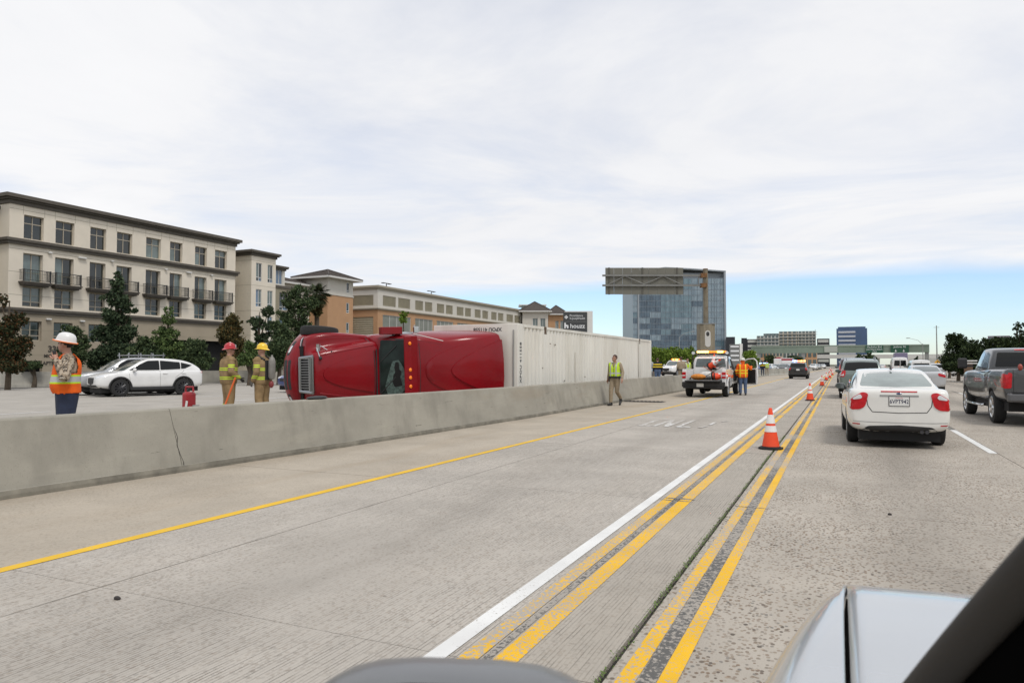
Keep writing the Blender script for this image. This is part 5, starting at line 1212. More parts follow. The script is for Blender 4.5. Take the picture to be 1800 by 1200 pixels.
for s_ in (1, -1): conform('tail_light', bv, [(-2.99, 1.25), (-2.99, .92), (-2.86, .92), (-2.84, 1.25)], (s_ * 3, 0, 0), (0, 1, 0), (0, 0, 1), (-s_, 0, 0), m_red, RAM, off=.01)
ribbon('tailgate_seam', bv, [[(-.76, 1.34), (-.76, .72)], [(.76, 1.34), (.76, .72)], [(-.76, .72), (.76, .72)]], (0, -6, 0), (1, 0, 0), (0, 0, 1), (0, 1, 0), m_seam, RAM, .012)
b = MB(); b.box((0, -3.03, 1.18), (.26, .03, .09)); b.build('tailgate_handle', m_trim, RAM, bevel=.02)
for s_ in (1, -1): ribbon('panel_gaps', bv, [[(-.06, .5), (-.06, 1.32)], [(1.2, .5), (1.2, 1.28)], [(-.84, .5), (-.84, 1.34)]], (s_ * 3, 0, 0), (0, 1, 0), (0, 0, 1), (-s_, 0, 0), m_seam, RAM, .012)
b = MB(); b.b2(-.9, .9, -3.16, -2.98, .58, .80); o = b.build('rear_bumper', mat('bumper_grey', (.13, .13, .135), .35, metal=.5), RAM, bevel=.05); b = MB(); b.b2(-.8, .8, -3.17, -3.0, .80, .815); b.build('bumper_pad', m_trim, o)
for s_ in (1, -1): b = MB(); b.tube([(s_ * .98, -.95, .42), (s_ * 1.03, -.85, .40), (s_ * 1.03, 1.05, .40), (s_ * .98, 1.15, .42)], .035, 8); b.build('side_step', m_chrome, RAM, True)
add_wheels(RAM, wy, 1.72, .41, .27, m_chrome, 5)
for s_ in (1, -1):
    b = MB(); b.box((s_ * 1.16, 1.02, 1.50), (.24, .09, .30)); mo = b.build('mirror', m_trim, RAM, bevel=.05); b = MB(); b.box((s_ * .98, 1.03, 1.42), (.2, .05, .05)); b.build('mirror_arm', m_trim, mo)
b = MB(); b.tube([(-.52, -2.9, 1.34), (-.52, -2.9, 1.38)], .05, 8); b.build('bed_cap', m_trim, RAM)
b = MB(); b.b2(-.8, .8, -2.7, 2.2, .34, .56); b.tube([(.3, -2.9, .42), (.3, -1, .42)], .04, 8); b.cyl((-.62, -1.8, .40), (.62, -1.8, .40), .07, n=10); b.sphere((0, -1.8, .40), .15); b.build('underbody', m_under, RAM)
for s_ in (1, -1): b = MB(); b.sphere((s_ * .62, -3.03, 1.40), (.05, .05, .08), 10, 6); b.build('marker_lamp', mat('marker_red', (.3, .05, .03), .4), RAM, True)

# ---- white highway service pickup with open door
F1 = thing('service_pickup', 'white highway service pickup with amber light bar, open tailgate and open driver-side-facing right door', 'pickup', (-5.48, 35.15, 0), 0)
F1['label'] = 'white service pickup with amber light bar, lowered tailgate and open door'
st = [(-.92, .90, .50, 1.22, 0), (-.90, .925, .46, 1.26, 0), (-.5, .93, .44, 1.26, 0), (.6, .93, .44, 1.24, 0), (1.0, .95, .46, 1.24, .02), (1.55, .97, .48, 1.22, .05), (2.1, .95, .50, 1.17, .06), (2.4, .86, .52, 1.08, .04), (2.48, .7, .56, .96, .02)]
cb = [(-.93, .84, 1.24, .78, 1.30), (-.92, .855, 1.24, .77, 1.60), (-.84, .865, 1.24, .745, 1.82), (-.5, .87, 1.24, .74, 1.87), (.2, .87, 1.23, .74, 1.88), (.5, .865, 1.23, .73, 1.83), (.9, .85, 1.22, .74, 1.56), (1.25, .80, 1.21, .72, 1.28), (1.35, .74, 1.2, .7, 1.23)]
o, bv = build_body(F1, st, cb, p_white, (1.65,), .385, .97, .46)
rear(bv, 'rear_window', [[(-.70, 1.34), (-.63, 1.74), (.63, 1.74), (.70, 1.34)]], m_clear, F1, off=.008)
conform('side_window', bv, [(-.72, 1.32), (-.66, 1.72), (-.3, 1.75), (-.3, 1.31)], (3, 0, 0), (0, 1, 0), (0, 0, 1), (-1, 0, 0), m_tint, F1)
conform('door_opening', bv, [(-.24, .55), (-.24, 1.72), (.40, 1.72), (.95, 1.30), (1.0, .55)], (3, 0, 0), (0, 1, 0), (0, 0, 1), (-1, 0, 0), m_under, F1, off=.006, rnd=0)
side(bv, 'side_window', [[(-.72, 1.32), (-.66, 1.72), (.40, 1.72), (.95, 1.30)]], m_tint, F1, both=False) if False else None
conform('side_window', bv, [(-.72, 1.32), (-.66, 1.72), (.40, 1.72), (.95, 1.30)], (-3, 0, 0), (0, 1, 0), (0, 0, 1), (1, 0, 0), m_tint, F1)
m_or = mat('orange_reflective', (.78, .14, .02), .45)
# bed
b = MB(); b.b2(-.76, .76, -2.78, -.93, .70, .76); b.build('bed_floor', m_trim, F1); b = MB(); b.b2(-.76, .76, -.99, -.94, .76, 1.24); b.build('bed_front', p_white, F1)
for s_ in (1, -1):
    pl = [(-2.80, .50), (-2.80, 1.25), (-.935, 1.25), (-.935, .50)]
    arch = [(-1.85 + .46 * math.cos(t), .39 + .46 * math.sin(t)) for t in np.linspace(.26, math.pi - .26, 14)]
    pl = [(-2.80, .50)] + [(-2.80, 1.25), (-.935, 1.25), (-.935, .50)] + arch
    b = MB(); x0, x1 = sorted((s_ * .77, s_ * .955)); b.prism(pl, x0, x1, 'x'); sp = b.build('bed_side', p_white, F1, bevel=.03)
    b = MB(); b.b2(min(s_ * .785, s_ * .95), max(s_ * .785, s_ * .95), -2.825, -2.795, .84, 1.12); b.build('tail_light', m_red, F1, bevel=.01); b = MB(); b.b2(min(s_ * .80, s_ * .94), max(s_ * .80, s_ * .94), -2.83, -2.826, .945, .99); b.build('tail_light_lens', m_lens, F1)
    b = MB(); b.box((s_ * .958, -2.42, .90), (.008, .34, .13)); b.box((s_ * .958, -1.05, .90), (.008, .2, .13)); b.build('orange_stripe', m_or, F1)
    b = MB(); pts = [(s_ * .945, -1.85 + .47 * math.cos(t), .39 + .47 * math.sin(t)) for t in np.linspace(.2, math.pi - .2, 14)]; b.tube(pts, .03, 6); b.build('wheel_arch_trim', p_white, F1, True)
b = MB(); b.b2(.925, .937, -.92, -.3, .84, .97); b.build('orange_stripe', m_or, F1)
b = MB(); b.b2(-.75, .75, -3.30, -2.80, .70, .755); o = b.build('tailgate', m_trim, F1, bevel=.01); b = MB(); b.b2(-.72, .72, -3.28, -2.85, .757, .765); b.build('tailgate_liner', m_metal, o)
b = MB(); b.b2(-.93, .93, -3.02, -2.80, .46, .69); b.b2(-.88, .88, -3.05, -2.9, .40, .47); o = b.build('rear_bumper', m_trim, F1, bevel=.04); plate(F1, -.12, -3.06, .55)
b = MB(); b.b2(-.78, .78, -2.6, 2.0, .36, .60); b.cyl((-.62, -1.85, .385), (.62, -1.85, .385), .07, n=10); b.sphere((0, -1.85, .385), .17); b.build('underbody', m_under, F1)
add_wheels(F1, (-1.85, 1.65), 1.62, .385, .25, m_rim, 7)
mirrors(F1, m_trim, .88, 1.0, 1.34, 1.5)
# open front right door
b = MB(); b.prism([(0, .50), (0, 1.26), (1.18, 1.26), (1.2, .9), (1.14, .50)], -.05, .05, 'y', 0)
dr = b.build('open_door', [p_white], F1, bevel=.03); dr.location = (.94, 1.25, 0); dr.rotation_euler = (0, 0, R_(-32))
b = MB(); b.b2(.06, 1.10, -.075, -.052, .56, 1.22); b.build('door_lining', m_trim, dr)
b = MB(); fr = [(.02, 0, 1.25), (.30, 0, 1.56), (.62, 0, 1.72), (.98, 0, 1.74), (1.14, 0, 1.62), (1.18, 0, 1.25)]; b.tube(fr, .028, 6); b.build('window_frame', p_white, dr, True)
mobj('door_glass', [(.05, 0, 1.26), (.31, 0, 1.54), (.62, 0, 1.70), (.98, 0, 1.72), (1.12, 0, 1.61), (1.16, 0, 1.26)], [(0, 1, 2, 3, 4, 5)], thin_glass, dr)
# rack, light bar, spotlights
b = MB()
for s_ in (-1, 1): b.tube([(s_ * .80, -1.0, 1.25), (s_ * .80, -1.0, 2.05)], .028, 8); b.tube([(s_ * .80, -1.0, 1.95), (s_ * .75, .1, 1.95)], .02, 6)
b.tube([(-.80, -1.0, 1.98), (.80, -1.0, 1.98)], .025, 8); b.build('rack', m_trim, F1)
b = MB(); b.b2(-.66, .66, -.72, -.40, 1.94, 1.99); lb = b.build('light_bar', m_trim, F1, bevel=.02)
m_am_on = mat('amber_lamp_lit', (.9, .35, .05), .3, emit=(1.0, .45, .08), estr=9); m_am_mid = mat('amber_lamp_dim', (.8, .22, .02), .3, emit=(1.0, .25, .02), estr=1.2)
for k in range(10):
    x = -.6 + k * .1335; b = MB(); b.box((x, -.58, 2.05), (.115, .26, .11)); b.build('lamp', m_am_on if k in (0, 1, 2, 3, 7, 8) else m_am_mid, lb, bevel=.02)
for s_ in (-1, 1): b = MB(); b.cyl((s_ * .77, -1.08, 2.0), (s_ * .77, -.92, 2.0), .075, .06, 12); b.build('work_light', m_lens, F1, True)
# load: cones and tools in the bed
def cone_mesh():
    pr = [(.145, .035), (.14, .05), (.029, .705), (.024, .71), (.012, .71)]
    return pr
m_cone = mat('cone_orange', (.80, .065, .012), .5, var=.08, vscale=8, dirt=(.45, .07, .03), dscale=6, damt=.3); m_coll = mat('cone_collar', (.74, .74, .73), .45, var=.06, vscale=10); m_cbase = mat('cone_base', (.016, .016, .016), .8)
def cone(label, loc, group=None, rot=None, s=1.0, top=True):
    T = thing('traffic_cone', label, 'cone', loc, group=group)
    if rot: T.rotation_euler = rot
    T.scale = (s, s, s)
    if 'cone' not in WHEELS:
        rr = lambda z: .147 - (z - .04) / .67 * .121
        b = MB(); b.prism(chaikin([(-.19, -.19), (.19, -.19), (.19, .19), (-.19, .19)], 1), .0, .034); b.lathe([(.16, .034), (.155, .05), (.14, .052)], 24); bo = b.build('base', m_cbase, bevel=.006)
        b = MB(); b.lathe([(rr(.05) + .004, .05)] + [(rr(z), z) for z in np.linspace(.05, .70, 8)] + [(.02, .712), (.012, .712), (.012, .66)], 28); co = b.build('cone_body', m_cone, smooth=True)
        b = MB(); b.lathe([(rr(z) + .004, z) for z in (.30, .405)], 28); c1 = b.build('collar', m_coll, smooth=True)
        b = MB(); b.lathe([(rr(z) + .004, z) for z in (.445, .595)], 28); c2_ = b.build('collar', m_coll, smooth=True)
        WHEELS['cone'] = [(q.name.split('.')[0], q.data) for q in (bo, co, c1, c2_)]
        mod = bo.modifiers
        for q in (bo, co, c1, c2_): bpy.data.objects.remove(q)
    for nm, me in WHEELS['cone']:
        q = bpy.data.objects.new(nm, me); col.objects.link(q); q.parent = T
    return T
fx, fy = -5.48, 35.15
cone('orange cone lying with others across the top of the pickup bed, pointing left', (fx + .02, fy - 1.25, 1.36), 'cones loaded in the pickup', (R_(60), R_(-20), R_(70)))
cone('orange cone standing tilted on top of the load behind the pickup cab', (fx + .12, fy - 1.2, 1.26), 'cones loaded in the pickup', (R_(-14), R_(6), 0))
cone('orange cone lying low in the pickup bed near the tailgate', (fx + .30, fy - 2.3, .93), 'cones loaded in the pickup', (R_(82), 0, R_(80)))
cone('lowest orange cone lying at the lip of the pickup bed', (fx + .42, fy - 2.62, .90), 'cones loaded in the pickup', (R_(85), 0, R_(95)))
b = MB(); b.sphere((0, 0, 0), (.34, .2, .14), 14, 8); o = b.build('equipment_bag', mat('bag_orange_brown', (.55, .20, .03), .8, var=.3, vscale=8), smooth=True); o.location = (fx - .30, fy - 2.45, .90); tag(o, 'orange brown equipment bag in the pickup bed', 'bag')
b = MB(); b.sphere((0, 0, 0), (.36, .22, .2), 14, 8); o = b.build('sack', mat('sack_white', (.6, .6, .58), .8, var=.2, vscale=6), smooth=True); o.location = (fx - .05, fy - 1.7, .95); tag(o, 'white sack lying in the middle of the pickup bed', 'sack')
for k, (a_, lab) in enumerate(((35, 'long reddish tool handle leaning in the pickup bed, rising left'), (-32, 'dark tool handle crossing the red one in the pickup bed'))):
    b = MB(); b.tube([(-.42 if k == 0 else .42, 0, .32), (.35 if k == 0 else -.3, 0, -.12)], .016, 6); o = b.build('tool_handle', mat('handle_%d' % k, ((.36, .08, .03), (.09, .07, .06))[k], .7)); o.location = (fx + .28, fy - 2.1, 1.05); tag(o, lab, 'tool')
# ---- cones along the lane line
cl = [(1355, 789, 'nearest traffic cone, standing large beside the double yellow lines'), (1424, 704, 'second traffic cone from the camera along the yellow lines'), (1445, 678, 'third traffic cone in the line beside the yellow lines'), (1452.5, 668.2, 'fourth traffic cone in the line, left of the black SUV'), (1458.7, 664.2, 'fifth traffic cone in the line, close behind the fourth'), (1463.3, 659, 'sixth traffic cone in the line, nearest the black SUV wheels'), (1458, 656.2, 'seventh traffic cone in the line, standing a little to the left'), (1462.5, 653.6, 'eighth traffic cone in the far line'), (1460, 651.3, 'ninth traffic cone, farthest that can be made out')]
for u, v, lab in cl:
    p = G(u, v); cone(lab, (p.x, p.y, .002 if True else 0), 'cones along the carpool lane', rot=(0, 0, rng.uniform(-.25, .25)))
# ---- black police SUV
EX, o, bv = suv_like('police_suv', 'black police SUV with lit roof light bar stopped in the carpool lane', 'police car', (-3.75, 79, 0), 0, p_black, 1.0, 1.05, 1.02, tl=[[(.62, 1.12), (.90, 1.06), (.90, .86), (.72, .86)]], rim=m_rimdk)
plate(EX, 0, -2.42, .92); b = MB(); b.b2(-.62, .62, -.4, -.1, 1.71, 1.75); lb = b.build('light_bar', m_trim, EX)
m_bl = mat('blue_lamp_lit', (.2, .3, .9), .3, emit=(.25, .4, 1.0), estr=6); m_rd = mat('red_lamp_lit', (.9, .1, .05), .3, emit=(1.0, .22, .08), estr=6); m_wl = mat('white_lamp_lit', (.8, .8, .8), .3, emit=(1, 1, 1), estr=4)
for k in range(8): b = MB(); b.box((-.55 + k * .157, -.25, 1.81), (.14, .26, .11)); b.build('lamp', (m_bl, m_wl, m_bl, m_rd, m_rd, m_am_on, m_rd, m_am_on)[k], lb)
# ---- white patrol SUV facing us on the other side
p = ZP(1187, 640, 86); TH, o, bv = suv_like('patrol_suv', 'white patrol SUV with orange roof lights facing the camera beyond the container', 'car', (p.x, p.y, ZO), math.pi - R_(14), p_white, 1.1, 1.1, 1.13, rails=False, clad=False)
b = MB(); b.b2(-.55, .55, -.3, 0, 1.86, 1.9); lb = b.build('light_bar', m_trim, TH)
for k in range(6): b = MB(); b.box((-.45 + k * .18, -.15, 1.96), (.16, .26, .12)); b.build('lamp', m_am_on if k in (1, 2, 4) else m_am_mid, lb)
for s_ in (-1, 1): b = MB(); b.box((s_ * 1.02, -.1, .95), (.006, 1.1, .16)); b.build('orange_stripe', m_or, TH)
p = ZP(1140, 655, 50); T, o, bv = sedan_like('sedan', 'dark car peeping out behind the far end of the container', 'car', (p.x - .5, p.y, ZO), math.pi, p_grey, 1.0, 1.0, 1.15)
# ---- distant traffic
q = [(1352, 641, 125, p_white, 'small white car far off beyond the open pickup door', 'o'), (1366, 640.5, 140, p_silver, 'small silver car in the distant opposite queue behind the vested workers', 'o'), (1378, 640, 118, p_black, 'small dark car in the distant opposite queue', 'o'), (1391, 640, 150, p_blue, 'small blue police car with flashing lights left of the police SUV', 'p'), (1404, 640, 130, p_silver, 'small silver car partly behind the police SUV', 'o'),
     (1430, 641, 165, p_white, 'small white car just right of the police SUV roof', 'o'), (1437, 641, 190, p_silver, 'small silver car far right of the police SUV in the opposite queue', 'o'), (1446, 641, 230, p_white, 'tiny white car under the overpass on the opposite side', 'o'), (1342, 640, 108, p_blue, 'blue and white police car seen through the open pickup door', 'p'), (1540, 641, 150, p_silver, 'tiny silver car ahead between the green SUV and the vans', 's'), (1550, 641, 190, p_white, 'tiny white car ahead beside the cargo van', 's')]
for u, v, zc, pm, lab, kd in q:
    p = ZP(u, v, zc); T, o, bv = sedan_like('police_car' if kd == 'p' else 'car', lab, 'car', (p.x, p.y, ZO if kd != 's' else 0), 0 if kd == 's' else math.pi - R_(5), pm, 1, 1, 1.05, detail=0)
    if kd == 'p':
        b = MB(); b.b2(-.6, -.02, -.3, 0, 1.46, 1.58); b.build('lamp', m_bl, T); b = MB(); b.b2(.02, .6, -.3, 0, 1.46, 1.58); b.build('lamp', m_rd if zc > 120 else m_bl, T)
p = ZP(1370, 640, 160); T = thing('tank_truck', 'dark red truck body standing above the distant queue', 'truck', (p.x, p.y, ZO)); b = MB(); b.cyl((0, -3, 2.0), (0, 3, 2.0), .95, n=20); b.build('tank', mat('truck_red', (.33, .05, .06), .5), T, True); b = MB(); b.b2(-.9, .9, -3.6, -3.0, .5, 2.6); b.build('cab', p_white, T, bevel=.1); add_wheels(T, (-2.6, 2.2), 1.9, .48, .28)
p = ZP(1385, 640, 145); T = thing('box_truck', 'white box truck with a red stripe in the distant queue left of the police SUV', 'truck', (p.x, p.y, ZO)); b = MB(); b.b2(-1.05, 1.05, -2.5, 3, .9, 2.6); b.build('cargo_box', p_white, T, bevel=.04); b = MB(); b.b2(-1.06, 1.06, -2.52, -2.505, 2.1, 2.5); b.build('stripe', mat('truck_red', (.33, .05, .06)), T); b = MB(); b.b2(-.95, .95, -4.2, -2.6, .5, 2.0); b.build('cab', p_white, T, bevel=.15); add_wheels(T, (-3.2, 1.8), 1.8, .45, .28)

# ================================================================== OVERTURNED TRUCK AND CONTAINER
p_red = mat('truck_paint_red', (.215, .003, .008), .24, spec=.28, coat=.16, var=.10, vscale=1.2, dirt=(.15, .012, .016), dscale=2.0, damt=.35)
FWD = Vector((-.347, -.938, 0)).normalized(); UPV = Vector((.938, -.347, 0)).normalized()
TR = thing('semi_truck', 'red semi truck tractor lying on its side behind the median wall', 'truck', (0, 0, 0))
org = Vector((-9.05, 19.15, 0)) - UPV * 4.0
RM = Matrix(((0, FWD.x, UPV.x), (0, FWD.y, UPV.y), (1, 0, 0))).to_4x4()   # local x (right) -> world up, y -> forward, z -> towards the wall
tilt = Matrix.Rotation(R_(2.0), 4, 'Z')
TR.matrix_world = Matrix.Translation((org.x, org.y, 1.35)) @ RM @ tilt
# hood and fenders (y forward: 3.0 cowl .. 5.05 nose)
def hood_ring(y, wh, zt, wf, zf, zb):
    half = [(0, zt + .03), (wh * .45, zt + .02), (wh * .80, zt - .02), (wh * .97, zt - .07), (wh + .02, zt - .15), (wh + .08, zf + .005), (wf * .90, zf + .05), (wf * .975, zf - .02), (wf, zf - .14), (wf, (zf + zb) / 2), (wf * .97, zb)]
    return [(x, y, z) for x, z in half] + [(0, y, zb)] + [(-x, y, z) for x, z in half[::-1][:-1]]
YH = lambda y: 3.05 + (y - 3.05) * .91
cutr = arch_cut2((4.13,), 1.2, .58, .56, .42)
hr = [hood_ring(2.95, .86, 1.92, 1.08, 1.45, .62), hood_ring(3.05, .86, 1.91, 1.10, 1.42, .60), hood_ring(3.6, .80, 1.82, 1.14, 1.36, .60), hood_ring(4.2, .72, 1.71, 1.19, 1.30, .60), hood_ring(4.7, .64, 1.57, 1.16, 1.16, .60), hood_ring(4.95, .58, 1.47, 1.06, 1.05, .62), hood_ring(5.04, .52, 1.40, .96, .98, .64)]
hr = [[(x, YH(y), z) for x, y, z in r] for r in hr]
hood = loft(hr, 'hood', p_red, None, 2, cut=cutr); bpy.data.objects.remove(cutr)
hood.parent = TR; hb_ = bvh_of(hood)
# cab and sleeper with roof fairing
def cab_ring(y, wb, wt, zt, zb=.75, c=.28):
    half = [(0, zb), (wb * .97, zb), (wb, zb + .1), (wb, 1.6), (wb * 1.0, zt - max(.5, (zt - 1.6) * .55)), (wt + .03, zt - c), (wt * .93, zt - c * .33), (wt * .72, zt - .05), (wt * .3, zt), (0, zt)]
    return [(x, y, z) for x, z in half] + [(-x, y, z) for x, z in half[-2:0:-1]]
cr_ = [cab_ring(.0, 1.16, 1.04, 3.97), cab_ring(.05, 1.18, 1.08, 4.0), cab_ring(.5, 1.19, 1.06, 3.97), cab_ring(1.1, 1.18, 1.0, 3.78), cab_ring(1.6, 1.17, .94, 3.45), cab_ring(1.95, 1.16, .92, 3.12), cab_ring(2.15, 1.15, .95, 2.88, c=.2), cab_ring(2.25, 1.14, 1.0, 2.78, c=.16), cab_ring(2.42, 1.13, 1.02, 2.73, c=.14), cab_ring(2.52, 1.12, 1.02, 2.60, c=.14), cab_ring(3.0, 1.08, .96, 1.98, c=.12), cab_ring(3.08, 1.0, .9, 1.75, c=.12)]
cab_ = loft(cr_, 'cab', p_red, None, 2); cab_.parent = TR; cbv = bvh_of(cab_)
# windshield and its frame, laid on the sloping front of the cab
m_wind = mat('windshield_broken', (.007, .013, .011), .10, spec=.22, var=.55, vscale=3.0, dirt=(.04, .07, .06), dscale=1.6, damt=.3)
nd_ = Vector((0, -.62, -.78))
def slope(y, z): return None
def front_panel(name, poly, m, off, rings=6, rnd=1):
    # outline given as (x, t): t = 0 cowl .. 1 visor
    o0 = Vector((0, 3.05, 1.90)); o1 = Vector((0, 2.47, 2.66)); ay = (o1 - o0)
    n_ = Vector((0, ay.z, -ay.y)).normalized()
    return conform(name, cbv, poly, o0 + n_ * 1.5, (1, 0, 0), ay, -n_, m, TR, off=off, rings=rings, rnd=rnd)
front_panel('windshield_seal', [(-.98, .03), (-.93, .97), (.93, .97), (.98, .03)], m_trim, .006)
ws = front_panel('windshield', [(-.92, .08), (-.89, .92), (.89, .92), (.92, .08)], m_wind, .016, 8)
m_crack = mat('crazed_glass', (.055, .09, .078), .35, var=.8, vscale=14); m_hole = mat('windshield_hole', (.004, .004, .004), .9)
front_panel('crazed_glass', [(-.66, .30), (-.42, .22), (-.05, .34), (.30, .46), (.34, .66), (.12, .80), (-.1, .86), (-.50, .84), (-.74, .60)], m_crack, .021)
front_panel('hole', [(-.44, .52), (-.40, .76), (-.16, .70), (.02, .74), (.06, .68), (.27, .66), (.28, .56), (.12, .52), (.0, .55), (-.12, .48), (-.3, .46)], m_hole, .026, rnd=.5)
# visor with amber marker lamps
b = MB(); b.prism([(2.50, 2.62), (2.66, 2.64), (2.70, 2.70), (2.52, 2.80), (2.30, 2.82), (2.30, 2.70)], -1.02, 1.02, 'x'); vz = b.build('sun_visor', p_red, TR, bevel=.03)
m_mk = mat('marker_amber', (.85, .20, .01), .25, emit=(1, .28, .02), estr=.12)
for x in (.80, .05, -.17, -.42, -.95): b = MB(); b.sphere((x, 2.56, 2.795), (.055, .05, .03), 12, 8); b.build('marker_lamp', m_mk, TR, True)
# wipers
b = MB(); b.tube([(.3, 3.0, 1.98), (.75, 2.72, 2.36)], .014, 6); b.tube([(-.6, 3.0, 1.98), (-.15, 2.74, 2.34)], .014, 6); b.build('wiper', m_trim, TR)
# grille: chrome shell with vertical bars, leaning back
b = MB(); gz0, gz1 = .90, 1.40
def gp(x, t, o=0): return (x, 4.93 - .10 * t + o, gz0 + (gz1 - gz0) * t)
fr = [(-.50, 1), (.50, 1), (.46, 0), (-.46, 0)]
for (a, c) in zip(fr, fr[1:] + fr[:1]): b.tube([gp(*a, .02), gp(*c, .02)], .05, 8)
b.box((0, 4.87, 1.39), (.9, .16, .06)); gr = b.build('grille', mat('grille_chrome', (.34, .35, .36), .22, metal=1.0), TR, True)
b = MB()
for k in range(13): x = -.44 + k * .0733; b.box((x, 4.905, (gz0 + gz1) / 2), (.026, .05, gz1 - gz0), rx=R_(8))
b.build('grille_bars', mat('grille_bar', (.26, .265, .27), .3, metal=.9), gr); b = MB(); b.box((0, 4.86, (gz0 + gz1) / 2), (.92, .03, gz1 - gz0), rx=R_(8)); b.build('grille_mesh', m_trim, gr)
# bumper, curved, red, with dark intakes and fog lamps
def bump_ring(x):
    k = abs(x) / 1.2; y = 5.15 - .60 * k ** 2.6; return [(x, y - .30, .30), (x, y - .02, .28), (x, y, .36), (x, y - .0, .56), (x, y - .04, .70), (x, y - .12, .78), (x, y - .34, .80)]
rg = [bump_ring(x) for x in np.linspace(-1.2, 1.2, 17)]
b = MB(); v = [p for r in rg for p in r]; n = 7
b.add(v, [(i * n + k, i * n + (k + 1) % n, (i + 1) * n + (k + 1) % n, (i + 1) * n + k) for i in range(16) for k in range(n)] + [tuple(range(n)), tuple(range(16 * n, 17 * n))])
bm_ = b.build('bumper', p_red, TR, smooth=50); bb_ = bvh_of(bm_)
for pl, m in (([(-.42, .34), (-.42, .50), (.42, .50), (.42, .34)], m_trim), ([(-.42, .56), (-.42, .66), (.42, .66), (.42, .56)], m_trim), ([(.55, .38), (.55, .52), (.95, .54), (.95, .40)], m_trim), ([(-.55, .38), (-.55, .52), (-.95, .54), (-.95, .40)], m_trim)):
    conform('bumper_slot', bb_, pl, (0, 8, 0), (1, 0, 0), (0, 0, 1), (0, -1, 0), m, TR, off=.006)
for x in (.72, -.72): conform('fog_lamp', bb_, [(x - .1, .41), (x - .1, .51), (x + .1, .51), (x + .1, .41)], (0, 8, 0), (1, 0, 0), (0, 0, 1), (0, -1, 0), m_lens, TR, off=.012)
# dark gap behind the bumper, with debris
b = MB(); b.b2(-.98, .98, 4.50, 4.80, .66, .98); b.b2(-.80, .80, 4.70, 4.885, .74, .93); b.build('nose_void', m_under, TR)
for s_ in (1, -1):
    conform('headlight', hb_, [(s_ * .66, .98), (s_ * .70, 1.12), (s_ * .98, 1.18), (s_ * 1.10, 1.14), (s_ * 1.06, .92)], (0, 8, .02), (1, 0, 0), (0, 0, 1), (0, -1, -.12), m_lens, TR, off=.014)
    conform('headlight_surround', hb_, [(s_ * .60, .94), (s_ * .66, 1.18), (s_ * 1.0, 1.24), (s_ * 1.14, 1.18), (s_ * 1.1, .88)], (0, 8, .02), (1, 0, 0), (0, 0, 1), (0, -1, -.12), m_trim, TR, off=.007)
# torn bracket and hanging hood mirror at the upper fender
b = MB(); b.box((.74, 4.62, 1.34), (.20, .05, .10), rx=.4); b.tube([(.74, 4.66, 1.32), (.45, 4.7, 1.56)], .012, 6); b.tube([(.80, 4.55, 1.32), (.62, 4.35, 1.50)], .014, 6); b.build('hood_mirror', m_chrome, TR)
for (x, y, z) in ((.45, 4.7, 1.58), (.60, 4.33, 1.54)): b = MB(); b.sphere((x, y, z), (.055, .05, .045), 10, 6); b.build('mirror_foot', m_trim, TR, True)
# hood crease lines: raised centre panel
def crease(path, r=.02):
    pts = []
    for x, y in path:
        l, nn, *_r = hb_.ray_cast(Vector((x, y, 4)), Vector((0, 0, -1)))
        if l: pts.append(l - Vector((0, 0, r * .35)))
    if len(pts) > 2:
        b = MB(); b.tube(pts, r, 8); b.build('hood_crease', p_red, hood, True)
b = MB(); b.b2(-.66, .66, 3.09, 3.13, 1.925, 1.945); b.build('cowl_vent', m_trim, TR)
# fairing crease: long arcs on the roof
def rcrease(path, r, name='fairing_crease'):
    pts = []
    for x, y in path:
        l, *_r = cbv.ray_cast(Vector((x, y, 6)), Vector((0, 0, -1)))
        if l: pts.append(l - Vector((0, 0, r * .4)))
    if len(pts) > 2: b = MB(); b.tube(pts, r, 8); b.build(name, p_red, cab_, True)
# raised fairing panels: pointed arches swept back from the visor
def arch_panel(name, bv, y0, y1, w, off, parent, pw=1.7, sq=1.0):
    top = [(w * t, y1 - (y1 - y0) * abs(t) ** pw) for t in np.linspace(-1, 1, 25)]
    return conform(name, bv, top + [(w * .96, y0 - .02), (-w * .96, y0 - .02)], (0, 0, 6), (1, 0, 0), (0, 1, 0), (0, 0, -1), p_red, parent, off=off, rings=8, rnd=0, per=3)
arch_panel('fairing_panel', cbv, .12, 2.12, 1.02, .035, cab_, 2.6)
arch_panel('fairing_panel', cbv, .10, 1.62, .86, .085, cab_, 1.8)
def hood_arch(y0, y1, w0, off, pw):
    top = [(w0 * t, y1 - (y1 - y0) * abs(t) ** pw) for t in np.linspace(-1, 1, 25)]
    return conform('hood_panel', hb_, top + [(w0 * .98, y0 - .01), (-w0 * .98, y0 - .01)], (0, 0, 6), (1, 0, 0), (0, 1, 0), (0, 0, -1), p_red, hood, off=off, rings=8, rnd=0, per=3)
hood_arch(3.22, 4.62, .56, .032, 2.2)
for s_ in (1, -1):
    crease([(s_ * (.78 - .26 * t ** 1.1), 3.12 + 1.55 * t) for t in np.linspace(0, 1, 18)], .022)
    crease([(s_ * (1.02 + .06 * math.sin(t * 3)), 3.2 + 1.3 * t) for t in np.linspace(0, 1, 14)], .014)
ribbon('hood_seam', hb_, [[(-1.0, 3.16), (1.0, 3.16)]], (0, 0, 6), (1, 0, 0), (0, 1, 0), (0, 0, -1), m_seam, TR, .022)
ribbon('sleeper_seam', cbv, [[(-1.0, 2.22), (1.0, 2.22)], [(-1.05, .30), (1.05, .30)]], (0, 0, 6), (1, 0, 0), (0, 1, 0), (0, 0, -1), m_seam, TR, .012)
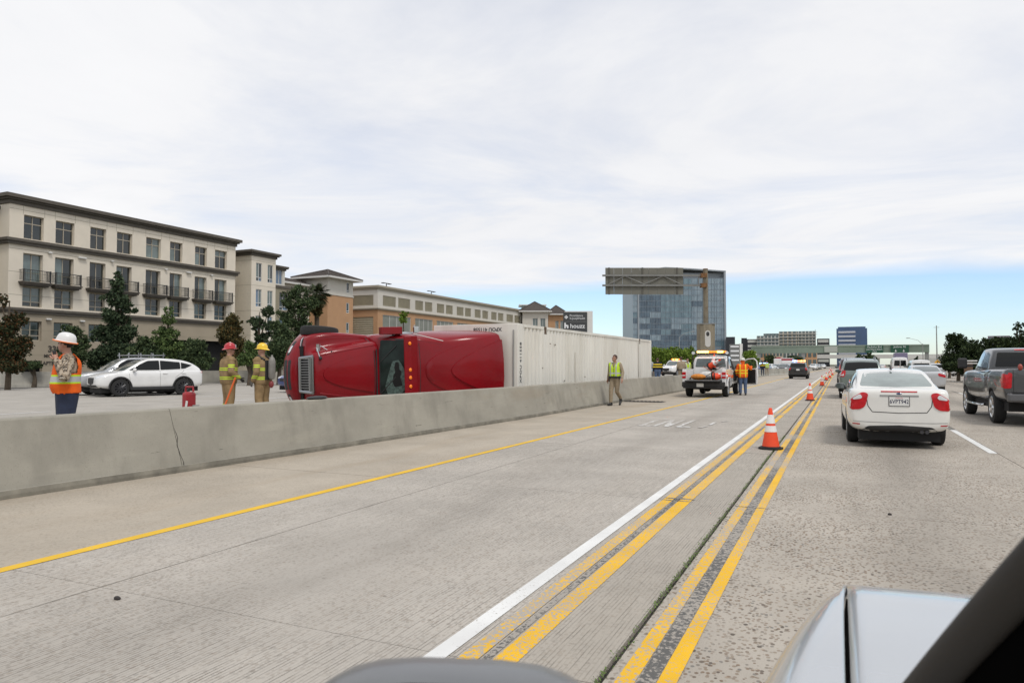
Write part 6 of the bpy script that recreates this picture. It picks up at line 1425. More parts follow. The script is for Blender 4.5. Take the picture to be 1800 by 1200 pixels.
for k in range(9):      # scrapes along the hood and roof
    xx, yy, l_ = rng.uniform(-.7, .9), rng.uniform(3.3, 4.5), rng.uniform(.1, .35)
    ribbon('scrape', hb_, [[(xx, yy), (xx + rng.uniform(-.06, .06), yy + l_)]], (0, 0, 6), (1, 0, 0), (0, 1, 0), (0, 0, -1), mat('scraped_red', (.33, .05, .05), .6), TR, .007)
# door mirror (red shell) and small chrome mirror standing up on the right side, antenna
b = MB(); b.prism(round_poly([(2.50, 2.18), (3.02, 1.92), (3.10, 2.16), (2.54, 2.46)], .06), 1.08, 1.29, 'x'); mo = b.build('door_mirror', p_red, TR, bevel=.03); b = MB(); b.tube([(1.05, 2.7, 2.2), (1.2, 2.8, 2.15)], .03, 6); b.build('mirror_arm', m_trim, mo)
b = MB(); b.box((1.20, 2.2, 2.62), (.18, .16, .05)); b.tube([(1.05, 2.2, 2.62), (1.34, 2.26, 2.62)], .014, 6); b.build('chrome_mirror', m_chrome, TR)
b = MB(); b.tube([(1.08, 2.35, 2.70), (.85, 1.75, 3.30)], .010, 6); b.build('antenna', m_plate, TR)
side(cbv, 'side_window', [[(2.05, 1.65), (2.05, 2.35), (2.45, 2.38), (2.85, 1.70)]], m_tint, TR)
side(cbv, 'door_seam', [[(1.98, .85), (1.98, 2.5), (2.0, 2.5), (2.0, .85)]], m_seam, TR, rnd=0)
# steer wheels, axle, frame
add_wheels(TR, (4.13,), 2.40, .54, .29, m_chrome, 8, z=.56, steer=R_(-6))
b = MB(); b.cyl((-1, 4.22, .53), (1, 4.22, .53), .06, n=8); b.b2(-.45, -.36, -.2, 4.9, .70, .95); b.b2(.36, .45, -.2, 4.9, .70, .95); b.b2(-1.0, 1.0, .4, 2.4, .45, .74); b.build('chassis', m_under, TR)
for z in (3.55, 2.2): b = MB(); b.box((.98, -.05, z), (.07, .12, .10)); b.build('rear_marker', m_trim, TR, bevel=.01)

# ---- the 53 ft container: corrugated roof facing us
XC, YA, YB, ZT = -8.72, 19.35, 36.0, 2.69
CT = thing('shipping_container', 'long white corrugated container lying on its side behind the median wall', 'container', (XC, YA, 0))
m_cont = mat('container_white', (.72, .70, .64), .6, var=.07, vscale=.7, dirt=(.42, .38, .30), dscale=1.1, damt=.45, stretch=(1, 1, .25))
L = YB - YA; zl = .12
def corr(y): 
    ph = (y % .30) / .30
    return 0 if ph < .30 else (-.028 * (ph - .30) / .14 if ph < .44 else (-.028 if ph < .78 else -.028 * (1 - (ph - .78) / .22)))
ysn = []; y = .42
while y < L - .3:
    for q in (.0, .30, .44, .78): ysn.append(y + q * .30)
    y += .30
offs = [corr(q - .42) if False else (0, 0, -.045, -.045)[i % 4] for i, q in enumerate(ysn)]
v = []; f = []
for q, o_ in zip(ysn, offs): v += [(o_, q, zl + .06), (o_, q, ZT - .09)]
for i in range(len(ysn) - 1): f.append((2 * i, 2 * i + 2, 2 * i + 3, 2 * i + 1))
mobj('roof_sheet', v, f, m_cont, CT)
b = MB()
b.b2(-2.9, .012, 0, .42, zl, ZT - .0); b.build('front_frame', m_cont, CT, bevel=.015)
b = MB(); b.b2(-2.9, .012, L - .32, L, zl, ZT); b.build('rear_frame', m_cont, CT, bevel=.015)
b = MB(); b.b2(-.12, .012, .42, L - .32, ZT - .09, ZT - .001); b.b2(-2.9, -.06, .425, L - .325, ZT - .06, ZT - .012); b.build('upper_rail', m_cont, CT); b = MB(); b.b2(-.12, .012, .42, L - .32, zl, zl + .06); b.b2(-2.9, -.06, .425, L - .325, zl + .01, ZT - .08); b.build('lower_rail', m_cont, CT)
mobj('shell_back', [(-2.9, .42, zl), (-2.9, L - .3, zl), (-2.9, L - .3, ZT - .03), (-2.9, .42, ZT - .03)], [(0, 1, 2, 3)], m_cont, CT)
m_rs = mat('rust_casting', (.10, .065, .04), .85, var=.4, vscale=10)
for yy, w_ in ((2.2, .24), (L - 2.35, .2)):
    b = MB(); b.b2(-.08, .022, yy - w_ / 2, yy + w_ / 2, ZT - .26, ZT + .006); b.build('corner_casting', m_rs, CT, bevel=.03); b = MB(); b.b2(-.01, .016, yy - .19, yy + .16, zl + .06, ZT - .1); b.build('frame_strap', m_cont, CT)
for yy, z0, z1 in ((5.1, .7, 1.9), (9.2, .9, 1.55), (9.3, .5, .8), (11.9, .3, 1.0), (14.4, .7, 1.3)):
    b = MB(); b.b2(.0, .004, yy - .015, yy + .02, z0, z1); b.build('rust_streak', mat('rust_streak', (.30, .25, .18), .9), CT)
for yy, zz_ in ((2.65, 2.15), (3.1, 2.13), (2.0, 1.35), (4.0, .9), (6.2, 1.0)): b = MB(); b.box((.006, yy, zz_), (.012, .10, .025)); b.build('dent_mark', m_rs, CT)
m_ctx = mat('container_lettering', (.045, .05, .055), .6)
t_ = text_obj('container_number', 'XPOU 411558', .185, m_ctx, CT, ext=.002, bold=.003, space=1.12); t_.matrix_local = Matrix.Translation((.016, .22, 1.52)) @ Matrix(((0, 0, 1), (0, -1, 0), (1, 0, 0))).to_4x4()
text_obj('container_number', 'XPOU 411558', .16, m_ctx, CT, (-1.0, -.004, ZT - .16), (R_(90), R_(180), 0), ext=.002, bold=.003)
b = MB(); b.tube([(-.12, -.02, .5), (-.12, -.02, 2.5)], .02, 6); b.build('lock_rod', m_metal, CT)
# black dented thing on the wall top by the grille: torn mud flap
p = G(545, 700, .87); b = MB(); b.sphere((0, 0, .02), (.10, .26, .035), 14, 6); o = b.build('rubber_scrap', m_trim, smooth=True); o.location = (wx(p.y) - .30, p.y, .865); tag(o, 'black rubber scrap lying on top of the median wall below the truck grille', 'scrap')
# fire extinguisher / red can on the far side
p = ZP(333, 690, 13.2)
EXT = thing('fuel_can', 'red metal canister standing behind the wall left of the firefighters', 'canister', (p.x, p.y, ZO))
b = MB(); b.b2(-.10, .08, -.1, .1, 0, .86); b.build('body', mat('can_red', (.30, .015, .02), .4, var=.15, vscale=6), EXT, bevel=.05); b = MB(); b.tube([(-.1, 0, .86), (-.09, 0, .95), (.09, 0, .95), (.1, 0, .86)], .02, 6); b.build('handle', MATS['can_red'], EXT, True); b = MB(); b.box((.03, -.105, .55), (.05, .006, .3), ry=.2); b.build('label_patch', m_plate, EXT); b = MB(); b.cyl((.17, 0, 0), (.17, 0, .62), .06, n=12); b.build('grey_tube', m_metal, EXT, True)

# ================================================================== PEOPLE
def band_mat(name, base, zb=(), xb=(), rough=.75, noise_dark=.2, camo=None):
    """cloth: base colour with horizontal bands (z0, z1, colour) and vertical |x| bands, in the garment's own coordinates"""
    m, t, b = nodes_mat(name); L = t.links.new
    tcn = t.nodes.new('ShaderNodeTexCoord'); sp = t.nodes.new('ShaderNodeSeparateXYZ'); L(tcn.outputs['Object'], sp.inputs[0])
    ab = t.nodes.new('ShaderNodeMath'); ab.operation = 'ABSOLUTE'; L(sp.outputs[0], ab.inputs[0])
    n = t.nodes.new('ShaderNodeTexNoise'); n.inputs['Scale'].default_value = 7; n.inputs['Detail'].default_value = 5; L(tcn.outputs['Object'], n.inputs['Vector'])
    r = t.nodes.new('ShaderNodeValToRGB'); r.color_ramp.elements[0].position = .3; r.color_ramp.elements[1].position = .65
    r.color_ramp.elements[0].color = tuple(x * (1 - noise_dark) for x in base) + (1,); r.color_ramp.elements[1].color = (*base, 1); L(n.outputs['Fac'], r.inputs['Fac']); cur = r.outputs[0]
    if camo:
        n2 = t.nodes.new('ShaderNodeTexNoise'); n2.inputs['Scale'].default_value = 16; n2.inputs['Detail'].default_value = 2; L(tcn.outputs['Object'], n2.inputs['Vector'])
        r2 = t.nodes.new('ShaderNodeValToRGB'); r2.color_ramp.interpolation = 'CONSTANT'; e = r2.color_ramp.elements; e[0].position = 0; e[0].color = (*camo[0], 1); e[1].position = .44; e[1].color = (*camo[1], 1)
        for p_, c_ in ((.52, camo[2]), (.58, camo[1]), (.64, camo[3])): x = e.new(p_); x.color = (*c_, 1)
        L(n2.outputs['Fac'], r2.inputs['Fac']); cur = r2.outputs[0]
    def between(src, a, c):
        g = t.nodes.new('ShaderNodeMath'); g.operation = 'GREATER_THAN'; L(src, g.inputs[0]); g.inputs[1].default_value = a
        l = t.nodes.new('ShaderNodeMath'); l.operation = 'LESS_THAN'; L(src, l.inputs[0]); l.inputs[1].default_value = c
        k = t.nodes.new('ShaderNodeMath'); k.operation = 'MULTIPLY'; L(g.outputs[0], k.inputs[0]); L(l.outputs[0], k.inputs[1]); return k.outputs[0]
    for src, lst in ((ab.outputs[0], xb), (sp.outputs[2], zb)):
        for a, c, cc in lst:
            mx = t.nodes.new('ShaderNodeMix'); mx.data_type = 'RGBA'; L(between(src, a, c), mx.inputs[0]); L(cur, mx.inputs[6]); mx.inputs[7].default_value = (*cc, 1); cur = mx.outputs[2]
    L(cur, b.inputs['Base Color']); b.inputs['Roughness'].default_value = rough; b.inputs['Specular IOR Level'].default_value = .2
    return m
LIME = (.52, .74, .04); SILV = (.46, .47, .48); ORG = (.85, .135, .015); YELW = (.80, .60, .04)
m_skin = mat('skin', (.40, .22, .155), .55, var=.08, vscale=14); m_hair = mat('hair_brown', (.06, .032, .02), .7, var=.3, vscale=30); m_boot = mat('black_leather', (.016, .015, .015), .5)
m_glove = mat('dark_glove', (.03, .03, .03), .8, var=.3); m_gloveg = mat('grey_glove', (.13, .12, .11), .8, var=.3)
def capsule(b, p0, p1, r0, r1):
    p0, p1 = Vector(p0), Vector(p1)
    if (p1 - p0).length > 1e-4: b.tube([p0, p1], [r0, r1], 14)
    b.sphere(p0, r0, 14, 9); b.sphere(p1, r1, 14, 9)
def remeshed(b, name, vox, smooth=4):
    o = b.build(name, m_skin, weld=False)
    r = o.modifiers.new('r', 'REMESH'); r.mode = 'VOXEL'; r.voxel_size = vox
    s = o.modifiers.new('s', 'SMOOTH'); s.factor = .5; s.iterations = smooth
    bake(o); o.data.polygons.foreach_set('use_smooth', [True] * len(o.data.polygons)); return o
def person(label, loc, rz, J=None, look=None, g=1.0, h=1.0, vox=.016, head_yaw=0., lean=0.):
    lk = dict(shirt=None, pants=None, sleeve=None, glove=None, boot=m_boot, arm=1.0, leg=1.0, belly=0.0); lk.update(look or {})
    jt = {'hip_l': (-.095, 0, .93), 'hip_r': (.095, 0, .93), 'knee_l': (-.11, .02, .50), 'knee_r': (.11, .02, .50), 'ank_l': (-.115, -.02, .09), 'ank_r': (.115, -.02, .09),
          'sh_l': (-.195, 0, 1.425), 'sh_r': (.195, 0, 1.425), 'el_l': (-.27, -.03, 1.15), 'el_r': (.27, -.03, 1.15), 'wr_l': (-.27, .05, .91), 'wr_r': (.27, .05, .91), 'neck': (0, .0, 1.49), 'head': (0, .035, 1.655)}
    jt.update(J or {}); V = {k: Vector(v) for k, v in jt.items()}
    if lean:
        Rm = Matrix.Rotation(-lean, 3, 'X'); pv = Vector((0, 0, .95))
        for k in ('sh_l', 'sh_r', 'neck', 'head'): V[k] = pv + Rm @ (V[k] - pv)
    T = thing('person', label, 'person', loc, rz); T.scale = (h, h, h)
    sh, pa, sl, gl = lk['shirt'], lk['pants'], lk['sleeve'] or lk['shirt'], lk['glove'] or m_skin
    pr = []
    def add(p0, p1, r0, r1, m): pr.append((Vector(p0), Vector(p1), r0, r1, m))
    up = (V['neck'] - Vector((0, 0, .93))) / .56
    def tz(z, x=0, y=0): return Vector((x, y, .93)) + up * (z - .93) - Vector((0, 0, 0)) if z >= .93 else Vector((x, y, z))
    # torso
    tors = []
    for s_ in (-1, 1):
        tors += [(tz(.93, s_ * .075), tz(1.05, s_ * .068, lk['belly'] * .4), .118 * g, .122 * g), (tz(1.05, s_ * .068, lk['belly']), tz(1.33, s_ * .085), .124 * g + lk['belly'] * .3, .118 * g), (tz(1.33, s_ * .08), V['sh_l' if s_ < 0 else 'sh_r'] + Vector((-s_ * .03, 0, -.015)), .112 * g, .072 * g)]
    tors.append((V['sh_l'], V['sh_r'], .062 * g, .062 * g)); tors.append((tz(1.40), V['neck'] + Vector((0, 0, .0)), .095, .066))
    for i, (a, c, r0, r1) in enumerate(tors): add(a, c, r0, r1, pa if i in (0, 3) else sh)
    # legs
    for s_, k in ((-1, 'l'), (1, 'r')):
        lg = lk['leg']; kn, an, hp = V['knee_' + k], V['ank_' + k], V['hip_' + k]
        add(hp, kn, .098 * g * lg ** .5, .070 * lg, pa); add(kn, an + Vector((0, 0, .05)), .070 * lg, .056 * lg, pa)
        fwd = Vector((0, 1, 0)); pit = lk.get('toe_' + k, 0.); toe = an + Vector((s_ * .02, .155 * math.cos(pit), -.045 - .155 * math.sin(pit))); heel = an + Vector((0, -.045, -.04))
        add(heel, toe, .048, .042, lk['boot']); add(an + Vector((0, 0, .03)), an + Vector((0, 0, -.03)), .054, .05, lk['boot'])
        el, wr, sho = V['el_' + k], V['wr_' + k], V['sh_' + k]; am = lk['arm']
        add(sho, el, .066 * am, .053 * am, sl); add(el, el.lerp(wr, .88), .052 * am, .042 * am, sl); add(el.lerp(wr, .86), wr, .034, .030, gl)
        d = (wr - el).normalized(); add(wr, wr + d * .075, .034, .032, gl)
    # head
    add(V['neck'] - Vector((0, 0, .02)), V['head'] + Vector((0, -.01, -.06)), .060, .056, m_skin)
    hc = V['head']; Rh = Matrix.Rotation(head_yaw, 3, 'Z')
    def hp_(x, y, z): return hc + Rh @ Vector((x, y, z))
    b = MB()
    for (a, c, r0, r1, m) in pr: capsule(b, a, c, r0, r1)
    hs = [((0, -.012, .025), (.076, .092, .094)), ((0, .02, -.045), (.060, .072, .075)), ((0, .085, -.015), (.016, .028, .03)), ((0, .055, -.085), (.034, .034, .03)), ((.078, -.01, -.01), (.014, .026, .034)), ((-.078, -.01, -.01), (.014, .026, .034))]
    for c_, r_ in hs: b.sphere(hp_(*c_), r_, 16, 12)
    o = remeshed(b, 'body', vox)
    # cloth colours: every face takes the material of the limb it lies on
    me = o.data; n = len(me.polygons); cen = np.empty(n * 3); me.polygons.foreach_get('center', cen); cen = cen.reshape(-1, 3)
    best = np.full(n, 9.); idx = np.zeros(n, int); mats = []
    def consider(dist, m):
        if m not in mats: mats.append(m)
        k = dist < best; best[k] = dist[k]; idx[k] = mats.index(m)
    for (a, c, r0, r1, m) in pr:
        a_, c_ = np.array(a), np.array(c); ab = c_ - a_; tt = np.clip(((cen - a_) @ ab) / max(ab @ ab, 1e-6), 0, 1); consider(np.linalg.norm(cen - (a_ + tt[:, None] * ab), axis=1) - (r0 + (r1 - r0) * tt), m)
    for c_, r_ in hs: consider(np.linalg.norm(cen - np.array(hp_(*c_)), axis=1) - min(r_), m_skin)
    me.materials.clear()
    for m in mats: me.materials.append(m)
    me.polygons.foreach_set('material_index', idx.tolist()); o.parent = T
    # fingers, joined into the same body mesh
    fb = MB()
    for s_, k in ((-1, 'l'), (1, 'r')):
        el, wr = V['el_' + k], V['wr_' + k]; d = (wr - el).normalized(); ax = Vector((0, 1, 0)); ax = (ax - d * ax.dot(d)).normalized(); nn = d.cross(ax)
        k0 = wr + d * .085
        for q, (off, ln) in enumerate(((-.028, .058), (-.010, .072), (.009, .068), (.026, .052))):
            p0 = k0 + ax * off; p1 = p0 + d * ln * .5 - nn * s_ * .006; p2 = p1 + d * ln * .42 - nn * s_ * .022; fb.tube([p0 - d * .02, p0, p1, p2], [.011, .011, .0105, .008], 7)
        p0 = wr + d * .03 + ax * .032; fb.tube([p0, p0 + ax * .025 + d * .03, p0 + ax * .03 + d * .065], [.013, .012, .009], 7)
    fo = fb.build('f', gl, smooth=True); nb = join_mesh('body', [o, fo], T)
    nb.data.polygons.foreach_set('use_smooth', [True] * len(nb.data.polygons))
    # eyes
    for s_ in (-1, 1):
        e = MB(); e.sphere(hp_(s_ * .031, .076, .015), .011, 8, 6); e.build('eye', m_ink, T, True)
    mth = MB(); mth.box(hp_(0, .090, -.058), (.042, .008, .008), rz=head_yaw); mth.build('mouth', mat('lips', (.25, .09, .07), .6), T)
    T_ = dict(T=T, V=V, hp=hp_, hy=head_yaw, tors=tors, tz=tz, g=g)
    return T_
def garment(P, name, m, z0, z1, grow=.016, vneck=0., sleeveless=True, vox=.016, open_front=False, arms=None):
    b = MB()
    for a, c, r0, r1 in P['tors'][:-1]: capsule(b, a, c, r0 + grow, r1 + grow)
    o = remeshed(b, name, vox, 3); o.parent = P['T']; me = o.data; bm = bmesh.new(); bm.from_mesh(me)
    shx = abs(P['V']['sh_l'].x)
    kill = [f for f in bm.faces if (lambda c: c.z < z0 or c.z > z1 or (sleeveless and abs(c.x) > shx + .012 and c.z > 1.22) or (abs(c.x) < .075 and c.z > 1.46) or (vneck and c.y > 0 and c.z > 1.46 - vneck and abs(c.x) < .07 * (c.z - (1.46 - vneck)) / vneck + .004))(f.calc_center_median())]
    bmesh.ops.delete(bm, geom=kill, context='FACES'); bm.to_mesh(me); bm.free(); me.materials.clear(); me.materials.append(m)
    so = o.modifiers.new('t', 'SOLIDIFY'); so.thickness = .006; so.offset = 0
    return o
def hardhat(P, m, brim=.055, mb=None, tilt=0., dome=(.118, .142, .115), dz=.045, crest=False, name='hard_hat', sig=None):
    c = P['hp'](0, -.01, dz);
    b = MB(); pr = [(1, 0), (.985, .25), (.93, .5), (.80, .75), (.55, .92), (.25, .99), (0.001, 1.0)]
    n = 24; vs_ = []
    rings = [(1 + brim / dome[0], -.06), (1 + brim / dome[0], -.02), (1.02, .06)] + pr[1:]
    fs = []
    for j, (r, z) in enumerate(rings):
        for k in range(n):
            q = 2 * math.pi * k / n; bx = 1.0
            if j < 2: bx = 1.0 + (.10 if math.sin(q) > .5 else 0) + (.13 * max(0, -math.sin(q)) if crest else 0)
            vs_.append(Vector((r * bx * dome[0] * math.cos(q), r * bx * dome[1] * math.sin(q), z * dome[2] - (.03 * max(0, -math.sin(q)) if j < 2 and crest else 0))))
    for j in range(len(rings) - 1):
        for k in range(n): fs.append((j * n + k, j * n + (k + 1) % n, (j + 1) * n + (k + 1) % n, (j + 1) * n + k))
    fs.append(tuple(range(n - 1, -1, -1)))
    Rm = Matrix.Rotation(P['hy'], 3, 'Z') @ Matrix.Rotation(tilt, 3, 'X')
    b.add([c + Rm @ v for v in vs_], fs); o = b.build(name, m, P['T'], smooth=True)
    if mb:
        b2 = MB(); r1 = 1 + brim / dome[0]; ring = [c + Rm @ Vector((r1 * (1.10 if math.sin(q) > .5 else 1.0) * dome[0] * math.cos(q), r1 * (1.10 if math.sin(q) > .5 else 1.0) * dome[1] * math.sin(q), -.055 * dome[2])) for q in np.linspace(0, 2 * math.pi, 25)]; b2.tube(ring, .011, 6); b2.build('brim_edge', mb, o, True)
    if crest:
        b3 = MB(); b3.tube([c + Rm @ Vector((0, y * dome[1], dome[2] * math.sqrt(max(0, 1 - y * y)) + .004)) for y in np.linspace(-.95, .95, 12)], .012, 6); b3.build('crest', m, o, True)
    if sig:
        b4 = MB(); q = c + Rm @ Vector((0, dome[1] * .98, dome[2] * .42)); b4.box(q, (.085, .018, .075), rz=P['hy']); b4.build('shield', sig, o, bevel=.01)
    return o
def hair(P, m, dz=.028, cut=-.01):
    b = MB(); c = P['hp'](0, -.018, dz); vs_ = []
    b.sphere(c, (.083, .098, .098), 20, 14); o = b.build('hair', m, P['T'], True); bm = bmesh.new(); bm.from_mesh(o.data); Ri = Matrix.Rotation(-P['hy'], 3, 'Z')
    kill = [f for f in bm.faces if (lambda v: (v.y > .045 and v.z < .045) or (v.y > -.03 and v.z < cut) or v.z < -.075)(Ri @ (f.calc_center_median() - c))]
    bmesh.ops.delete(bm, geom=kill, context='FACES'); bm.to_mesh(o.data); bm.free(); return o
def belt(P, m, z=.985, r=(.205, .150), hgt=.05, gear=True):
    b = MB(); n = 28; g = P['g']
    ring = [(r[0] * g * math.cos(q), r[1] * g * math.sin(q)) for q in np.linspace(0, 2 * math.pi, n, endpoint=False)]
    b.prism(ring, z - hgt / 2, z + hgt / 2); o = b.build('belt', m, P['T'], True)
    if gear:
        for nm, x, y, s in (('holster', .215, .0, (.05, .09, .20)), ('pouch', -.20, .05, (.05, .08, .10)), ('pouch', -.12, .13, (.07, .05, .07)), ('pouch', .14, .12, (.06, .05, .08)), ('radio', .19, -.08, (.045, .06, .15))):
            q = MB(); q.box((x * g, y * g, z - (.06 if nm == 'holster' else 0)), s); q.build(nm, m, o, bevel=.012)
    return o
def face_rz(right, depth):   # heading from camera-relative direction
    f = cR * right + Vector((cD.x, cD.y, 0)).normalized() * depth; return math.atan2(-f.x, f.y)
m_navy = mat('navy_denim', (.018, .026, .055), .85, var=.25, vscale=9); m_jean = mat('blue_jeans', (.075, .115, .20), .85, var=.3, vscale=9); m_khaki = mat('khaki_trousers', (.27, .215, .145), .85, var=.14, vscale=9); m_khs = mat('khaki_shirt', (.30, .24, .165), .85, var=.12, vscale=9)
m_camo = band_mat('camouflage', (.3, .25, .2), camo=((.42, .35, .27), (.27, .21, .15), (.05, .045, .04), (.50, .45, .38)))
# ---- 1: worker with orange vest, left
p = ZP(119, 640, 10.9)
m_v1 = band_mat('orange_vest', ORG, zb=[(1.075, 1.205, LIME), (1.10, 1.18, SILV), (.0, .0, LIME)])
P = person('worker in white hard hat and orange vest with a hand raised to his mouth', (p.x, p.y, ZO - .03), R_(150), {'el_l': (-.37, .06, 1.17), 'wr_l': (-.13, .145, 1.425), 'el_r': (.36, -.05, 1.14), 'wr_r': (.36, .02, .90)}, dict(shirt=m_camo, sleeve=m_camo, pants=m_navy, glove=m_skin, belly=.03, arm=1.35, leg=1.55), g=1.26, h=1.03, head_yaw=R_(-32), vox=.014)
garment(P, 'vest', m_v1, .93, 1.51, .028, vneck=.10); hardhat(P, mat('hat_white', (.72, .72, .71), .35, coat=.3), .016, mat('hat_orange_edge', (.75, .20, .05), .5), tilt=R_(11), dome=(.114, .138, .135)); hair(P, mat('hair_black', (.012, .010, .01), .8), cut=-.05)
b = MB(); b.box((-.06, .175, 1.52), (.03, .05, .09)); b.build('radio_microphone', m_trim, P['T'], bevel=.01)
# ---- 2: firefighter with red helmet, seen from behind
turn = (.30, .205, .105)
FFB = [(1.17, 1.235, LIME), (1.19, 1.212, turn), (.955, 1.02, LIME), (.975, .998, turn), (.28, .36, LIME), (.305, .335, SILV), (1.20, 1.2, LIME)]
m_ff = band_mat('turnout_tan', turn, zb=FFB, noise_dark=.35)
m_ffs = band_mat('turnout_sleeve', turn, zb=[(1.245, 1.315, LIME), (1.268, 1.29, turn), (.99, 1.05, LIME), (1.01, 1.03, turn)], noise_dark=.35)
p = ZP(402, 640, 17.9)
P = person('firefighter in red helmet and tan gear, seen from behind, holding an orange handle', (p.x, p.y, ZO), face_rz(.75, .66), {'el_r': (.33, -.06, 1.14), 'wr_r': (.30, .16, .98), 'el_l': (-.32, -.05, 1.15), 'wr_l': (-.24, .2, 1.02)}, dict(shirt=m_ff, sleeve=m_ffs, pants=m_ff, glove=m_glove, arm=1.35, leg=1.4), g=1.2, h=1.04, head_yaw=R_(-20))
hardhat(P, mat('helmet_red', (.42, .012, .02), .3, coat=.4), .024, None, 0, (.108, .134, .135), crest=True, name='fire_helmet', sig=mat('shield_white', (.6, .6, .62), .5))
garment(P, 'coat_skirt', m_ff, .84, 1.44, .034, sleeveless=False)
ft = P['T'].location; a_ = ZP(414, 663, 17.3); c_ = ZP(394, 716, 17.2)
b = MB(); b.tube([(0, 0, 0), (c_ - a_) * .96], .022, 8); o = b.build('tool_handle', mat('tool_orange', (.62, .11, .02), .5), smooth=True); o.location = a_; tag(o, 'long orange tool handle held by the firefighter in the red helmet', 'tool')
# ---- 3: firefighter with yellow helmet and air pack
p = ZP(462, 640, 17.9)
P = person('firefighter in yellow helmet with air tank on the back, facing left', (p.x, p.y, ZO), face_rz(-.93, .35), {'el_l': (-.29, -.06, 1.14), 'wr_l': (-.28, .06, .92), 'el_r': (.29, .0, 1.14), 'wr_r': (.25, .12, .95)}, dict(shirt=m_ff, sleeve=m_ffs, pants=m_ff, glove=m_gloveg, arm=1.35, leg=1.38), g=1.17, h=1.035, head_yaw=R_(20))
hardhat(P, mat('helmet_yellow', (.78, .52, .02), .3, coat=.4), .024, None, 0, (.108, .134, .135), crest=True, name='fire_helmet', sig=m_trim)
garment(P, 'coat_skirt', m_ff, .84, 1.44, .034, sleeveless=False)
b = MB(); b.lathe([(0, 0), (.06, .02), (.085, .08), (.085, .44), (.06, .52), (.025, .56), (.02, .60)], 18); tk = b.build('air_tank', mat('tank_grey', (.20, .19, .17), .5, var=.2), P['T'], True); tk.location = (0, -.27, .95)
b = MB(); b.b2(-.12, .12, -.20, -.16, .95, 1.42); [b.tube([(s_ * .13, -.16, 1.43), (s_ * .14, .03, 1.53), (s_ * .13, .17, 1.32), (s_ * .16, .14, 1.02)], .025, 6) for s_ in (-1, 1)]; b.build('harness', m_trim, P['T'], True)
b = MB(); b.sphere((0, -.26, .84), (.06, .06, .09), 10, 8); b.build('regulator', mat('hose_red', (.2, .03, .03), .5), P['T'], True)
b = MB(); b.b2(-.21, -.03, .10, .17, .98, 1.20); b.build('chest_pouch', m_trim, P['T'], bevel=.03)
# ---- 4: officer walking along the wall
p = G(1081.5, 712.5)
m_v4 = band_mat('lime_vest', (.55, .78, .05), zb=[(1.105, 1.155, SILV)], xb=[(.085, .13, SILV), (.0, .008, (.1, .12, .03))])
m_kst = band_mat('khaki_striped', (.27, .215, .145), xb=[(.175, .2, (.03, .03, .05))])
P = person('officer in khaki uniform and lime vest walking along the median wall', (p.x, p.y, 0), R_(168), {'knee_l': (-.10, .10, .51), 'ank_l': (-.10, .02, .17), 'knee_r': (.10, .06, .50), 'ank_r': (.10, .10, .09), 'el_l': (-.29, -.09, 1.16), 'wr_l': (-.30, -.04, .92), 'el_r': (.30, -.02, 1.16), 'wr_r': (.34, .10, .94)} if False else {'knee_r': (.09, .14, .51), 'ank_r': (.07, .19, .09), 'knee_l': (-.08, .02, .49), 'ank_l': (-.07, -.26, .21), 'el_l': (-.29, -.02, 1.16), 'wr_l': (-.33, .10, .93), 'el_r': (.29, -.10, 1.16), 'wr_r': (.33, -.08, .92)}, dict(shirt=m_khs, sleeve=m_khs, pants=m_khaki, arm=1.08, leg=1.08, toe_l=.9), g=1.03, h=1.02, head_yaw=R_(-34), vox=.014)
garment(P, 'vest', m_v4, 1.015, 1.50, .016, vneck=.16, vox=.013); hair(P, m_hair); belt(P, m_trim)
# ---- 5: worker at the open pickup door
p = YP(1305.5, 640, 35.35); p.z = 0
m_v5 = band_mat('orange_jacket', ORG, zb=[(1.03, 1.085, YELW), (1.165, 1.215, YELW)], xb=[(.10, .15, YELW)])
P = person('worker in orange jacket and jeans at the open pickup door, seen from behind', (p.x, p.y, 0), face_rz(.25, .96), {'el_r': (.38, .16, 1.26), 'wr_r': (.42, .40, 1.38), 'el_l': (-.30, .0, 1.14), 'wr_l': (-.27, .12, .96)}, dict(shirt=m_v5, sleeve=m_v5, pants=m_jean, glove=m_glove, arm=1.3, leg=1.2), g=1.16, h=.99, lean=R_(6))
garment(P, 'jacket_skirt', m_v5, .84, 1.44, .02, sleeveless=False); hardhat(P, mat('hat_pale', (.62, .62, .55), .5), .035, None); b = MB(); b.lathe([(.10, -.02), (.105, .03), (.10, .09)], 18); o = b.build('neck_cloth', mat('cloth_orange', ORG, .8), P['T'], True); o.location = P['V']['head'] - Vector((0, .0, .09))
# ---- 6..8: people beyond the container
p = ZP(1156, 640, 46)
m_nj = band_mat('navy_jacket', (.014, .018, .03), zb=[(1.17, 1.235, YELW), (1.33, 1.39, YELW)])
P = person('person in navy jacket with yellow stripes standing beyond the container end', (p.x, p.y, ZO), face_rz(.1, 1), None, dict(shirt=m_nj, sleeve=m_nj, pants=m_jean, arm=1.25), g=1.12, h=1.0, vox=.02); hair(P, m_hair)
p = ZP(1197.5, 640, 45)
P = person('officer in khaki uniform standing with back turned beside the patrol SUV', (p.x, p.y, ZO), face_rz(-.2, 1), {'wr_l': (-.2, .15, 1.0)}, dict(shirt=m_khs, pants=m_khaki, arm=1.05), g=1.05, h=1.045, vox=.02); hair(P, m_hair); belt(P, m_trim)
p = ZP(1208, 640, 47)
P = person('person in lime vest facing the camera behind the service pickup', (p.x, p.y, ZO), face_rz(.2, -1), None, dict(shirt=m_khs, pants=m_khaki), g=1.05, h=.99, vox=.02); garment(P, 'vest', m_v4, 1.0, 1.5, .016, vneck=.16, vox=.02); hair(P, m_hair)
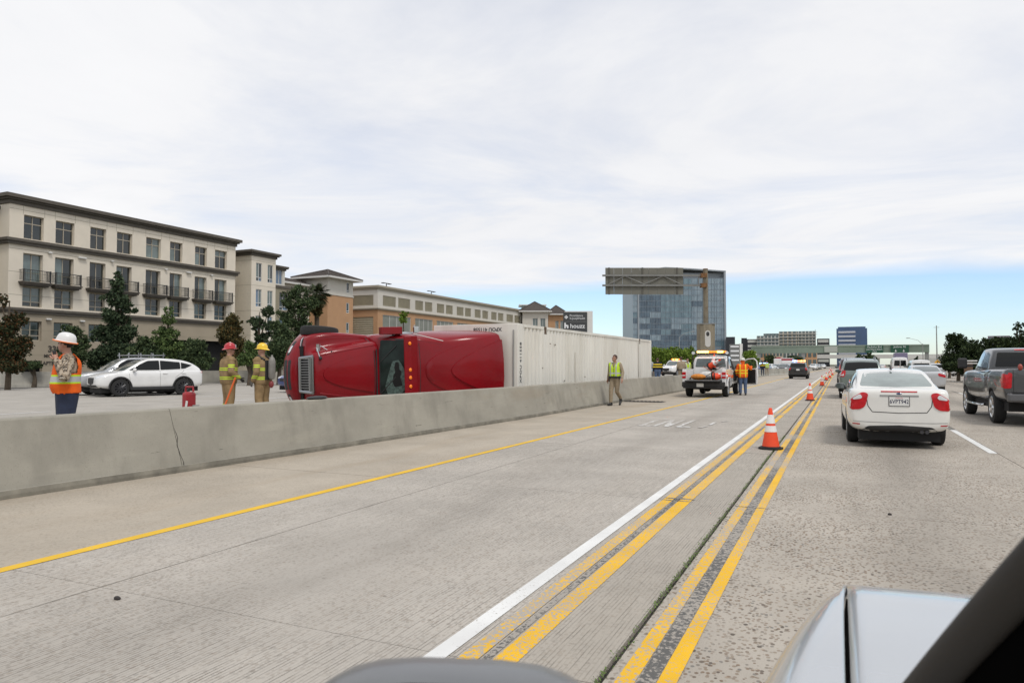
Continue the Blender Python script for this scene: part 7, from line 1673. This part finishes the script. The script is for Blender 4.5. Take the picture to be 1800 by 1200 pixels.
p = ZP(1340.5, 640, 84); P = person('distant person in black seen just right of the open pickup door', (p.x, p.y, ZO), face_rz(.3, 1), None, dict(shirt=m_nj, pants=m_navy), vox=.025); hair(P, m_hair)
p = ZP(1348, 640, 86); P = person('distant person in lime vest right of the one in black', (p.x, p.y, ZO), face_rz(-.3, -1), None, dict(shirt=m_khs, pants=m_khaki), vox=.025); garment(P, 'vest', m_v4, .95, 1.5, .02, vox=.025); hair(P, m_hair)

# ================================================================== TREES
def leaf_mat(name, c0, c1, c2=None):
    m, t, b = nodes_mat(name); L = t.links.new
    g = t.nodes.new('ShaderNodeNewGeometry'); r = t.nodes.new('ShaderNodeValToRGB'); e = r.color_ramp.elements
    e[0].position = 0; e[0].color = (*c0, 1); e[1].position = 1; e[1].color = (*(c2 or c1), 1); x = e.new(.6); x.color = (*c1, 1)
    L(g.outputs['Random Per Island'], r.inputs['Fac']); L(r.outputs[0], b.inputs['Base Color']); b.inputs['Roughness'].default_value = .75; b.inputs['Specular IOR Level'].default_value = .15
    return m
def leaves(blobs, n, size, elong=1.6, droop=0.0, clump=.35):
    """leaf faces in clumps through ellipsoid volumes -> verts, faces"""
    sub = []
    for c, r in blobs:
        sub.append((c, tuple(x * .82 for x in r)))
        for _ in range(4):
            d = nr.normal(size=3); d /= np.linalg.norm(d); q = nr.uniform(.28, .55)
            sub.append((tuple(np.array(c) + d * np.array(r) * nr.uniform(.6, 1.0)), tuple(x * q for x in r)))
    blobs = sub; V = []; tot = sum(b[1][0] * b[1][1] * b[1][2] for b in blobs) ** 1.0
    for c, r in blobs:
        k = max(20, int(n * (r[0] * r[1] * r[2]) / tot)); nc = max(6, k // 26)
        d = nr.normal(size=(nc, 3)); d /= np.linalg.norm(d, axis=1)[:, None]; rad = nr.uniform(.35, 1.0, nc) ** .6
        cc = np.array(c) + d * rad[:, None] * np.array(r)
        pick = nr.integers(0, nc, k); P = cc[pick] + nr.normal(size=(k, 3)) * clump * np.array([min(r)] * 3) * .55
        V.append(P)
    P = np.concatenate(V); k = len(P)
    a = nr.normal(size=(k, 3)); a[:, 2] -= droop; a /= np.linalg.norm(a, axis=1)[:, None]; b = np.cross(a, nr.normal(size=(k, 3))); b /= np.linalg.norm(b, axis=1)[:, None] + 1e-9
    s = size * nr.uniform(.55, 1.35, k)[:, None]
    q = np.stack([P - a * s * elong / 2, P + b * s / 2, P + a * s * elong / 2, P - b * s / 2], 1).reshape(-1, 3)
    f = np.arange(4 * k).reshape(-1, 4)
    return q, f
def fast_mesh(name, v, f, m, parent):
    me = bpy.data.meshes.new(name); n = len(v); k = len(f)
    me.vertices.add(n); me.vertices.foreach_set('co', np.asarray(v, np.float32).ravel()); me.loops.add(k * 4); me.loops.foreach_set('vertex_index', np.asarray(f, np.int32).ravel())
    me.polygons.add(k); me.polygons.foreach_set('loop_start', np.arange(0, 4 * k, 4, dtype=np.int32)); me.update(calc_edges=True); me.validate(); me.materials.append(m)
    o = bpy.data.objects.new(name, me); col.objects.link(o); o.parent = parent; return o
m_bark = mat('bark', (.085, .065, .045), .95, var=.35, vscale=8, bump=.5, bscale=14)
def tree(label, loc, blobs, n, size, m, name='tree', trunk_r=.16, elong=1.6, limbs=True, cat='tree', group=None, z=0, clump=.35):
    T = thing(name, label, cat, (loc[0], loc[1], z), group=group)
    v, f = leaves(blobs, int(n * 1.75), size * .62, elong, clump=clump); fast_mesh('crown', v, f, m, T)
    top = max(b[0][2] for b in blobs); b = MB(); b.tube([(0, 0, -.1), (.06, .03, top * .35), (-.05, .05, top * .7), (0, 0, top)], [trunk_r, trunk_r * .75, trunk_r * .45, trunk_r * .15], 8)
    if limbs:
        for c, r in blobs: z0 = max(.3, c[2] * .55); b.tube([(0, 0, z0), (c[0] * .5, c[1] * .5, (z0 + c[2]) / 2 + .1), c], [trunk_r * .45, trunk_r * .3, trunk_r * .08], 6)
    b.build('trunk', m_bark, T, True); return T
lf_pine = leaf_mat('pine_leaves', (0.019, 0.034, 0.019), (0.053, 0.080, 0.042), (0.085, 0.114, 0.057)); lf_dark = leaf_mat('dark_leaves', (0.023, 0.038, 0.019), (0.057, 0.087, 0.038), (0.104, 0.133, 0.057)); lf_green = leaf_mat('green_leaves', (0.035, 0.061, 0.022), (0.088, 0.136, 0.045), (0.160, 0.208, 0.072))
lf_rust = leaf_mat('rusty_leaves', (.035, .036, .016), (.075, .072, .028), (.15, .09, .03)); lf_red = leaf_mat('red_leaves', (.018, .028, .014), (.045, .052, .022), (.13, .05, .02)); lf_bright = leaf_mat('bright_hedge_leaves', (.06, .10, .015), (.14, .22, .03), (.24, .32, .06)); lf_night = leaf_mat('bank_leaves', (0.010, 0.019, 0.009), (0.031, 0.051, 0.019), (0.068, 0.093, 0.034))
def px_tree(label, u, vt, vb, zc, blobs, n, size, m, **kw):
    """blobs in photograph pixels relative to (u, horizon) at depth zc: (du, v, rx, rz)"""
    k = zc / 1250; base = ZP(u, 640, zc); out = []
    Rt = cR; Dp = Vector((cD.x, cD.y, 0)).normalized()
    for du, v, rx, rz_ in blobs:
        c = Rt * (du * k) + Dp * rng.uniform(-.3, .3) * rx * k; out.append(((c.x, c.y, CAM_H + (640 - v) * k), (rx * k, rx * k, rz_ * k)))
    return tree(label, base, out, n, size, m, **kw)
# pines and shrubs before the apartments
px_tree('dark ragged pine standing before the middle of the apartment building', 205, 472, 655, 50, [(-2, 482, 6, 10), (0, 500, 13, 14), (-6, 525, 18, 15), (10, 532, 18, 12), (-4, 556, 24, 16), (24, 545, 12, 8), (-22, 585, 24, 16), (12, 585, 24, 16), (0, 620, 34, 22), (-30, 628, 22, 18), (30, 625, 18, 20)], 12000, .17, lf_pine, elong=2.4, name='pine_tree')
px_tree('slim green tree with yellowish top right of the pine', 294, 536, 655, 49, [(0, 545, 9, 7), (4, 562, 13, 11), (-5, 585, 17, 14), (10, 588, 13, 12), (0, 612, 24, 16), (-22, 605, 14, 14), (24, 615, 16, 14), (6, 636, 32, 14)], 8500, .15, lf_green)
px_tree('low dark bush filling the gap between the pine and the slim green tree', 252, 590, 655, 48, [(0, 605, 18, 14), (-12, 628, 22, 20), (14, 625, 18, 18)], 5000, .16, lf_dark)
px_tree('dark bush before the driveway of the apartments', 345, 590, 655, 48, [(0, 612, 17, 18), (-12, 632, 20, 16), (12, 632, 16, 16)], 4500, .15, lf_dark)
px_tree('rusty olive tree at the right corner of the big apartment block', 405, 550, 655, 50, [(0, 563, 15, 12), (-4, 585, 20, 18), (6, 605, 20, 18), (0, 630, 20, 18)], 7500, .15, lf_rust)
px_tree('airy dark tree with gaps before the narrow cream wing', 455, 530, 655, 52, [(14, 548, 13, 10), (-2, 568, 16, 10), (22, 572, 13, 10), (4, 592, 15, 12), (-8, 615, 17, 14), (16, 622, 20, 16), (-4, 640, 22, 12)], 6500, .15, lf_pine, elong=2.0)
px_tree('tall dense dark tree left of the palm', 524, 500, 655, 56, [(2, 512, 18, 12), (-8, 532, 22, 16), (12, 535, 20, 16), (-4, 560, 26, 20), (10, 585, 26, 20), (-14, 600, 24, 22), (0, 630, 36, 22)], 13000, .16, lf_dark)
px_tree('dark tree behind the overturned truck wheel', 490, 560, 655, 47, [(0, 585, 18, 18), (8, 612, 24, 22), (-8, 635, 24, 18)], 7000, .15, lf_dark)
px_tree('dark tree with a red brown crown at the left edge', 14, 540, 655, 38, [(-16, 528, 10, 14), (6, 566, 22, 14), (-8, 580, 26, 18), (4, 610, 30, 22), (0, 638, 30, 18)], 8500, .13, lf_red)
px_tree('dark green shrub behind the shoulder of the left worker', 128, 575, 655, 46, [(0, 585, 16, 14), (8, 605, 20, 16), (-4, 632, 26, 18)], 5500, .14, lf_dark)
px_tree('low shrub left of the garage opening under the wall lettering', 60, 640, 660, 44, [(0, 642, 20, 8), (-24, 640, 14, 9)], 1800, .12, lf_dark)
px_tree('pale grey green shrub behind the red-helmeted firefighter', 438, 600, 655, 46, [(0, 612, 12, 14), (6, 630, 16, 16), (-10, 632, 12, 14)], 3500, .13, lf_green)
px_tree('small bright bush above the truck hood before the garage', 709, 550, 560, 62, [(0, 553, 7, 5), (0, 562, 7, 8)], 700, .16, lf_bright)
# palm
pz = 58; pk = ZP(556, 640, pz); PT = thing('palm_tree', 'fan palm standing before the stair tower', 'palm', (pk.x, pk.y, 0)); kz = pz / 1250; hz = CAM_H + (640 - 517) * kz
b = MB(); b.tube([(0, 0, 0), (.03, 0, hz * .5), (0, 0, hz)], [.24, .19, .20], 10); b.build('trunk', m_bark, PT, True)
lf_palm = leaf_mat('palm_leaves', (.02, .03, .014), (.05, .065, .03), (.10, .11, .06))
v = []; f = []
for k in range(46):
    a = rng.uniform(0, 6.283); el = rng.uniform(-1.1, 1.25); L_ = rng.uniform(1.0, 1.45); d = Vector((math.cos(a) * math.cos(el), math.sin(a) * math.cos(el), math.sin(el))); sd_ = d.cross(Vector((0, 0, 1))).normalized(); upn = sd_.cross(d)
    c0 = Vector((0, 0, hz)) + d * .35 * L_; 
    for q in range(13):
        t = -1.2 + 2.4 * q / 12; dd = (d * math.cos(t) + sd_ * math.sin(t)); tip = c0 + dd * L_ * .62 * (1 - .12 * abs(t)) - Vector((0, 0, .16 + .1 * abs(t))); w_ = upn * .02 + sd_ * .045
        o_ = len(v); v += [c0, c0 + dd * .3 * L_ + w_, tip, c0 + dd * .3 * L_ - w_]; f.append((o_, o_ + 1, o_ + 2, o_ + 3))
fast_mesh('fronds', [tuple(q) for q in v], f, lf_palm, PT)
v, f = leaves([((0, 0, hz - .9), (.42, .42, .75))], 500, .3, 2.5); fast_mesh('dead_fronds', v, f, lf_rust, PT)
# hedge beyond the container, shrubs along the median ahead
for i, (u, v0, rx, lab) in enumerate(((1152, 622, 16, 'bright green hedge shrub touching the container end'), (1174, 624, 18, 'bright green hedge shrub in the middle before the glass tower'), (1198, 625, 17, 'bright green hedge shrub behind the khaki officer'), (1216, 627, 12, 'bright green hedge shrub left of the overhead sign post'), (1318, 628, 12, 'bright green shrub between the pylon sign and the open pickup door'))):
    px_tree(lab, u, 608, 640, 120, [(0, v0, rx, 13), (-rx * .5, v0 + 8, rx * .8, 12), (rx * .5, v0 + 8, rx * .8, 12)], 3800, .30, lf_bright, name='hedge_shrub', cat='shrub', group='bright shrubs beyond the container', limbs=False)
for i, (u, v0, rx, lab) in enumerate(((1352, 630, 10, 'dark distant shrub under the leftmost shop block'), (1398, 631, 12, 'dark distant shrub behind the police SUV'), (1512, 632, 10, 'dark distant tree under the green overpass, left'), (1530, 631, 10, 'dark distant tree under the green overpass, right'))):
    px_tree(lab, u, 615, 640, 220, [(0, v0, rx, 8), (rx * .6, v0 + 3, rx * .8, 7)], 1200, .5, lf_dark, cat='tree', limbs=False)
px_tree('tiny dark conifer right of the vans below the overpass', 1611, 624, 640, 150, [(0, 628, 2.5, 4), (0, 634, 4, 5)], 500, .25, lf_pine, limbs=False)
# dark tree bank on the right
px_tree('tall dark tree with a ragged reddish left side at the head of the right bank', 1684, 580, 650, 62, [(-4, 590, 12, 8), (0, 600, 19, 12), (-14, 608, 11, 12), (10, 612, 22, 14), (-20, 617, 4, 4), (-4, 632, 24, 18), (14, 640, 30, 18)], 15000, .14, lf_night)
px_tree('dark rounded tree behind the pickup mirror on the right bank', 1722, 600, 650, 58, [(0, 612, 22, 10), (-14, 625, 22, 16), (14, 622, 24, 14), (0, 645, 40, 18)], 11000, .15, lf_night)
px_tree('olive dark tree above the pickup cab on the right bank', 1756, 590, 650, 56, [(0, 604, 22, 12), (-16, 618, 20, 14), (16, 612, 22, 14), (4, 636, 40, 22)], 11000, .15, lf_night)
px_tree('tallest dark tree with an airy top at the right edge', 1790, 565, 650, 52, [(-2, 575, 8, 5), (8, 572, 8, 6), (4, 588, 14, 7), (-12, 600, 20, 10), (14, 602, 20, 14), (0, 626, 40, 20), (30, 615, 30, 26)], 13000, .14, lf_night)
px_tree('dark tree just beyond the right edge of the picture', 1850, 560, 650, 50, [(0, 590, 34, 20), (0, 625, 44, 26)], 8000, .16, lf_night)
px_tree('low brown scrub on the bank left of the tall dark tree', 1668, 640, 650, 75, [(0, 640, 16, 6), (16, 642, 18, 7), (30, 640, 12, 6)], 2500, .14, lf_rust, limbs=False, cat='shrub')
# warning sign on the bank
p = ZP(1648, 637, 105); WS = thing('warning_sign', 'yellow diamond warning sign on the bank beyond the silver sedan', 'sign', (p.x, p.y, 0)); b = MB(); b.b2(-.04, .04, -.03, .03, 0, p.z); b.build('post', m_metal, WS); b = MB(); b.box((0, -.04, p.z), (.62, .02, .62), ry=R_(45)); b.build('panel', mat('sign_yellow', (.75, .38, .02), .5), WS); b = MB(); b.box((0, -.055, p.z), (.12, .01, .3)); b.build('symbol', m_trim, WS)
# worker partly hidden behind the grey pickup: only a reddish head and raised arm show ; a box with rails is built instead
p = ZP(1702, 636, 48); AR = thing('rack_stand_in', 'small brown box with white rails standing in for a half-hidden figure behind the pickup mirror', 'equipment', (p.x, p.y, 0)); b = MB(); b.b2(-.25, .25, -.1, .1, 0, 1.62); b.build('box', mat('equip_brown', (.13, .08, .05), .8), AR, bevel=.05); b = MB(); b.b2(-.2, .5, -.14, -.1, 1.66, 1.74); b.b2(-.2, .5, -.14, -.1, 1.5, 1.56); b.build('rail', m_plate, AR)

# ================================================================== THE CAR THE PICTURE IS TAKEN FROM
OC = thing('own_car', 'silver hood, mirror and dark windshield pillar of the car in the foreground', 'car', (0, 0, 0))
p_own = mat('own_paint_silver', (.52, .54, .56), .22, metal=.6, coat=.5, var=.03)
p_ownm = mat('own_mirror_paint', (.19, .195, .20), .38, metal=.4, coat=.15, var=.08, vscale=9)
# hood and left fender: a curved sheet ahead of the camera, laid out on the road direction
def hood_z(x, y):
    front = max(0, (y - 1.75)) ; side_ = max(0, -(x + .03) + .16 * max(0, y - 1.2) ** 1.7 * (x < .0))
    return .992 - .035 * (y - .9) - .55 * front ** 1.9 - 40 * side_ ** 2.8 + .03 * math.sin(min(1.2, max(0, x)) * 1.3)
def sheet(name, xs, ys, m, lip=.0):
    v = []; f = []; nx, ny = len(xs), len(ys)
    for y in ys:
        for x in xs: v.append((x, y, hood_z(x, y)))
    for j in range(ny - 1):
        for i in range(nx - 1): f.append((j * nx + i, j * nx + i + 1, (j + 1) * nx + i + 1, (j + 1) * nx + i))
    o = mobj(name, v, f, m, OC, smooth=True); s = o.modifiers.new('t', 'SOLIDIFY'); s.thickness = .012; s.offset = -1; return o
ys_ = list(np.linspace(.75, 2.15, 30))
sheet('hood', list(np.linspace(.010, 1.35, 40)), ys_, p_own)
sheet('fender', list(np.linspace(-.27, .002, 34)), ys_, p_own)
b = MB(); b.b2(-.012, .022, .75, 2.0, .72, .88); b.build('hood_gap', m_under, OC)
# door mirror below the camera: rounded housing, silver rim over dark glass side
mc = ZP(795, 1352, .62); MR = MB()
hs_ = MB(); n = 26; rings = []
for j, (s_, dpt) in enumerate(((.86, .085), (.97, .06), (1.0, .03), (.985, .0), (.94, -.008))):
    rings.append([(s_ * .150 * (abs(math.cos(q)) ** .62) * (1 if math.cos(q) > 0 else -1), dpt, s_ * .078 * (abs(math.sin(q)) ** .8) * (1 if math.sin(q) > 0 else -1)) for q in np.linspace(0, 2 * math.pi, n, endpoint=False)])
v = [p for r in rings for p in r]; f = [(i * n + k, i * n + (k + 1) % n, (i + 1) * n + (k + 1) % n, (i + 1) * n + k) for i in range(len(rings) - 1) for k in range(n)] + [tuple(range(n))]
hs_.add(v, f); mh = hs_.build('mirror_housing', p_ownm, OC, True); mh.location = mc; mh.rotation_euler = (R_(-6), R_(2), YAW)
b = MB(); b.add([(x * .95, .004, z * .95) for x, y, z in rings[3]], [tuple(range(n))]); b.build('mirror_glass', m_trim, mh)
# windshield pillar: dark inside, grey painted outer edge, leaning back from the cowl
pa_, pb_, pc_ = ZP(1565, 1290, .80), ZP(1722, 1098, .64), ZP(1930, 890, .50)
def pillar(name, offs, r, m):
    d = Vector((0, 0, 0)); pts = []
    for t in np.linspace(0, 1, 12):
        q = pa_ * (1 - t) ** 2 + pb_ * 2 * t * (1 - t) + pc_ * t * t; pts.append(q + offs)
    b = MB(); b.tube(pts, r, 14); return b.build(name, m, OC, True)
pillar('pillar_trim', Vector((0, 0, 0)), .020, mat('pillar_grey', (.035, .033, .031), .6, spec=.2))
pillar('windshield_pillar', cR * .045 - Vector((0, 0, .040)), .045, mat('pillar_black', (.003, .003, .003), 1.0, spec=0.0))
b = MB(); q0, q1, q2 = pa_ + cR * .10 - Vector((0, 0, .03)), pc_ + cR * .12 - Vector((0, 0, .06)), ZP(1900, 1330, .60)
b.add([q0, q1, q2, q0 + cD * .03, q1 + cD * .03, q2 + cD * .03], [(0, 1, 2), (3, 4, 5), (0, 1, 4, 3), (1, 2, 5, 4), (2, 0, 3, 5)]); b.build('dashboard_edge', MATS['pillar_black'], OC)
